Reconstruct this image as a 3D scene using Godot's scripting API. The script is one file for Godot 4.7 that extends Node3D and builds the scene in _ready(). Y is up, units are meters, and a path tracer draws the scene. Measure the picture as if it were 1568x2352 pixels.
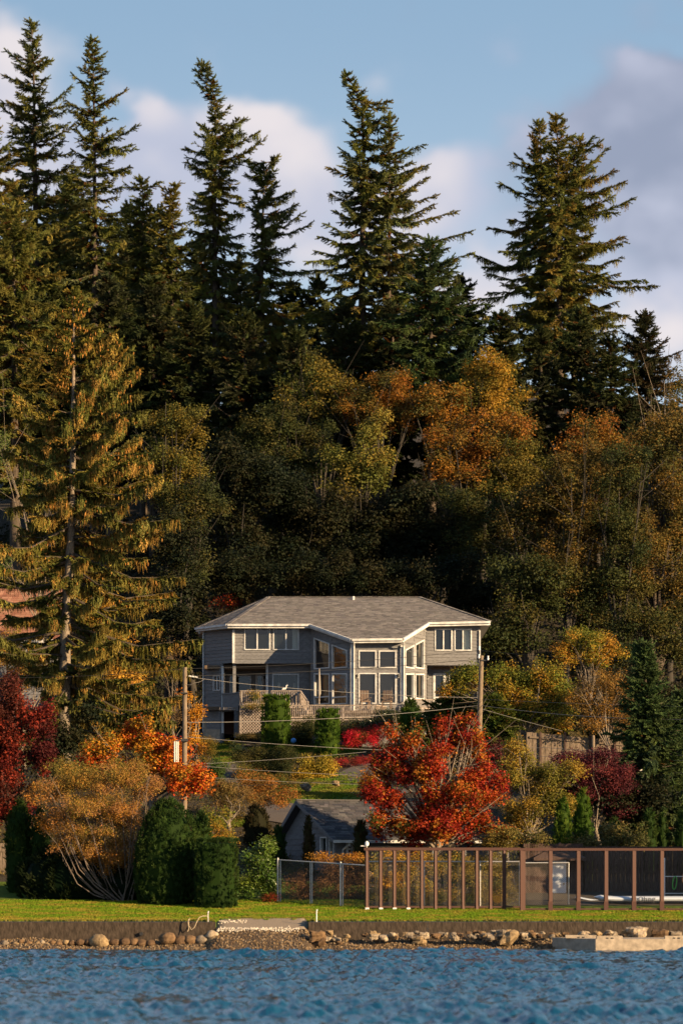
extends Node3D
# A grey two-storey house above a lake shore in autumn, tall firs behind.
# Units are metres, y up, the camera looks along -z from over the water.

const F := 6669.0      # focal length in units of a 1568 x 2352 picture
const CX := 784.0
const HY := 1982.0     # row of the horizon
const CH := 3.2        # eye height above the water
const SUN := Vector3(0.811, 0.292, 0.507)

var rng := RandomNumberGenerator.new()
var fine := FastNoiseLite.new()
var M := {}
var used := {}
var leafs := {}
var unit_box := BoxMesh.new()

# ------------------------------------------------------------------ geometry
class Geo:
	var v := PackedVector3Array()
	var n := PackedVector3Array()
	var c := PackedColorArray()
	var col := Color.WHITE

	func tri(a: Vector3, b: Vector3, d: Vector3) -> void:   # counter-clockwise seen from outside
		var m := (b - a).cross(d - a).normalized()
		v.append(a); v.append(d); v.append(b)
		n.append(m); n.append(m); n.append(m)
		c.append(col); c.append(col); c.append(col)

	func tri_n(a: Vector3, b: Vector3, d: Vector3, na: Vector3, nb: Vector3, nd: Vector3) -> void:
		v.append(a); v.append(d); v.append(b)
		n.append(na); n.append(nd); n.append(nb)
		c.append(col); c.append(col); c.append(col)

	func quad(a: Vector3, b: Vector3, d: Vector3, e: Vector3) -> void:
		tri(a, b, d)
		tri(a, d, e)

	func hexa(p: Array) -> void:    # 0-3 bottom (ccw from above), 4-7 top
		quad(p[3], p[2], p[1], p[0])
		quad(p[4], p[5], p[6], p[7])
		for i in 4:
			var j := (i + 1) % 4
			quad(p[i], p[j], p[j + 4], p[i + 4])

	func box(t: Transform3D, s: Vector3) -> void:
		var h := s / 2.0
		hexa([t * Vector3(-h.x, -h.y, h.z), t * Vector3(h.x, -h.y, h.z), t * Vector3(h.x, -h.y, -h.z), t * Vector3(-h.x, -h.y, -h.z),
			t * Vector3(-h.x, h.y, h.z), t * Vector3(h.x, h.y, h.z), t * Vector3(h.x, h.y, -h.z), t * Vector3(-h.x, h.y, -h.z)])

	func bar(a: Vector3, b: Vector3, w: float, h: float, up := Vector3.UP) -> void:
		var z := (b - a).normalized()
		var x := up.cross(z).normalized()
		var y := z.cross(x)
		box(Transform3D(Basis(x, y, z), (a + b) / 2.0), Vector3(w, h, a.distance_to(b)))

	func tube(pts: Array, radii: Array, sides := 6) -> void:
		var rings := []
		var x := Vector3.RIGHT
		for i in pts.size():
			var dir: Vector3 = ((pts[mini(i + 1, pts.size() - 1)] as Vector3) - (pts[maxi(i - 1, 0)] as Vector3)).normalized()
			if i == 0:
				x = dir.cross(Vector3(0.31, 0.2, 0.93)).normalized()
			x = (x - dir * x.dot(dir)).normalized()
			var y := dir.cross(x)
			var ring := []
			for k in sides:
				var a := TAU * k / sides
				ring.append([(x * cos(a) + y * sin(a)), pts[i] + (x * cos(a) + y * sin(a)) * radii[i]])
			rings.append(ring)
		for i in rings.size() - 1:
			for k in sides:
				var p: Array = rings[i][k]
				var q: Array = rings[i][(k + 1) % sides]
				var r: Array = rings[i + 1][(k + 1) % sides]
				var s: Array = rings[i + 1][k]
				tri_n(p[1], q[1], r[1], p[0], q[0], r[0])
				tri_n(p[1], r[1], s[1], p[0], r[0], s[0])
		for e in [0, rings.size() - 1]:
			for k in range(1, sides - 1):
				if e == 0:
					tri(rings[e][0][1], rings[e][k + 1][1], rings[e][k][1])
				else:
					tri(rings[e][0][1], rings[e][k][1], rings[e][k + 1][1])

	func blade(a: Vector3, dir: Vector3, side: Vector3, len: float, w: float) -> void:   # a narrow kite
		var m := a + dir * len * 0.45
		var e := a + dir * len
		tri(a, m + side * w, e)
		tri(a, e, m - side * w)

	func mesh() -> ArrayMesh:
		var arr := []
		arr.resize(Mesh.ARRAY_MAX)
		arr[Mesh.ARRAY_VERTEX] = v
		arr[Mesh.ARRAY_NORMAL] = n
		arr[Mesh.ARRAY_COLOR] = c
		var m := ArrayMesh.new()
		m.add_surface_from_arrays(Mesh.PRIMITIVE_TRIANGLES, arr)
		return m

# ------------------------------------------------------------------ places
func P(px: float, py: float, d: float) -> Vector3:
	return Vector3((px - CX) / F * d, CH + (HY - py) / F * d, -d)

func X(px: float, d: float) -> float:
	return (px - CX) / F * d

func Y(py: float, d: float) -> float:
	return CH + (HY - py) / F * d

const PROFILE := [[100.0, 0.9], [110.0, 0.93], [112.0, 1.02], [116.0, 1.42], [122.0, 2.0], [128.0, 3.1], [134.0, 4.9], [140.0, 6.5], [150.0, 8.0], [160.0, 9.35],
	[168.0, 10.3], [180.0, 12.0], [190.0, 15.0], [200.0, 19.0], [220.0, 27.0], [240.0, 34.0], [300.0, 50.0], [460.0, 72.0]]

func G(x: float, d: float) -> float:
	var y := 72.0
	for i in PROFILE.size() - 1:
		if d <= PROFILE[i + 1][0]:
			var t: float = clampf((d - PROFILE[i][0]) / (PROFILE[i + 1][0] - PROFILE[i][0]), 0.0, 1.0)
			y = lerpf(PROFILE[i][1], PROFILE[i + 1][1], t)
			break
	var far := smoothstep(124.0, 150.0, d)
	return y + far * (0.12 * sin(x * 0.41 + d * 0.13) + 0.1 * sin(x * 0.23 - d * 0.31)) + smoothstep(170.0, 220.0, d) * 2.0 * sin(x * 0.06 + 0.5)

func on_ground(px: float, d: float) -> Vector3:
	var x := X(px, d)
	return Vector3(x, G(x, d), -d)

func seen_ground(px: float, py: float) -> Vector3:    # where the sight line through a picture point meets the ground
	var d := 108.0
	while d < 300.0 and Y(py, d) > G(X(px, d), d):
		d += 2.0
	var near := d - 2.0
	for i in 6:
		var m := (near + d) / 2.0
		if Y(py, m) > G(X(px, m), m):
			near = m
		else:
			d = m
	return on_ground(px, d)

# ------------------------------------------------------------------ nodes
func numbered(called: String) -> String:
	var k: int = used.get(called, 0)
	used[called] = k + 1
	return called if k == 0 else "%s_%03d" % [called, k]

func thing(called: String, label: String, category: String, at := Vector3.ZERO, turn := 0.0, group := "") -> Node3D:
	var o := Node3D.new()
	o.name = numbered(called)
	add_child(o)
	o.position = at
	o.rotation.y = turn
	tag(o, label, category, group)
	return o

func tag(o: Node3D, label: String, category: String, group := "") -> void:
	o.set_meta("label", label)
	o.set_meta("category", category)
	if group:
		o.set_meta("group", group)

func part(parent: Node3D, called: String, m: Mesh, mat: Material, t := Transform3D()) -> MeshInstance3D:
	var o := MeshInstance3D.new()
	o.name = called
	o.mesh = m
	o.material_override = mat
	o.transform = t
	parent.add_child(o, true)
	return o

func block(parent: Node3D, called: String, mat: Material, centre: Vector3, size: Vector3, basis := Basis()) -> MeshInstance3D:
	return part(parent, called, unit_box, mat, Transform3D(basis * Basis.from_scale(size), centre))

func beam(parent: Node3D, called: String, mat: Material, a: Vector3, b: Vector3, w: float, h: float) -> MeshInstance3D:
	var z := (b - a).normalized()
	var up := Vector3.UP if absf(z.y) < 0.95 else Vector3.BACK
	var x := up.cross(z).normalized()
	return part(parent, called, unit_box, mat, Transform3D(Basis(x * w, z.cross(x) * h, z * a.distance_to(b)), (a + b) / 2.0))

func struct(called: String, m: Mesh, mat: Material) -> MeshInstance3D:
	var o := part(self, numbered(called), m, mat)
	o.set_meta("kind", "structure")
	return o

func swarm(parent: Node3D, called: String, m: Mesh, mat: Material, at: Array, tint: PackedColorArray) -> MultiMeshInstance3D:
	var mm := MultiMesh.new()
	mm.transform_format = MultiMesh.TRANSFORM_3D
	mm.use_colors = true
	mm.mesh = m
	mm.instance_count = at.size()
	for i in at.size():
		mm.set_instance_transform(i, at[i])
		mm.set_instance_color(i, tint[i])
	var o := MultiMeshInstance3D.new()
	o.name = called
	o.multimesh = mm
	o.material_override = mat
	parent.add_child(o, true)
	o.set_meta("kind", "stuff")
	return o

# ------------------------------------------------------------------ materials
func noise_tex(freq: float, octaves: int, lo: Color, hi: Color, seed_: int, size := 512) -> NoiseTexture2D:
	var f := FastNoiseLite.new()
	f.noise_type = FastNoiseLite.TYPE_SIMPLEX_SMOOTH
	f.frequency = freq
	f.fractal_octaves = octaves
	f.seed = seed_
	var t := NoiseTexture2D.new()
	t.width = size
	t.height = size
	t.seamless = true
	t.noise = f
	var g := Gradient.new()
	g.set_color(0, lo)
	g.set_color(1, hi)
	t.color_ramp = g
	return t

func lin(r: float, g: float, b: float) -> Color:      # a linear base colour for a material
	return Color(r, g, b).linear_to_srgb()

func mat(called: String, c: Color, rough := 0.8, spec := 0.4, metal := 0.0) -> StandardMaterial3D:
	var m := StandardMaterial3D.new()
	m.resource_name = called
	m.albedo_color = c
	m.roughness = rough
	m.metallic_specular = spec
	m.metallic = metal
	M[called] = m
	return m

func grained(m: StandardMaterial3D, tex: Texture2D, scale: Vector3, bump: Texture2D = null, depth := 0.0) -> void:
	m.albedo_texture = tex
	m.uv1_triplanar = true
	m.uv1_world_triplanar = true
	m.uv1_scale = scale
	if bump:
		m.heightmap_enabled = true
		m.heightmap_texture = bump
		m.heightmap_scale = depth

func leaf_mat(called: String, through: float, rough := 0.6, spec := 0.25) -> void:
	var m := mat(called, Color.WHITE, rough, spec)
	m.vertex_color_use_as_albedo = true
	if through > 0.0:
		m.backlight_enabled = true
		m.backlight = lin(through, through, through)

func materials() -> void:
	var soft := noise_tex(0.012, 4, Color(0.72, 0.72, 0.72), Color.WHITE, 3)
	var speck := noise_tex(0.09, 3, Color(0.6, 0.6, 0.6), Color.WHITE, 7)
	var bumpy := noise_tex(0.05, 4, Color.BLACK, Color.WHITE, 11)
	var streak := noise_tex(0.03, 4, Color(0.55, 0.53, 0.5), Color.WHITE, 19)
	leaf_mat("leaf", 0.55)
	leaf_mat("needle", 0.5, 0.7, 0.2)
	leaf_mat("gloss_leaf", 0.4, 0.35, 0.5)
	leaf_mat("twig", 0.0, 0.85)
	grained(mat("bark", lin(0.11, 0.085, 0.065), 0.9), streak, Vector3(0.9, 0.12, 0.9), bumpy, 3.0)
	mat("dark_bark", lin(0.035, 0.03, 0.025), 0.95)
	grained(mat("pale_bark", lin(0.3, 0.25, 0.2), 0.9), streak, Vector3(0.9, 0.2, 0.9), bumpy, 3.0)
	grained(mat("forest_floor", lin(0.05, 0.038, 0.022), 0.95), speck, Vector3(0.3, 0.3, 0.3), bumpy, 6.0)
	grained(mat("grass", lin(0.085, 0.125, 0.016), 0.9, 0.2), soft, Vector3(0.25, 0.25, 0.25), bumpy, 2.0)
	mat("blade", Color.WHITE, 0.7, 0.2).vertex_color_use_as_albedo = true
	M.blade.backlight_enabled = true
	M.blade.backlight = lin(0.5, 0.5, 0.5)
	grained(mat("asphalt", lin(0.12, 0.1, 0.09), 0.9), speck, Vector3(0.4, 0.4, 0.4), bumpy, 0.6)
	grained(mat("sea_wall", lin(0.068, 0.05, 0.037), 0.92), streak, Vector3(0.35, 0.16, 0.35), bumpy, 1.6)
	grained(mat("pale_concrete", lin(0.4, 0.33, 0.255), 0.88), soft, Vector3(0.5, 0.5, 0.5), bumpy, 0.5)
	grained(mat("ramp", lin(0.34, 0.27, 0.2), 0.9), speck, Vector3(0.5, 0.5, 0.5), bumpy, 1.0)
	grained(mat("beach_gravel", lin(0.11, 0.076, 0.048), 0.9), speck, Vector3(0.8, 0.8, 0.8), bumpy, 4.0)
	mat("pebble", Color.WHITE, 0.75, 0.35).vertex_color_use_as_albedo = true
	var stone := noise_tex(0.02, 5, Color(0.55, 0.5, 0.45), Color(1, 0.97, 0.92), 23)
	for k in 5:
		var c: Color = [lin(0.34, 0.265, 0.165), lin(0.13, 0.085, 0.05), lin(0.26, 0.235, 0.205), lin(0.44, 0.39, 0.32), lin(0.21, 0.14, 0.08)][k]
		grained(mat("stone%d" % k, c, 0.85), stone, Vector3(0.7, 0.7, 0.7), bumpy, 1.5)
	# house
	grained(mat("siding", lin(0.205, 0.203, 0.212), 0.75, 0.3), soft, Vector3(0.5, 2.5, 0.5))
	grained(mat("white_trim", lin(0.66, 0.66, 0.66), 0.6), soft, Vector3(0.3, 0.3, 0.3))
	mat("shingle", Color.WHITE, 0.9, 0.25).vertex_color_use_as_albedo = true
	grained(mat("deck_wood", lin(0.46, 0.39, 0.35), 0.85), streak, Vector3(0.8, 0.3, 0.8))
	mat("soffit", lin(0.45, 0.43, 0.4), 0.8)
	mat("interior", lin(0.16, 0.13, 0.1), 0.9)
	mat("interior_floor", lin(0.12, 0.08, 0.05), 0.7)
	mat("curtain", lin(0.5, 0.55, 0.5), 0.9)
	mat("dark_cloth", lin(0.02, 0.05, 0.045), 0.9)
	mat("lamp_white", lin(0.8, 0.75, 0.65), 0.5)
	mat("black_metal", lin(0.03, 0.03, 0.03), 0.5, 0.5)
	mat("wood_door", lin(0.12, 0.05, 0.025), 0.6)
	var g := mat("window_glass", Color(0.2, 0.23, 0.25, 0.25), 0.03, 0.85)
	g.transparency = BaseMaterial3D.TRANSPARENCY_ALPHA
	var g2 := mat("screen_glass", Color(0.2, 0.22, 0.2, 0.03), 0.02, 0.2)
	g2.transparency = BaseMaterial3D.TRANSPARENCY_ALPHA
	grained(mat("garage_siding", lin(0.19, 0.19, 0.205), 0.8, 0.3), soft, Vector3(0.5, 2.5, 0.5))
	mat("brown_paint", lin(0.075, 0.036, 0.028), 0.6, 0.35)
	grained(mat("fence_wood", lin(0.11, 0.068, 0.055), 0.85), streak, Vector3(1.2, 0.2, 1.2))
	grained(mat("grey_wood", lin(0.26, 0.2, 0.15), 0.85), streak, Vector3(1.2, 0.2, 1.2))
	mat("galvanised", lin(0.46, 0.44, 0.42), 0.45, 0.5, 0.6)
	mat("wire_mesh", lin(0.1, 0.085, 0.07), 0.5, 0.5, 0.2)
	mat("white_paint", lin(0.72, 0.7, 0.68), 0.55)
	mat("board_white", lin(0.42, 0.46, 0.52), 0.3, 0.5)
	mat("rope", lin(0.34, 0.27, 0.18), 0.9)
	mat("canvas", lin(0.22, 0.2, 0.18), 0.9)
	mat("teak", lin(0.16, 0.11, 0.08), 0.8)
	mat("ridge", lin(0.1, 0.095, 0.1), 0.9)
	mat("stem", lin(0.13, 0.1, 0.08), 0.9)
	grained(mat("yard", lin(0.07, 0.055, 0.04), 0.95), speck, Vector3(0.5, 0.5, 0.5))
	mat("orange_block", lin(0.5, 0.17, 0.03), 0.7)
	mat("tan_wood", lin(0.34, 0.235, 0.15), 0.85)
	mat("float_black", lin(0.02, 0.02, 0.022), 0.6)
	grained(mat("pole_wood", lin(0.27, 0.21, 0.155), 0.9), streak, Vector3(2.0, 0.15, 2.0))
	mat("cable", lin(0.17, 0.16, 0.15), 0.5, 0.5)
	mat("dark_cable", lin(0.02, 0.02, 0.02), 0.6, 0.3)
	mat("porcelain", lin(0.7, 0.68, 0.65), 0.3, 0.5)
	mat("red_roof", Color.WHITE, 0.9, 0.25).vertex_color_use_as_albedo = true
	mat("green_hose", lin(0.08, 0.4, 0.06), 0.5)
	mat("ball_blue", lin(0.05, 0.2, 0.5), 0.5)
	mat("ink", lin(0.03, 0.03, 0.035), 0.6)
	# water
	var w := mat("water", lin(0.002, 0.04, 0.082), 0.08, 0.8)
	w.clearcoat_enabled = true
	w.clearcoat = 0.7
	w.clearcoat_roughness = 0.08
	w.uv1_triplanar = true
	w.uv1_world_triplanar = true
	w.uv1_scale = Vector3(0.55, 0.55, 0.4)
	w.heightmap_enabled = true
	w.heightmap_texture = noise_tex(0.02, 4, Color.BLACK, Color.WHITE, 41)
	w.heightmap_scale = 3.0

# ------------------------------------------------------------------ sky
var cloud_noise := FastNoiseLite.new()
# picture x, y, half width, half height, weight, tone (0 slate, 1 bright)
const CLOUDS := [[20.0, 150.0, 70.0, 90.0, 1.1, 0.95], [-60.0, 240.0, 160.0, 180.0, 1.1, 0.8], [20.0, 330.0, 120.0, 120.0, 0.9, 0.75], [350.0, 272.0, 60.0, 36.0, 1.0, 0.95], [330.0, 340.0, 170.0, 95.0, 0.95, 0.45], [300.0, 460.0, 240.0, 130.0, 0.9, 0.55],
	[560.0, 300.0, 90.0, 60.0, 1.1, 0.95], [640.0, 330.0, 95.0, 75.0, 1.2, 1.0], [690.0, 400.0, 70.0, 80.0, 1.0, 0.9], [560.0, 400.0, 180.0, 100.0, 1.0, 0.55], [700.0, 540.0, 230.0, 130.0, 0.9, 0.7],
	[1010.0, 380.0, 75.0, 85.0, 1.1, 0.85], [960.0, 500.0, 140.0, 120.0, 0.9, 0.75], [1180.0, 420.0, 130.0, 160.0, 0.75, 0.35], [1110.0, 680.0, 140.0, 90.0, 0.9, 0.8], [1500.0, 160.0, 75.0, 40.0, 1.0, 0.55],
	[1530.0, 260.0, 150.0, 130.0, 1.3, 0.12], [1440.0, 360.0, 170.0, 120.0, 1.1, 0.15], [1540.0, 430.0, 210.0, 150.0, 1.2, 0.2], [1500.0, 600.0, 200.0, 110.0, 0.95, 0.5], [1540.0, 780.0, 160.0, 120.0, 0.95, 0.85], [1700.0, 300.0, 200.0, 260.0, 1.2, 0.2], [-200.0, 300.0, 200.0, 200.0, 1.0, 0.6]]

func sky_colour(dir: Vector3) -> Color:
	if dir.y <= 0.0:
		return Color(0.1, 0.12, 0.14)
	var el := rad_to_deg(asin(dir.y))
	var low := Color(0.53, 0.67, 0.80)
	var mid := Color(0.275, 0.425, 0.60)
	var top := Color(0.075, 0.17, 0.36)
	var c := low.lerp(mid, smoothstep(7.0, 17.5, el)).lerp(top, smoothstep(17.0, 75.0, el))
	var t := 0.0
	var tone := 0.0
	var inside := 0.0
	var n := cloud_noise.get_noise_3d(dir.x * 900.0, dir.y * 1400.0, dir.z * 900.0)
	if dir.z < -0.1:
		var px := CX + dir.x / -dir.z * F
		var py := HY - dir.y / -dir.z * F
		inside = smoothstep(2100.0, 1200.0, absf(px - CX)) * smoothstep(-900.0, -200.0, py)
		if inside > 0.0:
			var sum := 0.0
			for b in CLOUDS:
				var dx: float = (px + n * 55.0 - b[0]) / b[2]
				var dy: float = (py + n * 45.0 - b[1]) / b[3]
				var w: float = exp(-(dx * dx + dy * dy) * 1.1) * b[4]
				sum += w
				tone += w * b[5]
			tone /= maxf(sum, 0.001)
			t = smoothstep(0.08, 1.15, sum + n * 0.62) * inside
	if inside < 1.0:
		var m := cloud_noise.get_noise_3d(dir.x * 220.0 + 300.0, dir.y * 520.0, dir.z * 220.0)
		var g := smoothstep(0.02, 0.4, m + 0.1 - absf(el - 9.0) * 0.012) * (1.0 - inside)
		tone = lerpf(clampf(0.55 + m + n * 0.4, 0.1, 1.0), tone, inside)
		t = maxf(t, g * 0.9)
	tone = clampf(tone + n * 0.25, 0.0, 1.0)
	var slate := Color(0.30, 0.335, 0.455)
	var grey := Color(0.53, 0.55, 0.68)
	var pale := Color(0.86, 0.78, 0.785)
	var k := slate.lerp(grey, smoothstep(0.1, 0.55, tone)).lerp(pale, smoothstep(0.5, 1.0, tone))
	return c.lerp(k, t * 0.88)

func make_sky() -> Sky:
	cloud_noise.noise_type = FastNoiseLite.TYPE_SIMPLEX_SMOOTH
	cloud_noise.frequency = 0.03
	cloud_noise.fractal_octaves = 5
	cloud_noise.seed = 5
	var W := 4096
	var H := 2048
	var small := Image.create(512, 256, false, Image.FORMAT_RGBF)
	for j in 256:
		for i in 512:
			small.set_pixel(i, j, sky_colour(sky_dir((i + 0.5) / 512.0, (j + 0.5) / 256.0)))
	small.resize(W, H, Image.INTERPOLATE_BILINEAR)
	for j in range(int(H * 0.5 - 230), int(H * 0.5 + 1)):
		for i in range(-140, 140):
			small.set_pixel(posmod(i, W), j, sky_colour(sky_dir((i + 0.5) / W, (j + 0.5) / H)))
	var pm := PanoramaSkyMaterial.new()
	pm.panorama = ImageTexture.create_from_image(small)
	var s := Sky.new()
	s.sky_material = pm
	return s

func sky_dir(u: float, v: float) -> Vector3:
	var az := u * TAU
	var el := (0.5 - v) * PI
	return Vector3(sin(az) * cos(el), sin(el), -cos(az) * cos(el))

# ------------------------------------------------------------------ foliage pieces
func ball() -> Vector3:
	var z := rng.randf_range(-1.0, 1.0)
	var a := rng.randf() * TAU
	var r := sqrt(1.0 - z * z)
	return Vector3(r * cos(a), z, r * sin(a))

func leaf_clump(called: String, n: int, size: float, long: float) -> ArrayMesh:     # leaves through a ball of radius 1
	if leafs.has(called):
		return leafs[called]
	rng.seed = hash(called)
	var g := Geo.new()
	for i in n:
		var p := ball() * pow(rng.randf(), 0.45)
		var s := rng.randf_range(0.8, 1.25)
		g.col = Color(s, s * rng.randf_range(0.9, 1.08), s)
		var dir := (ball() + p * 0.7 + Vector3(0, -0.25, 0)).normalized()
		var up := (ball() * 0.5 + Vector3.UP * 0.45 + p * 1.0).normalized()
		var side := dir.cross(up).normalized()
		up = side.cross(dir)
		var l := size * rng.randf_range(0.75, 1.25)
		var w := l * long * 0.5
		var mid := p + dir * l * 0.5
		var lift := up * w * 0.35
		g.tri(p, mid + side * w + lift, p + dir * l)
		g.tri(p, p + dir * l, mid - side * w + lift)
	leafs[called] = g.mesh()
	return leafs[called]

func lobed_clump(called: String, n: int, size: float) -> ArrayMesh:     # maple-like leaves: three points each
	if leafs.has(called):
		return leafs[called]
	rng.seed = hash(called)
	var g := Geo.new()
	for i in n:
		var p := ball() * pow(rng.randf(), 0.45)
		var s := rng.randf_range(0.75, 1.3)
		g.col = Color(s, s * rng.randf_range(0.85, 1.1), s)
		var dir := (ball() + p * 0.6 + Vector3(0, -0.5, 0)).normalized()
		var up := (ball() * 0.6 + Vector3.UP * 0.4 + p * 0.9).normalized()
		var side := dir.cross(up).normalized()
		up = side.cross(dir)
		var l := size * rng.randf_range(0.75, 1.25)
		g.tri(p - dir * l * 0.1, p + side * l * 0.22 + dir * l * 0.3, p + dir * l)
		g.tri(p - dir * l * 0.1, p + dir * l, p - side * l * 0.22 + dir * l * 0.3)
		g.tri(p, p + side * l * 0.62 + dir * l * 0.55 + up * l * 0.15, p + side * l * 0.1 + dir * l * 0.5)
		g.tri(p, p - side * l * 0.1 + dir * l * 0.5, p - side * l * 0.62 + dir * l * 0.55 + up * l * 0.15)
	leafs[called] = g.mesh()
	return leafs[called]

func fir_spray() -> ArrayMesh:      # one branchlet of length 1 along +z with side twigs
	if leafs.has("fir"):
		return leafs.fir
	rng.seed = 77
	var g := Geo.new()
	for i in 13:
		var s := 0.04 + 0.07 * i
		for side in [-1.0, 1.0]:
			var d := Vector3(side * rng.randf_range(0.45, 0.9), rng.randf_range(-0.5, 0.45), rng.randf_range(0.5, 0.95)).normalized()
			var l := (0.4 - 0.2 * s) * rng.randf_range(0.65, 1.2)
			var k := rng.randf_range(0.75, 1.25)
			g.col = Color(k, k, k)
			var a := Vector3(0, 0, s)
			g.blade(a, d, d.cross(Vector3(0.2, 1, 0.1)).normalized(), l, 0.06)
			g.blade(a, d, Vector3(0, 1, 0.2).normalized(), l, 0.05)
	g.blade(Vector3(0, 0, 0.0), Vector3.BACK, Vector3.RIGHT, 1.1, 0.08)
	g.blade(Vector3(0, 0, 0.0), Vector3.BACK, Vector3.UP, 1.1, 0.07)
	leafs.fir = g.mesh()
	return leafs.fir

func hang_spray() -> ArrayMesh:     # drooping strands under a limb, length about 1, hanging along -y
	if leafs.has("hang"):
		return leafs.hang
	rng.seed = 78
	var g := Geo.new()
	for i in 15:
		var a := Vector3(rng.randf_range(-0.28, 0.28), rng.randf_range(-0.05, 0.08), rng.randf_range(-0.28, 0.28))
		var d := Vector3(rng.randf_range(-0.22, 0.22), -1.0, rng.randf_range(-0.22, 0.22)).normalized()
		var l := rng.randf_range(0.45, 1.1)
		var k := rng.randf_range(0.7, 1.3)
		g.col = Color(k, k, k)
		var t := rng.randf() * TAU
		g.blade(a, d, Vector3(cos(t), 0, sin(t)), l, 0.028)
		g.blade(a, d, Vector3(-sin(t), 0, cos(t)), l, 0.026)
		for j in 3:
			var e := a + d * l * rng.randf_range(0.1, 0.8)
			var o := Vector3(rng.randf_range(-1, 1), -0.9, rng.randf_range(-1, 1)).normalized()
			g.blade(e, o, o.cross(Vector3(0.3, 0.2, 0.9)).normalized(), 0.22, 0.03)
	leafs.hang = g.mesh()
	return leafs.hang

func cone_piece() -> ArrayMesh:     # one hanging cone, length 1
	if leafs.has("cone"):
		return leafs.cone
	var g := Geo.new()
	g.tube([Vector3(0, 0, 0), Vector3(0, -0.25, 0), Vector3(0, -0.7, 0), Vector3(0, -1, 0)], [0.06, 0.17, 0.15, 0.03], 6)
	leafs.cone = g.mesh()
	return leafs.cone

func plume() -> ArrayMesh:          # a flat upright fan of scale foliage, height 1
	if leafs.has("plume"):
		return leafs.plume
	rng.seed = 79
	var g := Geo.new()
	for i in 13:
		var t := rng.randf_range(-0.75, 0.75)
		var d := Vector3(sin(t), cos(t), rng.randf_range(-0.3, 0.3)).normalized()
		var a := Vector3(sin(t) * 0.1, rng.randf_range(-0.2, 0.35), rng.randf_range(-0.1, 0.1))
		var k := rng.randf_range(0.7, 1.3)
		g.col = Color(k, k, k)
		var l := rng.randf_range(0.45, 0.75)
		g.blade(a, d, d.cross(Vector3.BACK).normalized(), l, 0.07)
		g.blade(a, d, Vector3(rng.randf_range(-0.3, 0.3), 0, 1).normalized(), l, 0.05)
	leafs.plume = g.mesh()
	return leafs.plume

func grass_tuft() -> ArrayMesh:
	if leafs.has("tuft"):
		return leafs.tuft
	rng.seed = 80
	var g := Geo.new()
	for i in 9:
		var a := Vector3(rng.randf_range(-0.7, 0.7), 0, rng.randf_range(-0.7, 0.7))
		var d := Vector3(rng.randf_range(-0.5, 0.5), 1, rng.randf_range(-0.5, 0.5)).normalized()
		var k := rng.randf_range(0.75, 1.25)
		g.col = Color(k, k, k)
		g.blade(a, d, Vector3(cos(i), 0, sin(i)), rng.randf_range(0.5, 1.0), 0.12)
	leafs.tuft = g.mesh()
	return leafs.tuft

func any_basis(s: float) -> Basis:
	return Basis(ball(), rng.randf() * TAU).scaled(Vector3(s, s, s))

func leaf_basis(s: float) -> Basis:     # turned about the upright, slightly tilted
	return (Basis(Vector3(rng.randf_range(-1, 1), 0, rng.randf_range(-1, 1)).normalized(), rng.randf_range(-0.5, 0.5)) * Basis(Vector3.UP, rng.randf() * TAU)).scaled(Vector3(s, s * 0.85, s))

func facing(dir: Vector3, up: Vector3, s: float) -> Basis:     # z along dir
	var x := up.cross(dir).normalized()
	return Basis(x * s, dir.cross(x) * s, dir * s)

func shade(c: Color, k: float) -> Color:
	return Color(c.r * k, c.g * k, c.b * k)

func pick(cols: Array, p: Vector3, freq: float, jitter: float) -> Color:    # colours in drifts, as leaves turn
	var u := (fine.get_noise_3d(p.x * freq + 40.0, p.y * freq, p.z * freq) * 0.9 + 0.5 + rng.randf_range(-jitter, jitter)) * cols.size()
	var i := clampi(int(floor(u)), 0, cols.size() - 1)
	var c: Color = cols[i]
	var k := rng.randf_range(0.8, 1.2)
	return Color(c.r * k, c.g * k * rng.randf_range(0.92, 1.08), c.b * k)

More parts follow.
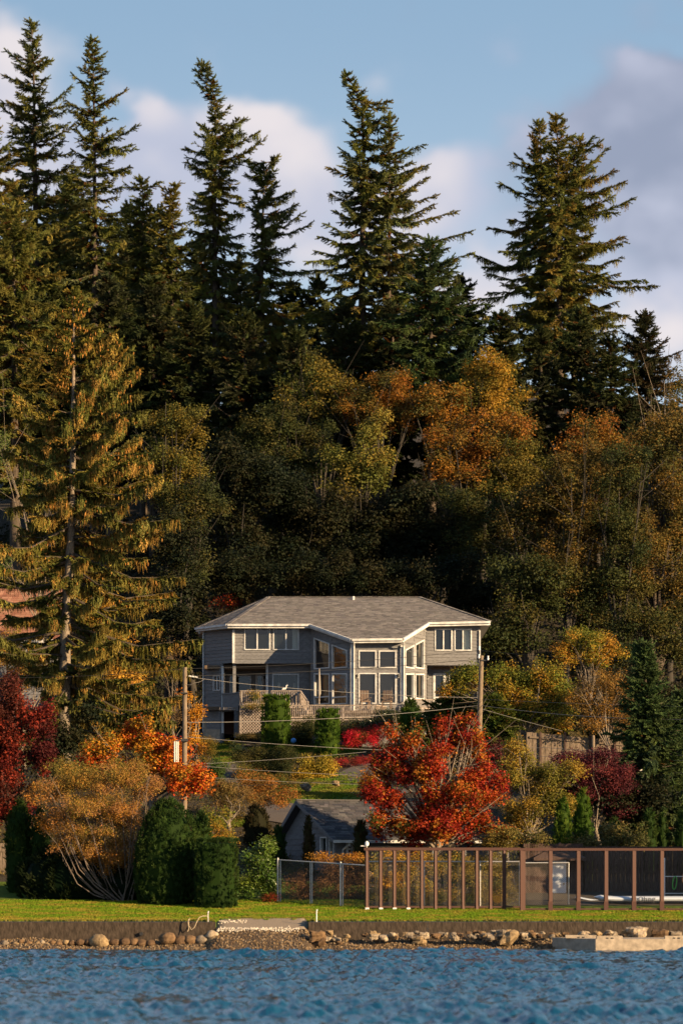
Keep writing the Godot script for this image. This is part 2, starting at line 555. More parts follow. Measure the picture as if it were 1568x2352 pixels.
# A broad-leaved tree or bush. blobs: [picture x, y, half width, half height, metres nearer] of each mass of leaves.
func broad(o: Dictionary) -> Node3D:
	var d: float = o.d
	var base: Vector3 = o.get("at", on_ground(o.px, d))
	var t := thing(o.name, o.label, o.get("cat", "tree"), base, 0.0, o.get("group", ""))
	rng.seed = hash(o.label)
	var s := d / F
	var clump: float = o.get("clump", 0.4)
	var gap: float = o.get("gap", -0.12)
	var freq: float = o.get("freq", 9.0) / clump
	var dens: float = o.get("n", 1.5)
	var cols: Array = o.cols
	var places := []
	var tint := PackedColorArray()
	var centres := []
	var masses := []
	for b in o.blobs:
		var near: float = b[4] if b.size() > 4 else 0.0
		var dd := d - near
		var c := P(b[0], b[1], dd) - base
		var r := Vector3(b[2] * s, b[3] * s, b[2] * s * o.get("deep", 0.8))
		centres.append([c, r])
		var subs: int = o.get("subs", 10)
		if subs < 2 or minf(r.x, r.y) < clump * 1.6:
			masses.append([c, r])
		else:
			masses.append([c, r * 0.5])
			for i in subs:
				var q := ball()
				masses.append([c + q * r * rng.randf_range(0.5, 0.95), r * rng.randf_range(0.2, 0.44)])
	for ms in masses:
		var c: Vector3 = ms[0]
		var r: Vector3 = ms[1]
		var area := 4.0 * PI * pow((pow(r.x * r.y, 1.6) + pow(r.x * r.z, 1.6) + pow(r.y * r.z, 1.6)) / 3.0, 1.0 / 1.6)
		var count := int(dens * area / (clump * clump)) + 1
		var sprigs := []
		for i in 11:
			var q := ball()
			q.y = absf(q.y) * 0.8 + q.y * 0.2
			sprigs.append([q.normalized(), rng.randf_range(0.85, 1.4)])
		for i in count:
			var q := ball()
			var p := c + q * r * pow(rng.randf(), o.get("fill", 0.3)) * 0.92
			if o.get("sprigs", true) and rng.randf() < 0.45:
				var sp: Array = sprigs[rng.randi_range(0, 10)]
				q = sp[0] * lerpf(0.35, sp[1], pow(rng.randf(), 0.7)) + ball() * 0.1
				p = c + q * r
			var w := p + base
			if fine.get_noise_3d(w.x * freq, w.y * freq, w.z * freq) < gap:
				continue
			if w.y < G(w.x, -w.z) + 0.05:
				continue
			places.append(Transform3D(leaf_basis(clump * rng.randf_range(0.65, 1.3)), p))
			tint.append(pick(cols, w, o.get("drift", 4.0) / clump, o.get("jitter", 0.25)))
	var kind: String = o.get("leaf", "oval")
	var m: ArrayMesh = lobed_clump("lobed", 26, 0.31) if kind == "lobed" else leaf_clump("small", 26, 0.26, 0.55) if kind == "small" else leaf_clump("long", 18, 0.5, 0.3) if kind == "long" else leaf_clump("oval", 27, 0.32, 0.62)
	var tr: float = o.get("trunk", 0.0)
	if tr > 0.0:
		var top: Vector3 = Vector3.ZERO
		for c in centres:
			top += c[0] / centres.size()
		var lean := Vector3(rng.randf_range(-0.2, 0.2), 0, 0)
		var fork: Vector3 = top * o.get("fork", 0.45)
		fork.y = top.y * o.get("fork", 0.45)
		var g := Geo.new()
		g.tube([Vector3(0, -0.4, 0), fork * 0.4 + lean, fork, fork.lerp(top, 0.7)], [tr * 1.25, tr, tr * 0.8, tr * 0.3], 8)
		part(t, "trunk", g.mesh(), M[o.get("bark", "bark")])
		var h := Geo.new()
		for c in centres:
			for i in o.get("limbs", 5):
				var e: Vector3 = c[0] + ball() * c[1] * rng.randf_range(0.5, 0.97)
				var from: Vector3 = fork * rng.randf_range(0.7, 1.0)
				var mid: Vector3 = from.lerp(e, 0.5) + Vector3(rng.randf_range(-0.3, 0.3), from.distance_to(e) * 0.1, rng.randf_range(-0.3, 0.3))
				h.tube([from, mid, e], [tr * 0.4, tr * 0.22, tr * 0.06], 5)
				for j in o.get("twigs", 3):
					var f: Vector3 = mid.lerp(e, rng.randf_range(0.0, 0.8))
					h.tube([f, f + (ball() + (e - from).normalized()) * from.distance_to(e) * 0.22], [tr * 0.1, tr * 0.03], 4)
		part(t, "limbs", h.mesh(), M[o.get("bark", "bark")])
	swarm(t, o.get("crown", "crown"), m, M[o.get("mat", "leaf")], places, tint)
	return t

var hang_at := []

# A fir: trunk as picture points from the top down, outline rows [y, left, right], all at distance d.
func fir(o: Dictionary) -> Node3D:
	var d: float = o.d
	var line: Array = o.trunk
	var last: Array = line[line.size() - 1]
	var base := on_ground(last[0], d)
	var t := thing(o.name, o.label, "tree", base, 0.0, o.get("group", ""))
	rng.seed = hash(o.label)
	var s := d / F
	var pts := []
	var radii := []
	var thick: float = o.get("thick", 0.45)
	var total: float = P(line[0][0], line[0][1], d).y - base.y
	for i in range(line.size() - 1, -1, -1):
		var q := P(line[i][0], line[i][1], d) - base
		if i == line.size() - 1:
			q = Vector3(0, -0.5, 0)
		pts.append(q)
		radii.append(0.03 + thick * clampf(1.0 - q.y / total, 0.0, 1.0))
	var g := Geo.new()
	g.tube(pts, radii, 8)
	part(t, "trunk", g.mesh(), M[o.get("bark", "bark")])
	var out: Array = o.outline
	var y_top: float = line[0][1]
	var y_low: float = out[out.size() - 1][0]
	var limbs := Geo.new()
	var places := []
	var tint := PackedColorArray()
	var hangs := []
	hang_at = []
	var hang_tint := PackedColorArray()
	var span := (y_low - y_top) * s
	var nb := int(span * o.get("per_m", 6.5) * o.get("full", 1.5))
	var cols: Array = o.cols
	var droop: float = o.get("droop", 0.25)
	var spray: float = o.get("spray", 0.58)
	var hanging: float = o.get("hang", 0.22)
	var az := rng.randf() * TAU
	var blind := FastNoiseLite.new()
	for i in nb + o.get("boughs", []).size():
		var py := lerpf(y_top + 2.0, y_low, pow((i + rng.randf()) / nb, 0.93))
		az += 2.399963 + rng.randf_range(-0.3, 0.3)
		var ax := cos(az)
		var keep := 1.0
		var reach := 0.0
		var rise := 0.0
		if i >= nb:
			var bo: Array = o.boughs[i - nb]      # [y at the trunk, tip x, tip y]
			py = bo[0]
			ax = 1.0 if bo[1] > trunk_x(line, py) else -1.0
			az = (0.0 if ax > 0 else PI) + rng.randf_range(-0.25, 0.25)
			reach = absf(bo[1] - trunk_x(line, py)) * s
			rise = (bo[0] - bo[2]) * s
		else:
			var lr := outline_at(out, py)
			var tx := trunk_x(line, py)
			var side: float = (lr.y - tx) if ax > 0.0 else (tx - lr.x)
			var avg := (lr.y - lr.x) * 0.5
			var gapn := fine.get_noise_3d(py * 0.55 + tx * 3.0, ax * 14.0, sin(az) * 14.0)
			if gapn < o.get("gap", -0.36) and py > y_top + 25.0:
				continue
			var wild := 1.0 + 0.9 * fine.get_noise_3d(py * 1.3 + tx * 7.0, ax * 20.0, sin(az) * 20.0)
			reach = maxf(lerpf(avg * 0.85, side, absf(ax)) * s, 0.25) * (rng.randf_range(0.5, 1.0) if rng.randf() < 0.6 else 1.05) * clampf(wild, 0.45, 1.3)
			if o.get("open", 0.0) > 0.0 and py > y_top + 0.14 * (y_low - y_top) and sin(az) > 0.55 and rng.randf() < o.open:
				continue
			var f := (py - y_top) / (y_low - y_top)
			rise = reach * lerpf(0.65, 0.06 - droop * 0.6, minf(f * 2.2, 1.0)) + rng.randf_range(-0.32, 0.28) * reach
			if rng.randf() < o.get("bare", 0.06) and f > 0.2:
				keep = 0.3
		var root := P(trunk_x(line, py), py, d) - base
		var out_dir := Vector3(cos(az), 0, sin(az))
		# the outline is read at the tips: start lower where the bough rises
		if i < nb:
			root.y -= rise
		var tip := root + out_dir * reach + Vector3.UP * rise
		var mid := root.lerp(tip, 0.55) + Vector3.DOWN * reach * (0.06 + droop * 0.18)
		limbs.tube([root, mid, tip], [0.025 + 0.016 * reach, 0.02 + 0.008 * reach, 0.012], 4)
		var bc := pick(cols, root + base + out_dir * reach, 3.0, 0.2)
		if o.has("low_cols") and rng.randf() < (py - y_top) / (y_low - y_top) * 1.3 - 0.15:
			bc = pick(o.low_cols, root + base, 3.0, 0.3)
		var steps := maxi(2, int(reach / (0.3 * spray)))
		for k in steps + 1:
			var u := 0.12 + 0.88 * k / steps
			var p := root.lerp(mid, u / 0.55) if u < 0.55 else mid.lerp(tip, (u - 0.55) / 0.45)
			var along := ((mid - root) if u < 0.55 else (tip - mid)).normalized()
			for side in [-1.0, 1.0, 0.0]:
				if rng.randf() > keep or (side == 0.0 and rng.randf() < 0.4 and k < steps):
					continue
				var across: Vector3 = along.cross(Vector3.UP).normalized() * side
				var dir := (along * rng.randf_range(0.5, 1.1) + across * rng.randf_range(0.4, 1.0) + Vector3.UP * (rng.randf_range(-0.5, 0.55) - 0.45 * clampf((py - y_top) / (y_low - y_top) * 1.6, 0.0, 1.0))).normalized()
				var size := spray * rng.randf_range(0.7, 1.25) * lerpf(1.0, 0.75, u)
				var c := shade(bc, rng.randf_range(0.75, 1.25))
				if u < 0.5 and rng.randf() < o.get("rust", 0.18):
					c = shade(Color(0.13, 0.062, 0.02), rng.randf_range(0.6, 1.2))
				places.append(Transform3D(facing(dir, Vector3(0.05, 1, 0.02).normalized(), size), p))
				tint.append(c)
			if hanging > 0.0 and rng.randf() < hanging and keep > 0.5 and not (u < 0.35 and sin(az) > 0.0 and o.has("open")):
				var hs: float = rng.randf_range(0.6, 1.4) * o.get("strand", 0.6) * clampf(reach / 2.0, 0.4, 1.0)
				hang_at.append([p, u])
				hangs.append(Transform3D(Basis(Vector3.UP, rng.randf() * TAU).scaled(Vector3(hs, hs, hs)), p))
				hang_tint.append(shade(pick(o.get("hang_cols", cols), p + base, 3.0, 0.3), rng.randf_range(0.75, 1.2)))
	for k in 6:
		places.append(Transform3D(facing((Vector3.UP + ball() * 0.45).normalized(), Vector3(0.2, 0.1, 1).normalized(), spray * 0.8), P(line[0][0], line[0][1] + 6.0 + 5.0 * k, d) - base))
		tint.append(cols[0])
	part(t, "limbs", limbs.mesh(), M.bark)
	swarm(t, "crown", fir_spray(), M.needle, places, tint)
	if hangs:
		swarm(t, "hanging_twigs", hang_spray(), M.needle, hangs, hang_tint)
	return t

func trunk_x(line: Array, py: float) -> float:
	for i in line.size() - 1:
		if py <= line[i + 1][1]:
			return lerpf(line[i][0], line[i + 1][0], clampf((py - line[i][1]) / (line[i + 1][1] - line[i][1]), 0.0, 1.0))
	return line[line.size() - 1][0]

func outline_at(out: Array, py: float) -> Vector2:
	if py <= out[0][0]:
		return Vector2(out[0][1], out[0][2])
	for i in out.size() - 1:
		if py <= out[i + 1][0]:
			var t: float = (py - out[i][0]) / (out[i + 1][0] - out[i][0])
			return Vector2(lerpf(out[i][1], out[i + 1][1], t), lerpf(out[i][2], out[i + 1][2], t))
	return Vector2(out[out.size() - 1][1], out[out.size() - 1][2])

# A clipped or naturally dense evergreen: plumes over a body. rows [height share, radius share]
func evergreen(called: String, label: String, cat: String, px: float, d: float, top: float, half: float, rows: Array, cols: Array, o := {}) -> Node3D:
	var base: Vector3 = o.get("at", on_ground(px, d))
	var t := thing(called, label, cat, base, 0.0, o.get("group", ""))
	rng.seed = hash(label)
	var h := Y(top, d) - base.y
	var r := half * d / F
	var deep: float = o.get("deep", 1.0)
	var square: float = o.get("square", 2.0)
	var size: float = o.get("size", 0.32)
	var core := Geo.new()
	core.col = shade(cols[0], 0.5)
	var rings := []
	for row in rows:
		var ring := []
		for k in 14:
			ring.append(hedge_point(TAU * k / 14, row[1] * r * 0.86, deep, square) + Vector3.UP * (row[0] * h * 0.96))
		rings.append(ring)
	for i in rings.size() - 1:
		for k in 14:
			core.quad(rings[i][(k + 1) % 14], rings[i][k], rings[i + 1][k], rings[i + 1][(k + 1) % 14])
	for k in range(1, 13):
		core.tri(rings[rings.size() - 1][0], rings[rings.size() - 1][k + 1], rings[rings.size() - 1][k])
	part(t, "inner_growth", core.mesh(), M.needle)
	var places := []
	var tint := PackedColorArray()
	var n := int(o.get("n", 1.6) * (TAU * r * h * 0.9 * (0.5 + 0.5 * deep) + PI * r * r) / (size * size))
	for i in n:
		var f := rng.randf()
		var q := outline_at2(rows, f)
		var a := rng.randf() * TAU
		var lump: float = 1.0 + fine.get_noise_3d(cos(a) * r * 9.0, f * h * 3.5, sin(a) * r * 9.0 + px) * o.get("lump", 0.16)
		var p := hedge_point(a, q * r * lump, deep, square)
		var out_dir := Vector3(p.x, 0, p.z).normalized()
		if rng.randf() < 0.16 and rows[rows.size() - 1][1] > 0.25:
			f = 1.0
			p *= sqrt(rng.randf())
		p.y = f * h + rng.randf_range(-0.1, 0.1) * size
		var up: Vector3 = (Vector3.UP + out_dir * o.get("flare", 0.35) + ball() * 0.35).normalized()
		var b := Basis(Vector3.UP, rng.randf() * TAU)
		var x: Vector3 = (b * Vector3.RIGHT - up * up.dot(b * Vector3.RIGHT)).normalized()
		var sz := size * rng.randf_range(0.7, 1.3)
		places.append(Transform3D(Basis(x * sz, up * sz, x.cross(up) * sz), p - up * size * 0.4))
		tint.append(pick(cols, p + base, 6.0 / size * 0.32, 0.3))
	swarm(t, "foliage", plume(), M.needle, places, tint)
	return t

func hedge_point(a: float, r: float, deep: float, square: float) -> Vector3:
	var k := pow(pow(absf(cos(a)), square) + pow(absf(sin(a)), square), -1.0 / square)
	return Vector3(cos(a) * r * k, 0, sin(a) * r * k * deep)

func outline_at2(rows: Array, f: float) -> float:
	for i in rows.size() - 1:
		if f <= rows[i + 1][0]:
			return lerpf(rows[i][1], rows[i + 1][1], (f - rows[i][0]) / (rows[i + 1][0] - rows[i][0]))
	return rows[rows.size() - 1][1]

# ------------------------------------------------------------------ the big house
class Wall:
	var a: Vector2
	var b: Vector2
	var u: Vector2
	var n: Vector2
	var length: float
	var o: Vector3
	func _init(a_: Vector2, b_: Vector2, o_: Vector3) -> void:     # plan points (x, distance), left to right
		a = a_
		b = b_
		o = o_
		u = (b - a).normalized()
		n = Vector2(u.y, -u.x)
		length = a.distance_to(b)
	func p(s: float, y: float, off: float) -> Vector3:
		var q := a + u * s + n * off
		return Vector3(q.x - o.x, y, -q.y - o.z)
	func s_of(px: float) -> float:
		var k := (px - 784.0) / 6669.0
		return (k * a.y - a.x) / (u.x - k * u.y)
	func y_of(px: float, py: float) -> float:
		return 3.2 + (1982.0 - py) / 6669.0 * (a.y + u.y * s_of(px))
	func u3() -> Vector3:
		return Vector3(u.x, 0, -u.y)
	func n3() -> Vector3:
		return Vector3(n.x, 0, -n.y)
	func hole(l: float, r: float, bottom: float, tl: float, tr: float) -> Dictionary:     # from picture edges
		return {"u0": s_of(l), "u1": s_of(r), "y0": y_of((l + r) / 2.0, bottom), "yl": y_of(l, tl), "yr": y_of(r, tr)}

func prism(g: Geo, w: Wall, ua: float, ub: float, la: float, lb: float, ta: float, tb: float, f: float, k: float) -> void:
	g.hexa([w.p(ua, la, f), w.p(ub, lb, f), w.p(ub, lb, k), w.p(ua, la, k), w.p(ua, ta, f), w.p(ub, tb, f), w.p(ub, tb, k), w.p(ua, ta, k)])

var plank_mesh: ArrayMesh
var plank_count := 0

func line_y(top: Array, s: float) -> float:
	for i in top.size() - 1:
		if s <= top[i + 1].x:
			return lerpf(top[i].y, top[i + 1].y, (s - top[i].x) / maxf(top[i + 1].x - top[i].x, 0.001))
	return top[top.size() - 1].y

func segments(w: Wall, top: Array, y0: float, holes: Array) -> Array:
	var cuts := [0.0, w.length]
	for q in top:
		cuts.append(q.x)
	for h in holes:
		cuts.append(h.u0)
		cuts.append(h.u1)
	cuts.sort()
	var out := []
	for i in cuts.size() - 1:
		var ua: float = cuts[i]
		var ub: float = cuts[i + 1]
		if ub - ua < 0.004 or ua < -0.001 or ub > w.length + 0.001:
			continue
		var m := (ua + ub) / 2.0
		var la := y0
		var lb := y0
		var over := holes.filter(func(h): return h.u0 <= m and m <= h.u1)
		over.sort_custom(func(p, q): return p.y0 < q.y0)
		for h in over:
			out.append([ua, ub, la, lb, h.y0, h.y0])
			la = lerpf(h.yl, h.yr, (ua - h.u0) / (h.u1 - h.u0))
			lb = lerpf(h.yl, h.yr, (ub - h.u0) / (h.u1 - h.u0))
		out.append([ua, ub, la, lb, line_y(top, ua), line_y(top, ub)])
	return out

func wall(o: Node3D, w: Wall, top: Array, y0: float, holes: Array, siding := "siding", row := 0.195) -> MeshInstance3D:
	var segs := segments(w, top, y0, holes)
	var g := Geo.new()
	for s in segs:
		prism(g, w, s[0], s[1], s[2], s[3], s[4], s[5], 0.0, -0.14)
	var body := part(o, "wall", g.mesh(), M[siding])
	if plank_mesh == null:
		var pg := Geo.new()
		pg.hexa([Vector3(0, 0, 1), Vector3(1, 0, 1), Vector3(1, 0, 0), Vector3(0, 0, 0), Vector3(0, 1, 0.25), Vector3(1, 1, 0.25), Vector3(1, 1, 0), Vector3(0, 1, 0)])
		plank_mesh = pg.mesh()
	var most := y0
	for q in top:
		most = maxf(most, q.y)
	var rest := Geo.new()
	for k in int(ceil((most - y0) / row)):
		var yb := y0 + k * row
		var yt := yb + row
		var runs := []
		for s in segs:
			var lo := maxf(yb, maxf(s[2], s[3]))
			var hi := minf(yt, minf(s[4], s[5]))
			if hi - lo < 0.02:
				continue
			if runs.size() and absf(runs[-1][1] - s[0]) < 0.002 and absf(runs[-1][2] - lo) < 0.003 and absf(runs[-1][3] - hi) < 0.003:
				runs[-1][1] = s[1]
			else:
				runs.append([s[0], s[1], lo, hi])
		for r in runs:
			var base := w.p(r[0], r[2], 0.0)
			var t := Transform3D(Basis(w.u3() * (r[1] - r[0]), Vector3.UP * (r[3] - r[2] - 0.004), w.n3() * 0.032), base)
			if plank_count < 300:
				plank_count += 1
				part(body, "siding_board", plank_mesh, M["siding" + str(rng.randi_range(0, 2))] if siding == "siding" else M[siding], t)
			else:
				var q := []
				for c in [Vector3(0, 0, 1), Vector3(1, 0, 1), Vector3(1, 0, 0), Vector3(0, 0, 0), Vector3(0, 1, 0.25), Vector3(1, 1, 0.25), Vector3(1, 1, 0), Vector3(0, 1, 0)]:
					q.append(t * c)
				rest.hexa(q)
	if rest.v.size():
		part(body, "siding_boards", rest.mesh(), M[siding]).set_meta("kind", "stuff")
	return body

func window(o: Node3D, w: Wall, h: Dictionary, mull := [], trans := [], fw := 0.062, called := "window", glass := "window_glass") -> MeshInstance3D:
	var g := Geo.new()
	var top := func(s: float) -> float: return lerpf(h.yl, h.yr, (s - h.u0) / (h.u1 - h.u0))
	var f := 0.055
	var k := -0.1
	prism(g, w, h.u0, h.u0 + fw, h.y0, h.y0, h.yl, top.call(h.u0 + fw), f, k)
	prism(g, w, h.u1 - fw, h.u1, h.y0, h.y0, top.call(h.u1 - fw), h.yr, f, k)
	prism(g, w, h.u0 + fw, h.u1 - fw, h.y0, h.y0, h.y0 + fw, h.y0 + fw, f + 0.015, k)
	prism(g, w, h.u0 + fw, h.u1 - fw, top.call(h.u0 + fw) - fw, top.call(h.u1 - fw) - fw, top.call(h.u0 + fw), top.call(h.u1 - fw), f, k)
	var us := [h.u0 + fw]
	for m in mull:
		var c: float = lerpf(h.u0, h.u1, m)
		us.append(c - 0.035)
		us.append(c + 0.035)
		prism(g, w, c - 0.035, c + 0.035, h.y0 + fw, h.y0 + fw, top.call(c - 0.035) - fw, top.call(c + 0.035) - fw, f - 0.01, k + 0.01)
	us.append(h.u1 - fw)
	var fr := part(o, called, g.mesh(), M.white_trim)
	for i in range(0, us.size(), 2):
		var ys := [h.y0 + fw]
		for y in trans:
			ys.append(h.y0 + y - 0.035)
			ys.append(h.y0 + y + 0.035)
			var b := Geo.new()
			prism(b, w, us[i], us[i + 1], h.y0 + y - 0.035, h.y0 + y - 0.035, h.y0 + y + 0.035, h.y0 + y + 0.035, f - 0.014, k + 0.012)
			part(fr, "transom_bar", b.mesh(), M.white_trim)
		for j in range(0, ys.size(), 2):
			var last := j == ys.size() - 1
			var q := Geo.new()
			var tl: float = (top.call(us[i]) - fw) if last else ys[j + 1]
			var tr: float = (top.call(us[i + 1]) - fw) if last else ys[j + 1]
			q.quad(w.p(us[i], ys[j], -0.03), w.p(us[i + 1], ys[j], -0.03), w.p(us[i + 1], tr, -0.03), w.p(us[i], tl, -0.03))
			part(fr, "pane", q.mesh(), M[glass])
	return fr

func shingles(face: Array, up: Vector3, cols: Array, course := 0.15, tab := 0.34) -> ArrayMesh:     # face: flat polygon; up: direction up the slope
	var across := (face[1] - face[0]) as Vector3
	across = (across - up * across.dot(up)).normalized()
	var nrm := across.cross(up).normalized()
	if nrm.y < 0.0:
		nrm = -nrm
		across = -across
	var o: Vector3 = face[0]
	var pts := []
	var lo := 1e9
	var hi := -1e9
	for q in face:
		var r := Vector2((q - o).dot(across), (q - o).dot(up))
		pts.append(r)
		lo = minf(lo, r.y)
		hi = maxf(hi, r.y)
	var g := Geo.new()
	var rows := int((hi - lo) / course)
	for k in rows:
		var v0 := lo + k * course
		var vm := v0 + course * 0.5
		var xa := 1e9
		var xb := -1e9
		for i in pts.size():
			var p: Vector2 = pts[i]
			var q: Vector2 = pts[(i + 1) % pts.size()]
			if (p.y - vm) * (q.y - vm) < 0.0:
				var x := lerpf(p.x, q.x, (vm - p.y) / (q.y - p.y))
				xa = minf(xa, x)
				xb = maxf(xb, x)
		var x := xa
		while x < xb - 0.03:
			var w := minf(tab * rng.randf_range(0.55, 1.25), xb - x)
			var c: Color = cols[rng.randi_range(0, cols.size() - 1)]
			g.col = shade(c, rng.randf_range(0.8, 1.2))
			var l := v0 - 0.012 * rng.randf()
			var t := v0 + course + 0.03
			var e := 0.016 + 0.006 * rng.randf()
			var f := func(xx: float, vv: float, nn: float) -> Vector3: return o + across * xx + up * vv + nrm * nn
			g.hexa([f.call(x, l, 0.003), f.call(x + w - 0.012, l, 0.003), f.call(x + w - 0.012, t, 0.0), f.call(x, t, 0.0), f.call(x, l, e), f.call(x + w - 0.012, l, e), f.call(x + w - 0.012, t, 0.005), f.call(x, t, 0.005)])
			x += w
	return g.mesh()

func big_house() -> void:
	plank_count = 0
	rng.seed = 501
	for k in 3:
		var sm: StandardMaterial3D = M.siding.duplicate()
		sm.albedo_color = lin(0.205 * (0.93 + 0.07 * k), 0.203 * (0.93 + 0.07 * k), 0.212 * (0.93 + 0.07 * k))
		M["siding%d" % k] = sm
	var at := Vector3(0.0, 10.2, -166.0)
	var h := thing("house", "grey two-storey hillside house with white trim and prow windows", "house", at)
	var xd := func(px: float, d: float) -> Vector2: return Vector2(X(px, d), d)
	var a1: Vector2 = xd.call(468, 167.0)
	var a2: Vector2 = xd.call(536, 165.0)
	var a3: Vector2 = xd.call(714, 165.0)
	var a4: Vector2 = xd.call(809, 162.0)
	var a5: Vector2 = xd.call(923, 162.1)
	var a6: Vector2 = xd.call(979, 165.3)
	var a7: Vector2 = xd.call(1101, 165.6)
	var slope := 0.357
	var ry := 18.77
	var rd := 170.26
	var plane := func(d: float) -> float: return ry - slope * (rd - d)
	var under := 0.24
	var floor_y := 12.15
	# roof
	var e := [[523.0, 164.5], [713.0, 164.5], [808.0, 161.5], [923.0, 161.6], [982.0, 164.85], [1125.0, 165.1]]
	var front := []
	for q in e:
		front.append(Vector3(X(q[0], q[1]), plane.call(q[1]), -q[1]) - at)
	var r1 := Vector3(X(617, rd), ry, -rd) - at
	var r2 := Vector3(X(963, rd), ry, -rd) - at
	var ey: float = plane.call(164.5)
	var e0 := Vector3(X(451, 167.1), ey, -167.1) - at
	var b0 := Vector3(e0.x - 0.1, e0.y, e0.z - 9.0)
	var e6: Vector3 = front[5]
	var b1 := Vector3(e6.x, e6.y, b0.z)
	var drop := Vector3.DOWN * 0.2
	var rg := Geo.new()
	rg.col = Color(0.09, 0.085, 0.085)
	var fp := front + [r2, r1]
	for off in [Vector3.ZERO, drop]:
		for tr in [[0, 1, 7], [1, 2, 3], [1, 3, 4], [4, 5, 6], [1, 4, 6], [1, 6, 7]]:
			rg.tri(fp[tr[0]] + off, fp[tr[1]] + off, fp[tr[2]] + off)
		rg.tri(e0 + off, front[0] + off, r1 + off)
		rg.tri(b0 + off, e0 + off, r1 + off)
		rg.quad(b1 + off, b0 + off, r1 + off, r2 + off)
		rg.tri(e6 + off, b1 + off, r2 + off)
	var roof := part(h, "roof", rg.mesh(), M.shingle)
	var greys := [Color(0.135, 0.125, 0.122), Color(0.17, 0.158, 0.152), Color(0.105, 0.098, 0.1), Color(0.15, 0.138, 0.135)]
	var upf := Vector3(0, slope, -1).normalized()
	var lift := Vector3(0, 0.012, 0)
	part(roof, "shingles", shingles(fp, upf, greys, 0.15, 0.34), M.shingle, Transform3D(Basis(), lift)).set_meta("kind", "stuff")
	for face in [[e0, front[0], r1], [b0, e0, r1], [e6, b1, r2]]:
		var nn: Vector3 = ((face[1] - face[0]).cross(face[2] - face[0])).normalized()
		var uu: Vector3 = (Vector3.UP - nn * nn.y).normalized()
		part(roof, "shingles", shingles(face, uu, greys, 0.15, 0.34), M.shingle, Transform3D(Basis(), lift)).set_meta("kind", "stuff")
	var ridge := Geo.new()
	for pr in [[r1, r2], [r1, front[0]], [r2, e6], [r1, e0]]:
		var len: float = pr[0].distance_to(pr[1])
		var k := int(len / 0.3)
		for i in k:
			ridge.col = shade(greys[rng.randi_range(0, 3)], rng.randf_range(0.75, 1.05))
			var p0: Vector3 = pr[0].lerp(pr[1], float(i) / k) + Vector3(0, 0.035, 0)
			var p1: Vector3 = pr[0].lerp(pr[1], (i + 0.96) / k) + Vector3(0, 0.028, 0)
			ridge.bar(p0, p1, 0.26, 0.03)
	part(roof, "ridge_caps", ridge.mesh(), M.shingle).set_meta("kind", "stuff")
	var vent := Geo.new()
	vent.tube([P(811, 1374, 169.7) - at + Vector3(0, -0.2, 0), P(811, 1370, 169.7) - at], [0.09, 0.09], 8)
	part(roof, "vent_pipe", vent.mesh(), M.white_trim)
	# soffits and gutters
	var sg := Geo.new()
	var edge := [b0, e0] + front + [b1]
	var inner := [Vector2(a1.x, 175.5), a1, a2, a3, a4, a5, a6, a7, Vector2(a7.x, 175.5)]
	for i in edge.size() - 1:
		var i0: Vector2 = inner[i]
		var i1: Vector2 = inner[i + 1]
		var q0: Vector3 = edge[i] + Vector3.DOWN * 0.21
		var q1: Vector3 = edge[i + 1] + Vector3.DOWN * 0.21
		sg.quad(Vector3(i0.x - at.x, q0.y, -i0.y - at.z), Vector3(i1.x - at.x, q1.y, -i1.y - at.z), q1, q0)
	part(roof, "soffit", sg.mesh(), M.soffit)
	for i in range(1, edge.size() - 2):
		var p0: Vector3 = edge[i]
		var p1: Vector3 = edge[i + 1]
		var level := Vector3(0, -0.1, 0)
		beam(roof, "fascia", M.white_trim, p0 + level, p1 + level, 0.05, 0.22)
		var out_dir := (p1 - p0).cross(Vector3.UP).normalized()
		if out_dir.z < -0.5:
			out_dir = -out_dir
		beam(roof, "gutter", M.white_trim, p0 + out_dir * 0.07 + Vector3(0, -0.04, 0), p1 + out_dir * 0.07 + Vector3(0, -0.04, 0), 0.11, 0.12)
	# upper walls
	var tb: float = plane.call(165.0) - under
	var low_up: float = Y(1522, 165.0)
	var wl := Wall.new(a2, a3, at)
	var w1 := wl.hole(560.9, 620.8, 1493.4, 1441.5, 1441.5)
	var w2 := wl.hole(627.0, 686.8, 1493.4, 1441.5, 1441.5)
	wall(h, wl, [Vector2(0, tb - at.y), Vector2(wl.length, tb - at.y)], low_up - at.y, fix([w1, w2], at))
	window(h, wl, w1, [0.5])
	window(h, wl, w2, [0.5])
	var floor2 := Geo.new()
	prism(floor2, wl, 0.0, wl.length, low_up - at.y - 0.05, low_up - at.y - 0.05, low_up - at.y, low_up - at.y, 0.03, -2.2)
	part(h, "overhang", floor2.mesh(), M.siding)
	var wc := Wall.new(a1, a2, at)
	wall(h, wc, [Vector2(0, tb - at.y), Vector2(wc.length, tb - at.y)], low_up - at.y, [])
	# lower left walls
	var base := -0.6
	var s511 := wc.s_of(511.0)
	var lc := Wall.new(a1, wc.a + wc.u * s511, at)
	var sw := fix([lc.hole(491, 507, 1586.8, 1551.4, 1551.4)], at)
	wall(h, lc, [Vector2(0, low_up - at.y), Vector2(lc.length, low_up - at.y)], base, sw)
	window(h, lc, sw[0], [0.5], [], 0.05)
	var porch := Wall.new(xd.call(511, 167.6), xd.call(613, 167.6), at)
	var ph := fix([porch.hole(527, 577, 1592, 1551, 1551), porch.hole(587, 606, 1616, 1548, 1548)], at)
	wall(h, porch, [Vector2(0, low_up - at.y), Vector2(porch.length, low_up - at.y)], floor_y - at.y - 0.3, ph)
	window(h, porch, ph[0], [])
	window(h, porch, ph[1], [], [0.35], 0.11, "door")
	var ret := Wall.new(xd.call(613, 167.6), xd.call(613, 165.7), at)
	wall(h, ret, [Vector2(0, low_up - at.y), Vector2(ret.length, low_up - at.y)], floor_y - at.y - 0.3, [])
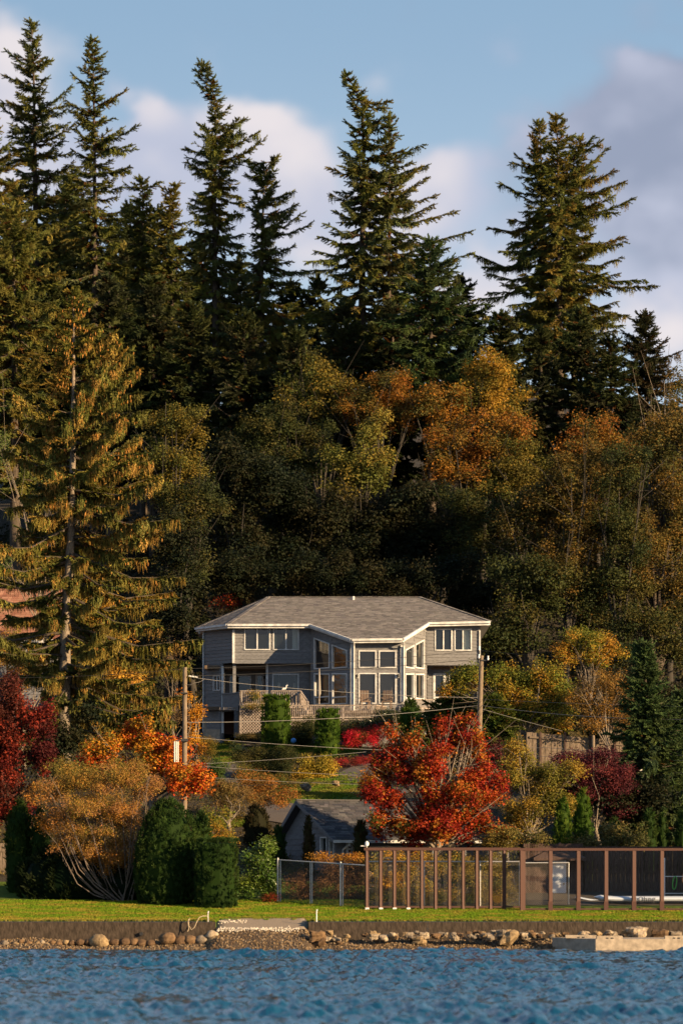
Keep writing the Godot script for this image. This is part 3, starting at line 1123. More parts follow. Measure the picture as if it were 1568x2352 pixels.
	var ret2 := Wall.new(xd.call(511, 165.7), xd.call(511, 167.6), at)
	wall(h, ret2, [Vector2(0, low_up - at.y), Vector2(ret2.length, low_up - at.y)], base, [])
	var lower := Wall.new(xd.call(613, 165.7), xd.call(716, 165.7), at)
	var lw := fix([lower.hole(625.5, 686.4, 1620, 1547.6, 1547.6)], at)
	wall(h, lower, [Vector2(0, low_up - at.y), Vector2(lower.length, low_up - at.y)], floor_y - at.y - 0.5, lw)
	window(h, lower, lw[0], [])
	# prow
	var ty4: float = plane.call(162.0) - under
	var wpl := Wall.new(a3, a4, at)
	var pl := fix([wpl.hole(721.7, 757.6, 1536.3, 1464.6, 1477.8), wpl.hole(762.8, 798.2, 1534.9, 1480.2, 1493.4), wpl.hole(721.7, 757.6, 1618, 1546.7, 1546.7), wpl.hole(762.8, 798.2, 1618, 1546.0, 1546.0)], at)
	wall(h, wpl, [Vector2(0, tb - at.y), Vector2(wpl.length, ty4 - at.y)], floor_y - at.y - 0.5, pl)
	window(h, wpl, pl[0])
	window(h, wpl, pl[1])
	window(h, wpl, pl[2], [], [0.42])
	window(h, wpl, pl[3], [], [0.42])
	var wpc := Wall.new(a4, a5, at)
	var pc := fix([wpc.hole(823.2, 863.7, 1534.4, 1493.9, 1493.9), wpc.hole(869.4, 909.5, 1534.4, 1494.2, 1494.2), wpc.hole(823.2, 863.7, 1616.5, 1545.7, 1545.7), wpc.hole(869.4, 909.5, 1617, 1545.7, 1545.7)], at)
	wall(h, wpc, [Vector2(0, ty4 - at.y), Vector2(wpc.length, ty4 - at.y)], floor_y - at.y - 0.5, pc)
	for q in pc:
		window(h, wpc, q)
	var wpr := Wall.new(a5, a6, at)
	var tb6: float = plane.call(165.3) - under
	var pr_ := fix([wpr.hole(929.0, 950.0, 1535.4, 1492.0, 1480.5), wpr.hole(952.0, 972.5, 1536.3, 1479.5, 1468.4), wpr.hole(929.0, 949.5, 1606, 1546.7, 1546.7), wpr.hole(952.0, 972.7, 1606.5, 1547.3, 1547.3)], at)
	wall(h, wpr, [Vector2(0, ty4 - at.y), Vector2(wpr.length, tb6 - at.y)], floor_y - at.y - 0.5, pr_)
	for q in pr_:
		window(h, wpr, q, [], [], 0.08)
	# right bay
	var wr := Wall.new(a6, a7, at)
	var rw := fix([wr.hole(997.7, 1037.8, 1494.8, 1444.3, 1444.3), wr.hole(1042.5, 1082.6, 1494.8, 1444.3, 1444.3)], at)
	var low_r := Y(1526, 165.4)
	wall(h, wr, [Vector2(0, tb6 - at.y), Vector2(wr.length, tb6 - at.y)], low_r - at.y, rw)
	window(h, wr, rw[0], [0.5])
	window(h, wr, rw[1], [0.5])
	var fl3 := Geo.new()
	prism(fl3, wr, 0.0, wr.length, low_r - at.y - 0.05, low_r - at.y - 0.05, low_r - at.y, low_r - at.y, 0.03, -1.6)
	part(h, "overhang", fl3.mesh(), M.siding)
	var wrl := Wall.new(xd.call(981, 166.4), xd.call(1099, 166.6), at)
	var rl := fix([wrl.hole(994, 1022.7, 1614, 1546.7, 1546.7), wrl.hole(1029.8, 1062, 1600, 1547.6, 1547.6)], at)
	wall(h, wrl, [Vector2(0, low_r - at.y), Vector2(wrl.length, low_r - at.y)], floor_y - at.y - 1.5, rl)
	window(h, wrl, rl[0], [], [0.3], 0.13, "door")
	window(h, wrl, rl[1])
	var side := Wall.new(a7, Vector2(a7.x - 0.02, 175.5), at)
	wall(h, side, [Vector2(0, tb6 - at.y), Vector2(side.length, tb6 - at.y)], 0.5, [])
	var back := Geo.new()
	back.hexa([Vector3(a1.x, base, -175.5 - at.z + 0.1), Vector3(a7.x, base, -175.5 - at.z + 0.1), Vector3(a7.x, base, -175.5 - at.z), Vector3(a1.x, base, -175.5 - at.z), Vector3(a1.x, tb - at.y, -175.5 - at.z + 0.1), Vector3(a7.x, tb - at.y, -175.5 - at.z + 0.1), Vector3(a7.x, tb - at.y, -175.5 - at.z), Vector3(a1.x, tb - at.y, -175.5 - at.z)])
	part(h, "rear_wall", back.mesh(), M.siding)
	var lside := Geo.new()
	lside.hexa([Vector3(a1.x, base, -167.0 - at.z), Vector3(a1.x + 0.1, base, -167.0 - at.z), Vector3(a1.x + 0.1, base, -175.5 - at.z), Vector3(a1.x, base, -175.5 - at.z), Vector3(a1.x, tb - at.y, -167.0 - at.z), Vector3(a1.x + 0.1, tb - at.y, -167.0 - at.z), Vector3(a1.x + 0.1, tb - at.y, -175.5 - at.z), Vector3(a1.x, tb - at.y, -175.5 - at.z)])
	part(h, "side_wall", lside.mesh(), M.siding)
	# inside: floors, partition, stair wall, curtains, pendant lamps
	block(h, "floor_slab", M.interior_floor, Vector3(0, floor_y - at.y - 0.12, -4.6), Vector3(15.4, 0.2, 9.6))
	block(h, "floor_slab", M.interior_floor, Vector3(-4.6, low_up - at.y - 0.2, -3.4), Vector3(6.4, 0.2, 7.2))
	block(h, "floor_slab", M.interior_floor, Vector3(6.0, low_up - at.y - 0.2, -3.6), Vector3(3.6, 0.2, 6.4))
	block(h, "inner_wall", M.interior, Vector3(0, 3.2, -4.4), Vector3(15.3, 6.2, 0.12))
	block(h, "inner_wall", M.interior, Vector3(-1.75, 3.2, -1.9), Vector3(0.1, 6.2, 4.8))
	block(h, "inner_wall", M.interior, Vector3(4.45, 3.2, -2.2), Vector3(0.1, 6.2, 4.2))
	block(h, "inner_door", M.wood_door, Vector3(-2.6, floor_y - at.y + 1.05, -1.6), Vector3(0.75, 2.1, 0.08))
	for x in [-3.6, -3.1, -2.7]:
		var lg := Geo.new()
		lg.tube([Vector3(x, 4.2, -1.3), Vector3(x, 3.4, -1.3), Vector3(x, 3.36, -1.3), Vector3(x, 3.1, -1.3)], [0.01, 0.01, 0.07, 0.1], 8)
		part(h, "pendant_lamp", lg.mesh(), M.lamp_white)
	for q in [[w1, 0.88, 0.98, "curtain"], [w2, 0.74, 0.98, "curtain"], [w2, 0.02, 0.14, "dark_cloth"], [w2, 0.34, 0.47, "dark_cloth"], [rw[1], 0.55, 0.98, "curtain"]]:
		var cg := Geo.new()
		var ww: Wall = wl if q[0] != rw[1] else wr
		var hh: Dictionary = q[0]
		for i in 8:
			var u0: float = lerpf(hh.u0, hh.u1, lerpf(q[1], q[2], i / 8.0))
			var u1: float = lerpf(hh.u0, hh.u1, lerpf(q[1], q[2], (i + 1) / 8.0))
			var k0 := -0.2 - 0.06 * (i % 2)
			var k1 := -0.2 - 0.06 * ((i + 1) % 2)
			cg.quad(ww.p(u0, hh.y0, k0), ww.p(u1, hh.y0, k1), ww.p(u1, hh.yl, k1), ww.p(u0, hh.yl, k0))
		part(h, "curtain", cg.mesh(), M[q[3]])
	# corner boards and downspouts
	for q in [[468.5, 167.0, 1445, 1680], [536.5, 164.95, 1447, 1523], [511.5, 165.72, 1530, 1684], [613.5, 165.62, 1523, 1604], [979.5, 165.2, 1452, 1527], [1101.0, 165.55, 1448, 1580], [716.0, 165.65, 1524, 1620]]:
		var wide := 0.13 if q[0] < 979.0 and q[0] != 468.5 and q[0] != 716.0 else 0.09
		var m: Material = M.siding if q[0] == 979.5 or q[0] == 716.0 else M.white_trim
		block(h, "corner_board", m, P(q[0], (q[2] + q[3]) / 2.0, q[1]) - at, Vector3(wide, (q[3] - q[2]) / F * q[1], 0.13))
	for q in [[808.0, 161.95, 1480, 1640], [922.5, 162.05, 1482, 1612]]:
		block(h, "corner_board", M.white_trim, P(q[0], (q[2] + q[3]) / 2.0, q[1]) - at, Vector3(0.16, (q[3] - q[2]) / F * q[1], 0.16))
		var dg := Geo.new()
		var x0: float = q[0] + 4.5
		dg.tube([P(x0, 1474, q[1] - 0.5) - at, P(x0, 1480, q[1] - 0.4) - at, P(x0, 1486, q[1] - 0.13) - at, P(x0, 1560, q[1] - 0.13) - at, P(x0, q[3], q[1] - 0.13) - at], [0.05, 0.05, 0.05, 0.05, 0.05], 6)
		part(h, "downspout", dg.mesh(), M.white_trim)
	var elbow := Geo.new()
	elbow.tube([e0 + Vector3(0.12, -0.12, 0.1), e0 + Vector3(0.18, -0.3, 0.05), P(467, 1452, 166.9) - at, P(467, 1680, 166.9) - at], [0.045, 0.045, 0.045, 0.045], 6)
	part(h, "downspout", elbow.mesh(), M.white_trim)
	for q in [[819.5, 1552.5, wpc], [914.0, 1552.0, wpc], [980.5, 1555.0, wrl], [607.5, 1556.0, porch]]:
		var ww: Wall = q[2]
		var s := ww.s_of(q[0])
		var y := ww.y_of(q[0], q[1]) - at.y
		var lamp := part(h, "wall_lamp", unit_box, M.white_trim, Transform3D(Basis.from_scale(Vector3(0.17, 0.26, 0.05)), ww.p(s, y, 0.05)))
		var lg := Geo.new()
		lg.tube([ww.p(s, y - 0.1, 0.14), ww.p(s, y + 0.05, 0.16), ww.p(s, y + 0.1, 0.14)], [0.06, 0.09, 0.02], 8)
		part(h, "lamp_head", lg.mesh(), M.black_metal)
	# porch parapet, underside and steps of the foundation
	var par := Wall.new(xd.call(511, 165.65), xd.call(552, 164.4), at)
	var pg := Geo.new()
	prism(pg, par, 0.0, par.length, Y(1634, 165) - at.y, Y(1634, 165) - at.y, Y(1594, 165) - at.y, Y(1594, 165) - at.y, 0.0, -0.12)
	part(h, "porch_parapet", pg.mesh(), M.siding)
	var cap := Geo.new()
	prism(cap, par, -0.03, par.length + 0.03, Y(1594, 165) - at.y, Y(1594, 165) - at.y, Y(1591, 165) - at.y, Y(1591, 165) - at.y, 0.04, -0.16)
	part(h, "parapet_cap", cap.mesh(), M.siding)
	block(h, "porch_floor", M.deck_wood, Vector3(X(560, 166) - at.x, floor_y - at.y - 0.2, -0.2), Vector3(2.7, 0.16, 3.0))
	block(h, "porch_post", M.siding, P(538.5, 1560, 165.3) - at, Vector3(0.17, 2.0, 0.17))
	block(h, "garage_wall", M.wood_door, P(527, 1655, 166.9) - at, Vector3(1.0, 1.6, 0.1))
	block(h, "plinth", M.garage_siding, P(546, 1662, 164.9) - at, Vector3(0.4, 1.6, 0.3))
	block(h, "foundation_step", M.pale_concrete, P(474, 1672, 166.85) - at, Vector3(0.35, 1.2, 0.12), Basis(Vector3.UP, 0.0))
	var fw_ := Geo.new()
	prism(fw_, lc, 0.0, lc.length, base - 0.3, base - 0.3, Y(1673, 166.5) - at.y, Y(1676, 166.0) - at.y, 0.05, -0.05)
	part(h, "foundation", fw_.mesh(), M.pale_concrete)
	var under_prow := Geo.new()
	for w in [wpl, wpc, wpr]:
		prism(under_prow, w, 0.0, w.length, -0.8, -0.8, floor_y - at.y - 0.5, floor_y - at.y - 0.5, -0.02, -0.16)
	part(h, "foundation", under_prow.mesh(), M.siding)

func fix(holes: Array, at: Vector3) -> Array:     # heights relative to the house
	for h in holes:
		if not h.has("fixed"):
			h.y0 -= at.y
			h.yl -= at.y
			h.yr -= at.y
			h.fixed = true
	return holes

func railing(o: Node3D, at: Vector3, a: Vector3, b: Vector3, high: float, gap := 0.115, floor_gap := 0.05) -> void:
	var u := Vector3.UP
	beam(o, "top_rail", M.deck_wood, a + u * high - at, b + u * high - at, 0.09, 0.045)
	beam(o, "bottom_rail", M.deck_wood, a + u * floor_gap - at, b + u * floor_gap - at, 0.05, 0.07)
	var k := int(Vector2(b.x - a.x, b.z - a.z).length() / gap)
	for i in k + 1:
		var p := a.lerp(b, float(i) / k)
		var post := i % 16 == 0 or i == k
		block(o, "post" if post else "baluster", M.deck_wood, p + u * (high * 0.5 - (0.06 if post else 0.0)) - at, Vector3(0.085 if post else 0.042, high - (0.0 if post else 0.05), 0.085 if post else 0.03))

func lattice(o: Node3D, at: Vector3, a: Vector3, b: Vector3, low_a: float, low_b: float) -> void:     # crossing slats between a-b and a sloping lower edge
	var len := a.distance_to(b)
	var u := (b - a) / len
	var step := 0.17
	for dir: float in [1.0, -1.0]:
		var off := 0.0 if dir > 0 else 0.018
		var s := -2.5
		while s < len + 2.5:
			# line: along u at s + dir * t, down t
			var t0 := 0.0
			var t1 := 3.0
			if dir > 0:
				t0 = maxf(t0, -s)
				t1 = minf(t1, len - s)
			else:
				t0 = maxf(t0, s - len)
				t1 = minf(t1, s)
			var lim := (a.y - lerpf(low_a, low_b, clampf((s + dir * (t0 + t1) * 0.5) / len, 0, 1)))
			t1 = minf(t1, lim)
			if t1 - t0 > 0.05:
				var p := a + u * (s + dir * t0) + Vector3.DOWN * t0
				var q := a + u * (s + dir * t1) + Vector3.DOWN * t1
				beam(o, "lattice_slat", M.deck_wood, p - at + Vector3(0, 0, off), q - at + Vector3(0, 0, off), 0.016, 0.042)
			s += step

func deck() -> void:
	rng.seed = 502
	var at := on_ground(700, 163.0)
	var o := thing("timber_deck", "weathered pink-grey timber deck with railings and lattice skirts before the house", "deck", at)
	var d1 := 163.4
	var a := P(552, 1618, d1)
	var b := P(690, 1618, d1)
	b.y = a.y
	railing(o, at, a, b, Y(1587, d1) - a.y)
	railing(o, at, a, Vector3(a.x, a.y, -165.0), Y(1587, d1) - a.y, 0.115)
	block(o, "deck_floor", M.deck_wood, (a + b) / 2.0 + Vector3(0, -0.1, -1.0) - at, Vector3(b.x - a.x, 0.14, 2.2))
	var st := P(708, 1622, 161.8)
	railing(o, at, Vector3(b.x, a.y, b.z), Vector3(st.x, st.y - 0.55, st.z), Y(1587, d1) - a.y, 0.13)
	for i in 4:
		block(o, "step", M.deck_wood, Vector3(lerpf(b.x - 0.1, st.x, i / 3.0), a.y - 0.18 * (i + 1), lerpf(b.z, st.z, i / 3.0)) - at, Vector3(0.9, 0.05, 0.35))
	lattice(o, at, a + Vector3(0, -0.05, 0.05), P(626, 1618, d1) + Vector3(0, -0.05, 0.05), Y(1688, d1), Y(1682, d1))
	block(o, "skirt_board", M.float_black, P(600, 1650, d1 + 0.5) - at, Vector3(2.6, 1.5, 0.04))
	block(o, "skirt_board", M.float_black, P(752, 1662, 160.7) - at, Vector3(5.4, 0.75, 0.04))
	beam(o, "trim_board", M.deck_wood, a + Vector3(-0.1, -0.02, 0.1) - at, b + Vector3(0, -0.02, 0.1) - at, 0.05, 0.09)
	block(o, "corner_post", M.deck_wood, P(552, 1652, d1) - at, Vector3(0.1, 1.75, 0.1))
	var d2 := 160.2
	var c := P(640, 1650, d2)
	var e := P(862, 1650, d2)
	railing(o, at, c, e, Y(1620, d2) - c.y, 0.11)
	block(o, "deck_floor", M.deck_wood, (c + e) / 2.0 + Vector3(0, -0.1, -0.95) - at, Vector3(e.x - c.x, 0.14, 1.9))
	lattice(o, at, c + Vector3(0, -0.06, 0.05), e + Vector3(0, -0.06, 0.05), Y(1668, d2), Y(1667, d2))
	railing(o, at, e, Vector3(e.x + 0.6, e.y, e.z - 1.6), Y(1620, d2) - c.y, 0.12)
	var f := P(950, 1628, 161.5)
	var g := P(1016, 1628, 162.5)
	g.y = f.y
	railing(o, at, f, g, Y(1606, 161.5) - f.y, 0.12)
	block(o, "deck_floor", M.deck_wood, (f + g) / 2.0 + Vector3(0, -0.1, -1.0) - at, Vector3(g.x - f.x, 0.14, 2.4))
	block(o, "deck_floor", M.deck_wood, P(880, 1628, 161.2) + Vector3(0, -0.2, 0) - at, Vector3(4.2, 0.14, 1.6))
	# things on the deck
	for q in [[838, "left", 160.9], [888, "right", 161.1]]:
		var p := P(q[0], 1628, q[2])
		var ch := thing("deck_chair", "slatted wooden chair on the deck under the %s tall prow window" % q[1], "chair", p, 0.2 if q[1] == "left" else -0.2)
		for k in 6:
			block(ch, "back_slat", M.teak, Vector3(-0.22 + 0.088 * k, 0.72, -0.22), Vector3(0.05, 0.62, 0.025))
		block(ch, "seat", M.teak, Vector3(0, 0.4, 0), Vector3(0.52, 0.05, 0.48))
		for sx in [-1, 1]:
			for sz in [-1, 1]:
				block(ch, "leg", M.teak, Vector3(0.23 * sx, 0.2, 0.21 * sz), Vector3(0.05, 0.4, 0.05))
			block(ch, "armrest", M.teak, Vector3(0.27 * sx, 0.6, 0.0), Vector3(0.07, 0.03, 0.5))
	var pu := P(733, 1622, 161.6)
	var um := thing("parasol", "closed pale parasol standing on the deck before the left prow window", "parasol", pu)
	var ug := Geo.new()
	ug.tube([Vector3(0, 0, 0), Vector3(0, 2.1, 0)], [0.03, 0.03], 6)
	part(um, "pole", ug.mesh(), M.deck_wood)
	var uc := Geo.new()
	uc.tube([Vector3(0, 0.55, 0), Vector3(0, 0.7, 0), Vector3(0, 1.3, 0), Vector3(0, 2.0, 0), Vector3(0, 2.1, 0)], [0.03, 0.1, 0.08, 0.04, 0.01], 9)
	part(um, "canopy", uc.mesh(), M.canvas)
	block(um, "base", M.black_metal, Vector3(0, 0.05, 0), Vector3(0.4, 0.1, 0.4))
	var bd := thing("ornament_bird", "small white bird ornament perched on the deck rail by the dining window", "ornament", P(654, 1587, d1) + Vector3(0, 0.02, 0))
	var bg := Geo.new()
	bg.tube([Vector3(-0.16, 0.06, 0), Vector3(-0.08, 0.1, 0), Vector3(0.03, 0.12, 0), Vector3(0.08, 0.18, 0), Vector3(0.08, 0.27, 0), Vector3(0.13, 0.3, 0), Vector3(0.2, 0.29, 0)], [0.01, 0.06, 0.07, 0.035, 0.03, 0.035, 0.005], 7)
	part(bd, "body", bg.mesh(), M.porcelain)

# ------------------------------------------------------------------ setting
func grid(xs: Array, ds: Array, height: Callable) -> ArrayMesh:
	var v := PackedVector3Array()
	var n := PackedVector3Array()
	var idx := PackedInt32Array()
	for d in ds:
		for x in xs:
			v.append(Vector3(x, height.call(x, d), -d))
	var w := xs.size()
	var hgt := ds.size()
	n.resize(v.size())
	for j in hgt:
		for i in w:
			var l := v[j * w + maxi(i - 1, 0)]
			var r := v[j * w + mini(i + 1, w - 1)]
			var u := v[mini(j + 1, hgt - 1) * w + i]
			var b := v[maxi(j - 1, 0) * w + i]
			n[j * w + i] = (r - l).cross(u - b).normalized()
	for j in hgt - 1:
		for i in w - 1:
			var k := j * w + i
			for q in [k, k + w, k + 1, k + 1, k + w, k + w + 1]:
				idx.append(q)
	var arr := []
	arr.resize(Mesh.ARRAY_MAX)
	arr[Mesh.ARRAY_VERTEX] = v
	arr[Mesh.ARRAY_NORMAL] = n
	arr[Mesh.ARRAY_INDEX] = idx
	var m := ArrayMesh.new()
	m.add_surface_from_arrays(Mesh.PRIMITIVE_TRIANGLES, arr)
	return m

func steps(from: float, to: float, by: float) -> Array:
	var out := []
	var k := int(round((to - from) / by))
	for i in k + 1:
		out.append(lerpf(from, to, float(i) / k))
	return out

func beach_y(x: float, d: float) -> float:
	var ramp := smoothstep(-5.1, -4.6, x) * smoothstep(-1.0, -1.4, x)
	var y := lerpf(-0.42, 0.3, (d - 106.6) / 3.4)
	y += 0.04 * sin(x * 0.9) + 0.03 * sin(x * 2.3 + d)
	var up := lerpf(-0.25, 0.66, clampf((d - 106.9) / 2.8, 0.0, 1.0)) + 0.03 * sin(x * 3.1 + d * 2.0)
	if d > 109.7:
		up = lerpf(0.66, 0.98, (d - 109.7) / 1.6)
	return lerpf(y, maxf(y, up), ramp)

func lawn_y(x: float, d: float) -> float:
	var inside := smoothstep(-4.86, -4.7, x) * (1.0 - smoothstep(-1.32, -1.2, x)) * (1.0 - smoothstep(111.3, 111.75, d))
	return lerpf(G(x, d) + 0.03, minf(beach_y(x, d), G(x, d)) - 0.12, inside)

func wave(x: float, d: float) -> float:
	var y := 0.0
	for k in WAVES:
		y += k[2] * sin(x * k[0] + d * k[1] + k[3] + 0.7 * sin(x * k[1] * 0.37 + d * k[0] * 0.21))
	var gust := 0.75 + 0.7 * fine.get_noise_2d(x * 1.6 + 9.0, d * 2.2)
	var n := fine.get_noise_2d(x * 25.0, d * 31.0)
	y += 0.165 * (n + 0.35 * absf(n)) + 0.06 * fine.get_noise_2d(x * 56.0 + 50.0, d * 66.0)
	return y * smoothstep(108.2, 104.5, d) * gust - 0.02

var WAVES := []

func setting() -> void:
	rng.seed = 31
	for i in 10:
		var l := lerpf(0.8, 4.2, pow(i / 9.0, 1.3))
		var a := rng.randf_range(-0.7, 0.7) + 1.25
		var k := TAU / l
		WAVES.append([cos(a) * k, sin(a) * k, 0.009 * pow(l, 0.9), rng.randf() * TAU])
	var xs := [-600.0, -200.0, -80.0, -40.0, -24.0, -17.0] + steps(-14.0, 14.0, 0.09) + [17.0, 24.0, 40.0, 80.0, 200.0, 600.0]
	var ds := [-900.0, -300.0, -100.0, -20.0, 10.0, 30.0, 45.0] + steps(54.0, 108.6, 0.12)
	struct("water", grid(xs, ds, wave), M.water)
	struct("beach", grid([-90.0, -50.0, -30.0] + steps(-16.0, 16.0, 0.25) + [30.0, 50.0, 90.0], [100.0, 105.0] + steps(106.4, 110.4, 0.2) , beach_y), M.beach_gravel)
	struct("boat_ramp", grid(steps(-4.78, -1.22, 0.2), steps(109.75, 111.6, 0.2), func(x, d): return beach_y(x, d) + 0.03), M.ramp)
	struct("hillside", grid([-260.0, -160.0, -110.0] + steps(-80.0, 80.0, 1.0) + [110.0, 160.0, 260.0], steps(111.9, 260.0, 1.0) + [280.0, 320.0, 380.0, 460.0], G), M.forest_floor)
	struct("lawn", grid(steps(-40.0, -6.0, 0.5) + steps(-5.9, 0.0, 0.1) + steps(0.5, 40.0, 0.5), steps(110.3, 112.4, 0.15) + steps(112.9, 124.0, 0.5), lawn_y), M.grass)
	struct("yard", grid(steps(X(850, 118.0), 30.0, 0.5), steps(116.4, 123.5, 0.5), func(x, d): return G(x, d) + 0.045), M.yard)
	# sea walls
	for q in [["sea_wall", -40.0, X(495, 110), "weathered concrete sea wall left of the boat ramp with a drain hole"], ["sea_wall", X(708, 110), 40.0, "dark stained concrete sea wall right of the boat ramp below the glass fence"]]:
		var o := thing(q[0], q[3], "wall", Vector3((q[1] + q[2]) / 2.0, 0, -110.2))
		var x0: float = q[1]
		var joints := [x0]
		var cut: Array = [-40.0, -22.0, X(309, 110), X(495, 110)] if x0 < -10 else [x0, X(982, 110), X(1234, 110), 22.0, 40.0]
		for i in cut.size() - 1:
			var g := Geo.new()
			var hx: float = (cut[i + 1] - cut[i])
			var l := hx / 2.0 - 0.008
			g.hexa([Vector3(-l, -0.4, 0.26), Vector3(l, -0.4, 0.26), Vector3(l, -0.4, -0.16), Vector3(-l, -0.4, -0.16), Vector3(-l, 0.96, 0.14), Vector3(l, 0.96, 0.14), Vector3(l, 0.96, -0.16), Vector3(-l, 0.96, -0.16)])
			part(o, "wall_panel", g.mesh(), M.sea_wall, Transform3D(Basis(), Vector3((cut[i] + cut[i + 1]) / 2.0 - o.position.x, 0, 0)))
		for dr in ([[325.0, 2145.0]] if x0 < -10 else [[1008.0, 2147.0], [1211.0, 2146.0]]):
			var dg := Geo.new()
			var c := P(dr[0], dr[1], 109.97) - o.position
			dg.tube([c + Vector3(0, 0, -0.1), c + Vector3(0, 0, 0.07)], [0.075, 0.075], 10)
			part(o, "drain_pipe", dg.mesh(), M.float_black)
	# driveway, paths, garden lawn
	ribbon("driveway", [[430, 1690], [500, 1692], [570, 1700], [640, 1712]], 3.2, M.asphalt)
	ribbon("driveway", [[500, 1702], [512, 1722], [523, 1745], [533, 1775], [548, 1800]], 2.5, M.asphalt)
	ribbon("driveway", [[900, 1752], [840, 1775], [800, 1795], [830, 1812], [900, 1830]], 2.6, M.asphalt)
	ribbon("driveway", [[700, 1858], [650, 1866], [600, 1885]], 2.6, M.asphalt)
	patch("garden_lawn", [[490, 1703], [540, 1725], [545, 1765], [520, 1790], [470, 1720]])
	patch("garden_lawn", [[610, 1718], [700, 1712], [800, 1706], [830, 1722], [790, 1738], [690, 1738]])
	patch("garden_lawn", [[640, 1800], [760, 1778], [860, 1832], [850, 1850], [640, 1850]])
	patch("garden_lawn", [[500, 1885], [560, 1880], [560, 1900], [500, 1903]])
	patch("garden_lawn", [[1270, 1735], [1380, 1740], [1370, 1790], [1260, 1780]])
	under_growth()
	# grass blades on the shore lawn
	var places := []
	var tint := PackedColorArray()
	for i in 42000:
		var d := 110.36 + 8.0 * pow(rng.randf(), 1.25)
		var x := rng.randf_range(-14.5, 14.5)
		if x > X(498, 110) and x < X(705, 110) and d < 111.5 + 0.4 * fine.get_noise_1d(x * 30.0):
			continue
		if x > X(846, 115.0) and d > 115.4:
			continue
		var s := rng.randf_range(0.04, 0.075)
		places.append(Transform3D(Basis(Vector3.UP, rng.randf() * TAU).scaled(Vector3(s * 1.8, s, s * 1.8)), Vector3(x, G(x, d) + 0.025, -d)))
		var dry := clampf(0.5 + fine.get_noise_2d(x * 12.0, d * 20.0) * 1.2 + (0.35 if x < -5.0 and d < 112.0 else -0.25), 0.0, 1.0)
		tint.append(shade(Color(0.125, 0.21, 0.012).lerp(Color(0.28, 0.215, 0.035), dry), rng.randf_range(0.8, 1.2)))
	for i in 5200:
		var d := 110.34 + 0.3 * rng.randf() * rng.randf()
		var x := rng.randf_range(-14.5, 14.5)
		if x > X(490, 110) and x < X(712, 110):
			d += 1.35
		if fine.get_noise_1d(x * 40.0) < -0.12:
			continue
		var s := rng.randf_range(0.06, 0.13)
		places.append(Transform3D(Basis(Vector3.UP, rng.randf() * TAU).scaled(Vector3(s, s, s)), Vector3(x, G(x, d) + 0.02, -d)))
		tint.append(shade(Color(0.13, 0.18, 0.015).lerp(Color(0.25, 0.19, 0.06), rng.randf()), rng.randf_range(0.6, 1.15)))
	var gr := swarm(self, "grass", grass_tuft(), M.blade, places, tint)
	tag(gr, "short green and yellowing grass of the shore lawn", "grass")
	var pl := []
	var pt := PackedColorArray()
	for q in [[520.0, 1730.0, 30.0, 22.0], [715.0, 1724.0, 95.0, 12.0], [750.0, 1812.0, 95.0, 26.0], [530.0, 1890.0, 30.0, 8.0], [1320.0, 1760.0, 50.0, 22.0]]:
		for i in 2500:
			var p := seen_ground(q[0] + q[2] * rng.randfn() * 0.5, q[1] + q[3] * rng.randfn() * 0.5)
			var s := rng.randf_range(0.06, 0.12)
			pl.append(Transform3D(Basis(Vector3.UP, rng.randf() * TAU).scaled(Vector3(s * 1.7, s, s * 1.7)), p + Vector3(0, 0.04, 0)))
			pt.append(shade(Color(0.085, 0.14, 0.012).lerp(Color(0.17, 0.14, 0.03), clampf(0.4 + fine.get_noise_2d(p.x * 9.0, p.z * 9.0), 0, 1)), rng.randf_range(0.8, 1.2)))
	tag(swarm(self, "garden_grass", grass_tuft(), M.blade, pl, pt), "rough grass on the garden banks below the house", "grass")

var kept_clear := {}

func keep_clear(p: Vector3, r: float) -> void:
	for i in range(int(floor((p.x - r) * 2.0)), int(ceil((p.x + r) * 2.0)) + 1):
		for j in range(int(floor((p.z - r) * 2.0)), int(ceil((p.z + r) * 2.0)) + 1):
			kept_clear[Vector2i(i, j)] = true

func under_growth() -> void:
	rng.seed = 33
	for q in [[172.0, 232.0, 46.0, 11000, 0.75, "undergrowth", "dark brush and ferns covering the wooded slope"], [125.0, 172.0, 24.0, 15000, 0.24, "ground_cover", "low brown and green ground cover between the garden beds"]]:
		var places := []
		var tint := PackedColorArray()
		for i in q[3]:
			var d := rng.randf_range(q[0], q[1])
			var x: float = rng.randf_range(-q[2], q[2])
			if kept_clear.has(Vector2i(int(floor(x * 2.0)), int(floor(-d * 2.0)))) or (d > 164.0 and d < 176.5 and absf(x) < 8.3):
				continue
			var s: float = q[4] * rng.randf_range(0.6, 1.3)
			var p := Vector3(x, G(x, d) + s * 0.35, -d)
			places.append(Transform3D(any_basis(s), p))
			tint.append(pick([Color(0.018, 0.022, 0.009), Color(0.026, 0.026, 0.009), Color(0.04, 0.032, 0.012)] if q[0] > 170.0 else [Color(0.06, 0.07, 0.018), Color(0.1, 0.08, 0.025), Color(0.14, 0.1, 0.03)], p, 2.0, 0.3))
		tag(swarm(self, q[5], leaf_clump("oval", 27, 0.32, 0.62), M.leaf, places, tint), q[6], "undergrowth")

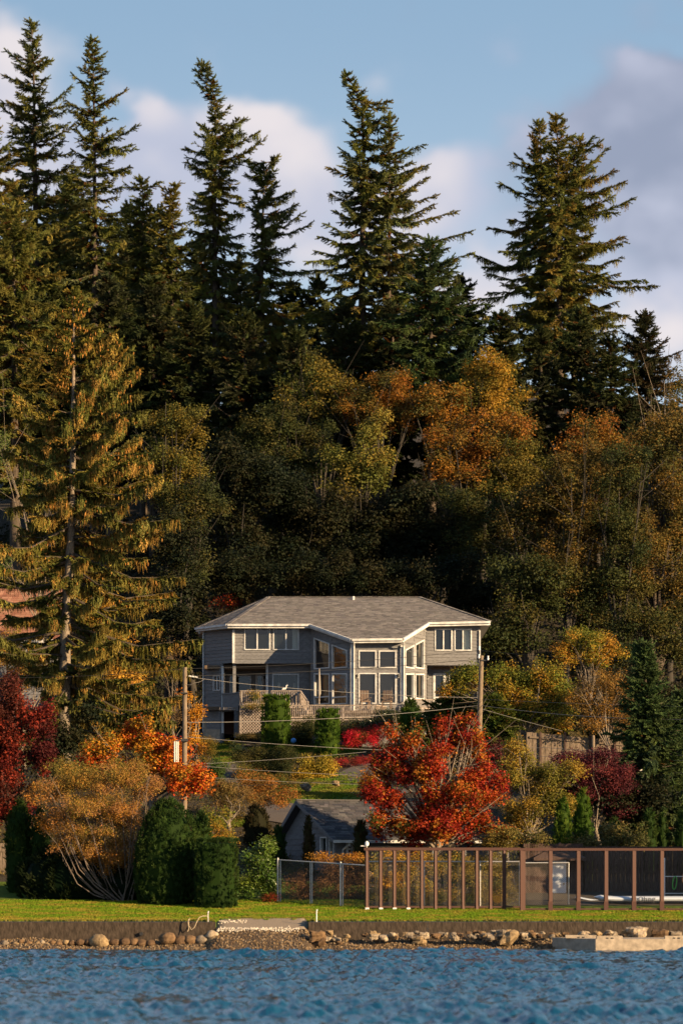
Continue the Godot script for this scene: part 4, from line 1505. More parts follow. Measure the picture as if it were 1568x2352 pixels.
func ribbon(called: String, line: Array, wide: float, m: Material) -> void:
	var pts := []
	for q in line:
		pts.append(seen_ground(q[0], q[1]))
	var curve := Curve3D.new()
	for i in pts.size():
		var t: Vector3 = (pts[mini(i + 1, pts.size() - 1)] - pts[maxi(i - 1, 0)]) * 0.16
		curve.add_point(pts[i], -t, t)
	var g := Geo.new()
	var len := curve.get_baked_length()
	var k := int(len / 0.4) + 1
	var rows := []
	for i in k + 1:
		var p := curve.sample_baked(len * i / k)
		var q := curve.sample_baked(minf(len * i / k + 0.1, len)) - curve.sample_baked(maxf(len * i / k - 0.1, 0.0))
		var side := Vector3(-q.z, 0, q.x).normalized()
		keep_clear(p, wide * 0.5)
		var row := []
		for j in 7:
			var e := p + side * wide * (j / 6.0 - 0.5)
			row.append(Vector3(e.x, G(e.x, -e.z) + 0.05, e.z))
		rows.append(row)
	for i in k:
		for j in 6:
			g.quad(rows[i][j], rows[i][j + 1], rows[i + 1][j + 1], rows[i + 1][j])
	for i in g.n.size():
		if g.n[i].y < 0.0:
			g.n[i] = -g.n[i]
	struct(called, g.mesh(), m)

func patch(called: String, corners: Array) -> void:
	var flat := PackedVector2Array()
	for q in corners:
		var p := seen_ground(q[0], q[1])
		flat.append(Vector2(p.x, p.z))
	var g := Geo.new()
	var lo := flat[0]
	var hi := flat[0]
	for p in flat:
		lo = lo.min(p)
		hi = hi.max(p)
	var x := lo.x
	while x < hi.x:
		var z := lo.y
		while z < hi.y:
			if Geometry2D.is_point_in_polygon(Vector2(x + 0.2, z + 0.2), flat):
				keep_clear(Vector3(x + 0.2, 0, z + 0.2), 0.3)
				var q := []
				for c in [[0.0, 0.4], [0.4, 0.4], [0.4, 0.0], [0.0, 0.0]]:
					q.append(Vector3(x + c[0], G(x + c[0], -z - c[1]) + 0.03, z + c[1]))
				g.quad(q[0], q[1], q[2], q[3])
			z += 0.4
		x += 0.4
	struct(called, g.mesh(), M.grass)

# ------------------------------------------------------------------ shore things
func rock_mesh(seed_: int, flat: float, rough: float) -> ArrayMesh:
	var key := "rock%d" % seed_
	if leafs.has(key):
		return leafs[key]
	var sp := SphereMesh.new()
	sp.radius = 1.0
	sp.height = 2.0
	sp.radial_segments = 16
	sp.rings = 9
	var a := sp.get_mesh_arrays()
	var v: PackedVector3Array = a[Mesh.ARRAY_VERTEX]
	var f := FastNoiseLite.new()
	f.seed = seed_
	f.frequency = 0.55
	f.fractal_octaves = 3
	for i in v.size():
		var p := v[i]
		var k := 1.0 + rough * f.get_noise_3d(p.x * 1.2, p.y * 1.2, p.z * 1.2) * 1.5
		if rough > 0.4:
			var q := p.snapped(Vector3(0.5, 0.5, 0.5))
			k *= lerpf(1.0, 0.9 / maxf(maxf(absf(p.x), absf(p.z)), absf(p.y)), 0.35)
		v[i] = Vector3(p.x * k, p.y * k * flat, p.z * k * 0.85)
	var st := SurfaceTool.new()
	st.begin(Mesh.PRIMITIVE_TRIANGLES)
	if rough > 0.4:
		st.set_smooth_group(-1)
	var idx: PackedInt32Array = a[Mesh.ARRAY_INDEX]
	for i in idx:
		st.add_vertex(v[i])
	if rough <= 0.4:
		st.index()
	st.generate_normals()
	leafs[key] = st.commit()
	return leafs[key]

func rock(label: String, px: float, py: float, half: float, d: float, kind: int, shape: int, rough := 0.22, flat := 0.75, group := "") -> void:
	var o := MeshInstance3D.new()
	o.name = numbered("boulder" if half > 20 else "rock")
	o.mesh = rock_mesh(shape, flat, rough)
	o.material_override = M["stone%d" % kind]
	add_child(o)
	var r := half * d / F
	o.transform = Transform3D(Basis(Vector3.UP, rng.randf_range(-0.6, 0.6)).scaled(Vector3(r, r, r)), P(px, py, d))
	tag(o, label, "rock", group)

func shore() -> void:
	rng.seed = 90
	# the row of rounded boulders along the left wall (picture x, y of the middle, half width, colour, label)
	var row := [[12, 2166, 11, 2, "grey rounded stone at the far left end of the row below the left sea wall"], [37, 2168, 9, 0, "small tan stone second from the left end of the shore row"], [48, 2162, 8, 4, "small brown stone tucked behind the second stone from the left end"], [66, 2166, 10, 4, "orange-brown round stone third in the row from the left end"],
		[88, 2168, 9, 0, "pale buff stone among the small ones left of the big tan boulder"], [98, 2163, 7, 3, "palest small stone touching the wall left of the big tan boulder"], [108, 2168, 8, 0, "small ochre stone left of the rusty one in the shore row"], [121, 2164, 8, 4, "small wall-side stone above the rusty one in the shore row"], [136, 2167, 10, 4, "rusty brown stone with a pale top in the left shore row"], [152, 2163, 8, 0, "small cream-topped stone right of the rusty one in the left shore row"], [166, 2165, 9, 1, "small dark brown stone just before the dark pair left of the big boulder"],
		[184, 2164, 12, 1, "dark stone in the shade of the dark pair left of the big boulder"], [203, 2163, 11, 1, "dark stone with tan top touching the big boulder on its left"], [227, 2161, 27, 0, "big tan and grey boulder sitting against the left sea wall"], [262, 2164, 14, 1, "reddish round stone touching the big tan boulder on its right"], [286, 2164, 15, 1, "dark brown round stone second right of the big tan boulder"],
		[307, 2164, 13, 4, "tan-topped stone third right of the big tan boulder"], [327, 2166, 14, 1, "shadowed dark stone below the drain hole of the left sea wall"], [348, 2166, 13, 1, "round red-brown stone right of the shadowed one below the drain hole"], [366, 2169, 8, 1, "small brown stone between the red-brown stone and the large oval one"], [384, 2156, 22, 4, "large oval brown boulder with a lit top near the rope"],
		[412, 2162, 19, 1, "smooth dark brown boulder right of the large oval one"], [437, 2159, 18, 4, "round brown boulder second left of the split pale boulder"], [463, 2158, 17, 2, "grey-topped boulder touching the split pale boulder on its left"], [494, 2162, 24, 0, "grey and rust split boulder at the right end of the left row"], [487, 2148, 16, 3, "flat cream slab of rock lying on the split boulder by the wall end"]]
	for q in row:
		rock(q[4], q[0], q[1] + (2.0 if q[2] > 20 else 1.0), q[2] * 0.95, 109.2 - (0.25 if q[2] > 30 else 0.0), q[3], (q[0] as int) % 7, 0.2, 0.72 if q[2] < 30 else 0.62)
	# broken rocks below the right wall
	var big := [[726, 2152, 20, 4, "brown angular boulder at the left end of the right sea wall"], [735, 2164, 17, 1, "dark low rock in front of the brown angular boulder at the wall corner"], [779, 2166, 7, 1, "small dark rock alone on the gravel right of the wall corner boulders"], [858, 2153, 11, 3, "cream upright rock right of the first drain in the right rock scatter"], [880, 2155, 13, 3, "pale grey chunky rock below the first drain of the right sea wall"], [905, 2151, 11, 0, "tan rock just right of the first drain of the right sea wall"],
		[938, 2151, 12, 2, "grey rounded rock left of the tall pale rock in the scatter"], [972, 2150, 13, 3, "tall pale rock leaning on the right sea wall left of the reddish stones"], [960, 2161, 15, 0, "buff wedge of rock at the front edge of the right rock scatter"], [1000, 2151, 12, 4, "rusty stone in the scatter left of the second drain"], [1082, 2152, 11, 2, "grey stone below the second drain of the right sea wall"], [1120, 2154, 17, 2, "rounded grey rock right of the second drain of the right sea wall"],
		[1043, 2153, 12, 3, "white-grey rock midway between the two drains of the right sea wall"], [1167, 2153, 25, 0, "large tan block of rock left of the dock end"], [1152, 2145, 14, 2, "grey rock behind the large tan block left of the dock"], [1207, 2151, 14, 3, "light rock between the large tan block and the dock end"], [1340, 2150, 15, 3, "white rock above the weeds behind the dock end"], [1400, 2152, 18, 2, "grey pyramid rock behind the dock near the second raised plank block"], [1462, 2146, 26, 3, "largest pale slab behind the right part of the dock"], [1512, 2150, 22, 1, "dark rock behind the dock near the right edge"], [1548, 2150, 16, 2, "grey round rock at the right edge behind the dock"]]
	for q in big:
		rock(q[4], q[0], q[1], q[2] * 0.95, 109.0, q[3], 20 + (q[0] as int) % 6, 0.55, 0.7)
	for i in 130:
		var px := rng.randf_range(745, 1568)
		var py := 2150.0 + rng.randfn() * 5.0 + (3.0 if px < 900 else 0.0)
		var tone := [0, 3, 2, 4, 0, 3, 1][rng.randi_range(0, 6)] as int
		var word: String = ["tan", "dark brown", "grey", "whitish", "rusty"][[0, 1, 2, 3, 4].find(tone)]
		rock("small %s broken stone in the scatter of rocks along the right sea wall" % word, px, clampf(py, 2141.0, 2162.0), rng.randf_range(3.5, 8.5), 109.1 + rng.randf_range(-0.3, 0.4), tone, 20 + rng.randi_range(0, 5), 0.55, 0.72, "small %s stones along the right sea wall" % word)
	# pebbles on the beach
	var places := []
	var tint := PackedColorArray()
	for i in 11000:
		var x := rng.randf_range(-14.5, 14.5)
		var d := rng.randf_range(107.8, 109.95)
		if x > -4.6 and x < -1.4:
			d = rng.randf_range(107.4, 109.8)
		var s := rng.randf_range(0.012, 0.042)
		places.append(Transform3D(any_basis(s), Vector3(x, beach_y(x, d) + s * 0.3, -d)))
		tint.append(shade([Color(0.12, 0.075, 0.037), Color(0.18, 0.12, 0.06), Color(0.065, 0.043, 0.028), Color(0.2, 0.15, 0.1)][rng.randi_range(0, 3)], rng.randf_range(0.7, 1.3)))
	tag(swarm(self, "pebbles", rock_mesh(3, 0.7, 0.2), M.pebble, places, tint), "brown and tan pebbles covering the narrow beach", "pebbles")
	# a line of shells at the top of the ramp
	places = []
	tint = PackedColorArray()
	for i in 520:
		var x := rng.randf_range(-4.7, -1.6)
		var d := (111.0 if i % 3 == 0 else 109.72) + rng.randfn() * 0.13
		if i % 3 == 0 and x > -3.6:
			continue
		var s := rng.randf_range(0.015, 0.035)
		places.append(Transform3D(any_basis(s), Vector3(x, beach_y(x, d) + 0.04, -d)))
		tint.append(shade(Color(0.55, 0.49, 0.41), rng.randf_range(0.8, 1.1)))
	tag(swarm(self, "shells", rock_mesh(3, 0.7, 0.2), M.pebble, places, tint), "line of bleached shells washed up on the boat ramp", "shells")
	# rope and the two mooring pins
	for q in [[478.0, 2118.0, 22.0, "white mooring pin with a rope on the end of the left sea wall"], [727.0, 2116.0, 24.0, "short white pipe standing in the lawn at the right wall's end"]]:
		var p := P(q[0], q[1], 110.2)
		var o := thing("mooring_pin" if q[0] < 500 else "marker_pipe", q[3], "pin" if q[0] < 500 else "pipe", p)
		var g := Geo.new()
		var hh: float = q[2] * 110.2 / F
		g.tube([Vector3(0, -0.1, 0), Vector3(0, hh, 0)], [0.02, 0.02], 8)
		part(o, "shaft", g.mesh(), M.galvanised if q[0] < 500 else M.white_paint)
		var cg := Geo.new()
		cg.tube([Vector3(0, hh, 0), Vector3(0.02, hh + 0.04, 0), Vector3(0.04, hh + 0.05, 0)], [0.026, 0.026, 0.01], 8)
		part(o, "cap", cg.mesh(), M.white_paint)
	var rp := P(478, 2104, 110.1)
	var ro := thing("mooring_rope", "frayed tan mooring rope hanging over the left sea wall", "rope", rp)
	var rg := Geo.new()
	var path := []
	for q in [[478, 2104, 110.1], [466, 2104, 110.0], [458, 2107, 109.95], [452, 2118, 109.86], [447, 2130, 109.82], [440, 2136, 109.8], [434, 2126, 109.83], [433, 2112, 109.88], [436, 2108, 109.95], [432, 2118, 109.86], [434, 2134, 109.8], [431, 2140, 109.79]]:
		path.append(P(q[0], q[1], q[2]) - rp)
	var rr := []
	for q in path:
		rr.append(0.016)
	rg.tube(path, rr, 6)
	part(ro, "strand", rg.mesh(), M.rope)
	# weeds among the rocks and a small ornament by the cottage
	broad({"name": "weeds", "label": "patch of green weeds among the rocks behind the dock", "cat": "weeds", "px": 1318, "d": 109.4, "at": Vector3(X(1318, 109.4), 0.35, -109.4), "cols": [Color(0.1, 0.13, 0.02), Color(0.16, 0.16, 0.03), Color(0.22, 0.14, 0.03)], "blobs": [[1305, 2147, 26, 6], [1330, 2148, 18, 5]], "leaf": "long", "clump": 0.13, "n": 1.6, "gap": -0.4})
	var lp := on_ground(842, 119.6)
	var la := thing("garden_lantern", "small white lantern on a thin post beside the cottage shutter", "lantern", lp)
	var lg := Geo.new()
	lg.tube([Vector3(0, -0.1, 0), Vector3(0, Y(1943, 119.6) - lp.y, 0)], [0.02, 0.02], 6)
	part(la, "post", lg.mesh(), M.galvanised)
	var lh := Geo.new()
	var ly := Y(1943, 119.6) - lp.y
	lh.tube([Vector3(0, ly, 0), Vector3(0, ly + 0.04, 0), Vector3(0, ly + 0.14, 0), Vector3(0, ly + 0.2, 0)], [0.04, 0.09, 0.09, 0.01], 8)
	part(la, "lantern_head", lh.mesh(), M.white_paint)
	block(la, "arm", M.white_paint, Vector3(-0.12, ly, 0), Vector3(0.26, 0.03, 0.03))
	dock()

func dock() -> void:
	var d := 106.2
	var y0 := 0.1
	var c := P(1367, 2175, d)
	var o := thing("floating_dock", "pale concrete floating dock with raised bollard blocks at the right water's edge", "dock", Vector3(c.x, 0, c.z))
	var yt := Y(2157, d)
	var yb := Y(2184, d)
	var back := Vector3(X(1267, d + 2.4) - c.x, 0, -2.4)
	var right := Vector3(9.0, 0, -0.35)
	var g := Geo.new()
	var q := [Vector3.ZERO, right, right + back, back]
	var pts := []
	for y in [yb, yt]:
		for p in q:
			pts.append(p + Vector3(0, y, 0))
	g.hexa(pts)
	part(o, "deck_slab", g.mesh(), M.pale_concrete)
	var f := Geo.new()
	pts = []
	for y in [-0.4, yb - 0.004]:
		for p in [Vector3(0.12, 0, -0.15), right + Vector3(0, 0, -0.15), right + back, back + Vector3(0.25, 0, 0.1)]:
			pts.append(p + Vector3(0, y, 0))
	f.hexa(pts)
	part(o, "float", f.mesh(), M.float_black)
	for x in [[1.62, 2.55], [2.62, 3.5]]:
		var k := right.normalized()
		block(o, "orange_float", M.orange_block, k * ((x[0] + x[1]) / 2.0) + Vector3(0, (yb - 0.02) - 0.16, -0.12), Vector3(x[1] - x[0], 0.3, 0.12), Basis(Vector3.UP, 0.039))
	for x in [[0.1, 1.25, -1.6], [0.05, 1.0, -0.25], [2.55, 3.4, -0.2], [4.0, 5.2, -0.2], [5.9, 6.8, -0.2]]:
		var at: Vector3 = right.normalized() * ((x[0] + x[1]) / 2.0) + Vector3(0, yt + 0.055, x[2])
		if x[2] < -1.0:
			at = back * 0.62 + Vector3(0.45, yt + 0.055, 0)
		block(o, "kerb_block", M.pale_concrete, at, Vector3(x[1] - x[0], 0.11, 0.2), Basis(Vector3.UP, 0.039))
		for s in [-0.09, 0.09]:
			block(o, "scupper", M.float_black, at + Vector3(s, -0.025, 0.1), Vector3(0.1, 0.045, 0.012), Basis(Vector3.UP, 0.039))

# ------------------------------------------------------------------ fences at the lawn
func ground_end(px: float, d: float) -> Vector3:
	return on_ground(px, d)

func chain_fence(label: String, a: Vector3, b: Vector3, high: float, posts: Array, pitch: float, thick_posts: Array, mid_wire: float) -> void:
	var o := thing("chain_link_fence", label, "fence", a)
	var u := Vector3.UP
	var L := a.distance_to(b)
	var g := Geo.new()
	var hh := high - 0.03
	var s := -hh
	while s < L:
		for dir in [0, 1]:
			var t0 := clampf(s / L, 0.0, 1.0)
			var t1 := clampf((s + hh) / L, 0.0, 1.0)
			var h0 := (t0 * L - s) / hh
			var h1 := (t1 * L - s) / hh
			if dir == 1:
				h0 = 1.0 - h0
				h1 = 1.0 - h1
			var p: Vector3 = a.lerp(b, t0) + u * (0.03 + hh * h0)
			var q: Vector3 = a.lerp(b, t1) + u * (0.03 + hh * h1)
			if p.distance_to(q) > 0.03:
				g.bar(p - a, q - a, 0.0055, 0.0055, Vector3(0.1, 0.3, 1))
		s += pitch
	part(o, "chain_mesh", g.mesh(), M.wire_mesh).set_meta("kind", "stuff")
	var rg := Geo.new()
	rg.tube([u * high, b - a + u * high], [0.026, 0.026], 8)
	part(o, "top_rail", rg.mesh(), M.galvanised)
	for t in posts:
		var pg := Geo.new()
		var p := a.lerp(b, t) - a
		var r := 0.042 if t in thick_posts else 0.024
		pg.tube([p + u * -0.2, p + u * (high + (0.06 if t in thick_posts else 0.0)), p + u * (high + (0.09 if t in thick_posts else 0.01))], [r, r, r * 0.3], 8)
		part(o, "post", pg.mesh(), M.galvanised)
	if mid_wire > 0.0:
		var wg := Geo.new()
		wg.tube([u * high * 0.52, a.lerp(b, 0.25) - a + u * high * 0.49, a.lerp(b, 0.49) - a + u * high * 0.53], [0.012, 0.012, 0.012], 5)
		part(o, "tension_wire", wg.mesh(), M.dark_cable)

func front_fences() -> void:
	rng.seed = 61
	# chain link with a rail, left of the glass
	var a := on_ground(638, 117.8)
	var b := on_ground(842, 115.5)
	chain_fence("galvanised chain link fence running from the laurel to the glass screen", a, b, Y(1975, 117.8) - a.y, [0.0, 0.03, 0.37, 0.39, 0.71, 0.735, 1.0], 0.075, [0.0, 0.71], 1.0)
	var c := on_ground(846, 115.9)
	var e := on_ground(1192, 115.9)
	chain_fence("chain link fence standing behind the narrow glass panes", c, e, Y(1979, 115.9) - c.y, [0.0, 0.37, 0.74, 1.0], 0.085, [], 0.0)
	var c2 := on_ground(1196, 116.6)
	var e2 := on_ground(1305, 116.7)
	chain_fence("short chain link length behind the first wide glass panes", c2, e2, Y(1982, 116.6) - c2.y, [0.0, 1.0], 0.085, [], 0.0)
	# glass screen of narrow panes
	var d := 115.0
	var xs := []
	for i in 12:
		xs.append(lerpf(842.0, 1157.0, i / 10.0))
	var at := on_ground(842, d)
	var o := thing("glass_screen", "brown timber windbreak of ten narrow glass panes on the lawn", "windscreen", at)
	var top := Y(1950.0, d)
	var bot := Y(2083.0, d)
	for i in 11:
		var p := on_ground(xs[i], d)
		block(o, "post", M.brown_paint, Vector3(p.x, (top + p.y - 0.02) / 2.0, p.z) - at, Vector3(0.11, top - p.y + 0.02, 0.12), Basis(Vector3.UP, 0.42))
		block(o, "stop_bead", M.brown_paint, Vector3(p.x + 0.065, (top + bot) / 2.0, p.z + 0.02) - at, Vector3(0.03, top - bot - 0.1, 0.06))
		if i < 4:
			block(o, "post_foot", M.white_paint, Vector3(p.x + 0.02, p.y + 0.03, p.z + 0.04) - at, Vector3(0.15, 0.16, 0.13))
		var x0: float = p.x
		var x1: float = X(xs[i + 1], d) if i < 10 else X(1192, d)
		var g := Geo.new()
		var z := -d - at.z - 0.01
		g.quad(Vector3(x0 + 0.055 - at.x, bot - at.y, z), Vector3(x1 - 0.055 - at.x, bot - at.y, z), Vector3(x1 - 0.055 - at.x, top - at.y - 0.05, z), Vector3(x0 + 0.055 - at.x, top - at.y - 0.05, z))
		part(o, "pane", g.mesh(), M.screen_glass)
	var r := X(1192, d)
	block(o, "top_rail", M.brown_paint, Vector3((at.x + r) / 2.0 - 0.03, top, -d) - at, Vector3(r - at.x + 0.16, 0.11, 0.16))
	block(o, "bottom_rail", M.brown_paint, Vector3((at.x + r) / 2.0, bot, -d - 0.005) - at, Vector3(r - at.x, 0.07, 0.09))
	# the wide panes to the right
	var d2 := 114.6
	var at2 := on_ground(1199, d2)
	var o2 := thing("glass_screen", "red-brown timber windbreak of wide glass panes before the shed and boards", "windscreen", at2)
	var top2 := Y(1951.0, d2)
	var bot2 := Y(2088.0, d2)
	var px := [1199.0, 1263.0, 1327.0, 1390.5, 1454.5, 1518.5, 1582.5, 1646.0]
	for i in px.size():
		var p := on_ground(px[i], d2)
		block(o2, "post", M.brown_paint, Vector3(p.x, (top2 + p.y - 0.05) / 2.0, p.z) - at2, Vector3(0.2 if i == 0 else 0.14, top2 - p.y + 0.05, 0.15), Basis(Vector3.UP, 0.2))
		if i > 0:
			block(o2, "post_cleat", M.brown_paint, Vector3(p.x, p.y + 0.2, p.z + 0.09) - at2, Vector3(0.17, 0.4, 0.05))
		if i < px.size() - 1:
			var x0 := p.x + 0.07
			var x1 := X(px[i + 1], d2) - 0.07
			var g := Geo.new()
			g.quad(Vector3(x0 - at2.x, bot2 - at2.y, 0), Vector3(x1 - at2.x, bot2 - at2.y, 0), Vector3(x1 - at2.x, top2 - at2.y - 0.04, 0), Vector3(x0 - at2.x, top2 - at2.y - 0.04, 0))
			part(o2, "pane", g.mesh(), M.screen_glass)
	var r2 := X(1650, d2)
	block(o2, "top_rail", M.brown_paint, Vector3((at2.x + r2) / 2.0 - 0.03, top2, -d2) - at2, Vector3(r2 - at2.x + 0.16, 0.1, 0.18))
	block(o2, "bottom_rail", M.brown_paint, Vector3((at2.x + r2) / 2.0, bot2, -d2 - 0.005) - at2, Vector3(r2 - at2.x, 0.06, 0.1))
	# shed with a white door
	var ds := 121.0
	var sb := on_ground(1272, ds)
	var sh := thing("garden_shed", "dark brown shed with a pale door behind the wide glass", "shed", sb)
	block(sh, "wall", M.fence_wood, Vector3(-0.05, 1.05, -1.1), Vector3(2.5, 2.1, 2.0))
	for q in [[-0.75, 0.3], [-1.0, 0.3], [0.9, 0.5]]:
		for k in 3:
			block(sh, "wall_board", M.fence_wood, Vector3(q[0] - 0.2 + 0.16 * k, 1.05, -0.09), Vector3(0.145, 2.1, 0.03))
	var dr := block(sh, "door", M.board_white, P(1282, 2026, ds) - sb + Vector3(0, 0.02, 0), Vector3(0.62, 2.2, 0.06))
	var kn := Geo.new()
	kn.tube([P(1293, 2030, ds) - sb + Vector3(0, 0, 0.03), P(1293, 2030, ds) - sb + Vector3(0, 0, 0.1)], [0.025, 0.04], 8)
	part(sh, "door_knob", kn.mesh(), M.black_metal)
	var rf := Geo.new()
	var pk := P(1285, 1935, ds + 0.8) - sb
	var c0 := P(1225, 1970, ds - 0.4) - sb
	var c1 := P(1345, 1970, ds - 0.4) - sb
	var c3 := c0 + Vector3(0, 0, -3.0)
	var c4 := c1 + Vector3(0, 0, -3.0)
	for dy in [Vector3.ZERO, Vector3(0, -0.12, 0)]:
		rf.tri(c0 + dy, c1 + dy, pk + dy)
		rf.tri(c1 + dy, c4 + dy, pk + dy)
		rf.tri(c4 + dy, c3 + dy, pk + dy)
		rf.tri(c3 + dy, c0 + dy, pk + dy)
	rf.quad(c0 + Vector3(0, -0.12, 0), c1 + Vector3(0, -0.12, 0), c1, c0)
	part(sh, "roof", rf.mesh(), M.fence_wood)
	# dark board fence
	var fa := on_ground(1300, 121.5)
	var bf := thing("board_fence", "dark red-brown board fence behind the wide glass panes", "fence", fa)
	var fx := fa.x
	var i := 0
	while fx < 24.0:
		var gy := G(fx, 121.5)
		block(bf, "fence_board", M.fence_wood, Vector3(fx - fa.x, gy - fa.y + 0.95, rng.randf_range(-0.012, 0.012)), Vector3(0.185, 1.98 + rng.randf_range(-0.02, 0.02), 0.025))
		if i % 12 == 4:
			block(bf, "post", M.fence_wood, Vector3(fx - fa.x, gy - fa.y + 0.9, 0.07), Vector3(0.1, 1.9, 0.1))
		fx += 0.197
		i += 1
	for y in [0.85, 1.85]:
		beam(bf, "rail", M.fence_wood, Vector3(0, y, 0.04), Vector3(24.0 - fa.x, y, 0.04), 0.05, 0.09)
	# paddle boards
	var kb := P(1362, 2080, 117.0)
	var kd := thing("paddle_board", "thick white board lying on the lawn behind the wide panes", "paddleboard", Vector3(kb.x, G(kb.x, 117.0) + 0.02, kb.z), 0.0)
	var kg := Geo.new()
	hull(kg, 6.4, 0.34, 0.25)
	part(kd, "hull", kg.mesh(), M.board_white, Transform3D(Basis(), Vector3(0, 0.2, 0)))
	var tm := TextMesh.new()
	tm.text = "veQhng"
	var sf := SystemFont.new()
	sf.font_names = PackedStringArray(["Droid Serif"])
	sf.font_italic = true
	tm.font = sf
	tm.font_size = 64
	tm.pixel_size = 0.0042
	tm.depth = 0.01
	part(kd, "lettering", tm, M.ink, Transform3D(Basis(), Vector3(X(1474, 117.0) - kb.x, 0.2, 0.345)))
	var k2 := P(1330, 2066, 118.5)
	var kd2 := thing("paddle_board", "thin white board lying tilted behind the thick white one", "paddleboard", Vector3(k2.x, k2.y, k2.z), 0.0)
	var kg2 := Geo.new()
	hull(kg2, 2.9, 0.3, 0.12)
	part(kd2, "hull", kg2.mesh(), M.board_white, Transform3D(Basis(Vector3(0, 0, 1), -0.07), Vector3(-0.2, 0.0, 0)))
	for x in [0.5, 1.9]:
		block(kd2, "rest", M.fence_wood, Vector3(x, (G(k2.x, 118.5) - k2.y) / 2.0 - 0.1, 0), Vector3(0.1, absf(G(k2.x, 118.5) - k2.y) + 0.1, 0.4))
	# rack with a green hose
	var rk := on_ground(1525, 119.0)
	var rack := thing("pipe_rack", "thin white pipe rack against the board fence at the right edge", "rack", rk)
	for y in [Y(2013, 119.0), Y(2052, 119.0)]:
		beam(rack, "rail", M.white_paint, Vector3(0, y - rk.y, 0), Vector3(2.2, y - rk.y, 0), 0.03, 0.03)
	for x in [0.0, 1.1, 2.2]:
		block(rack, "upright", M.white_paint, Vector3(x, 0.85, 0), Vector3(0.035, 1.7, 0.035))
	var hs := P(1548, 2028, 118.9)
	var ho := thing("hose_coil", "bright green hose loop hung on the pipe rack", "hose", hs)
	var hg := Geo.new()
	var ring := []
	var rr := []
	for k in 13:
		var t := TAU * k / 12.0
		ring.append(Vector3(0.08 * cos(t) + 0.03 * sin(t), 0.27 * sin(t), 0.02))
		rr.append(0.022)
	hg.tube(ring, rr, 6)
	part(ho, "loop", hg.mesh(), M.green_hose)

func hull(g: Geo, len: float, half: float, thick: float) -> void:     # a board with rounded ends along +x
	var rings := []
	for i in 25:
		var u := i / 24.0
		var e := minf(u, 1.0 - u) * len
		var w := half * sqrt(clampf(1.0 - pow(1.0 - clampf(e / 0.5, 0, 1), 2), 0.0, 1.0)) + 0.004
		var t := thick * 0.5 * sqrt(clampf(1.0 - pow(1.0 - clampf(e / 0.3, 0, 1), 2), 0.0, 1.0)) + 0.003
		var ring := []
		for k in 14:
			var a := TAU * k / 14
			ring.append(Vector3(u * len, t * sin(a) + 0.1 * pow(clampf(1.0 - e / 1.0, 0, 1), 2), w * cos(a)))
		rings.append(ring)
	for i in 24:
		for k in 14:
			var j := (k + 1) % 14
			g.quad(rings[i][k], rings[i][j], rings[i + 1][j], rings[i + 1][k])

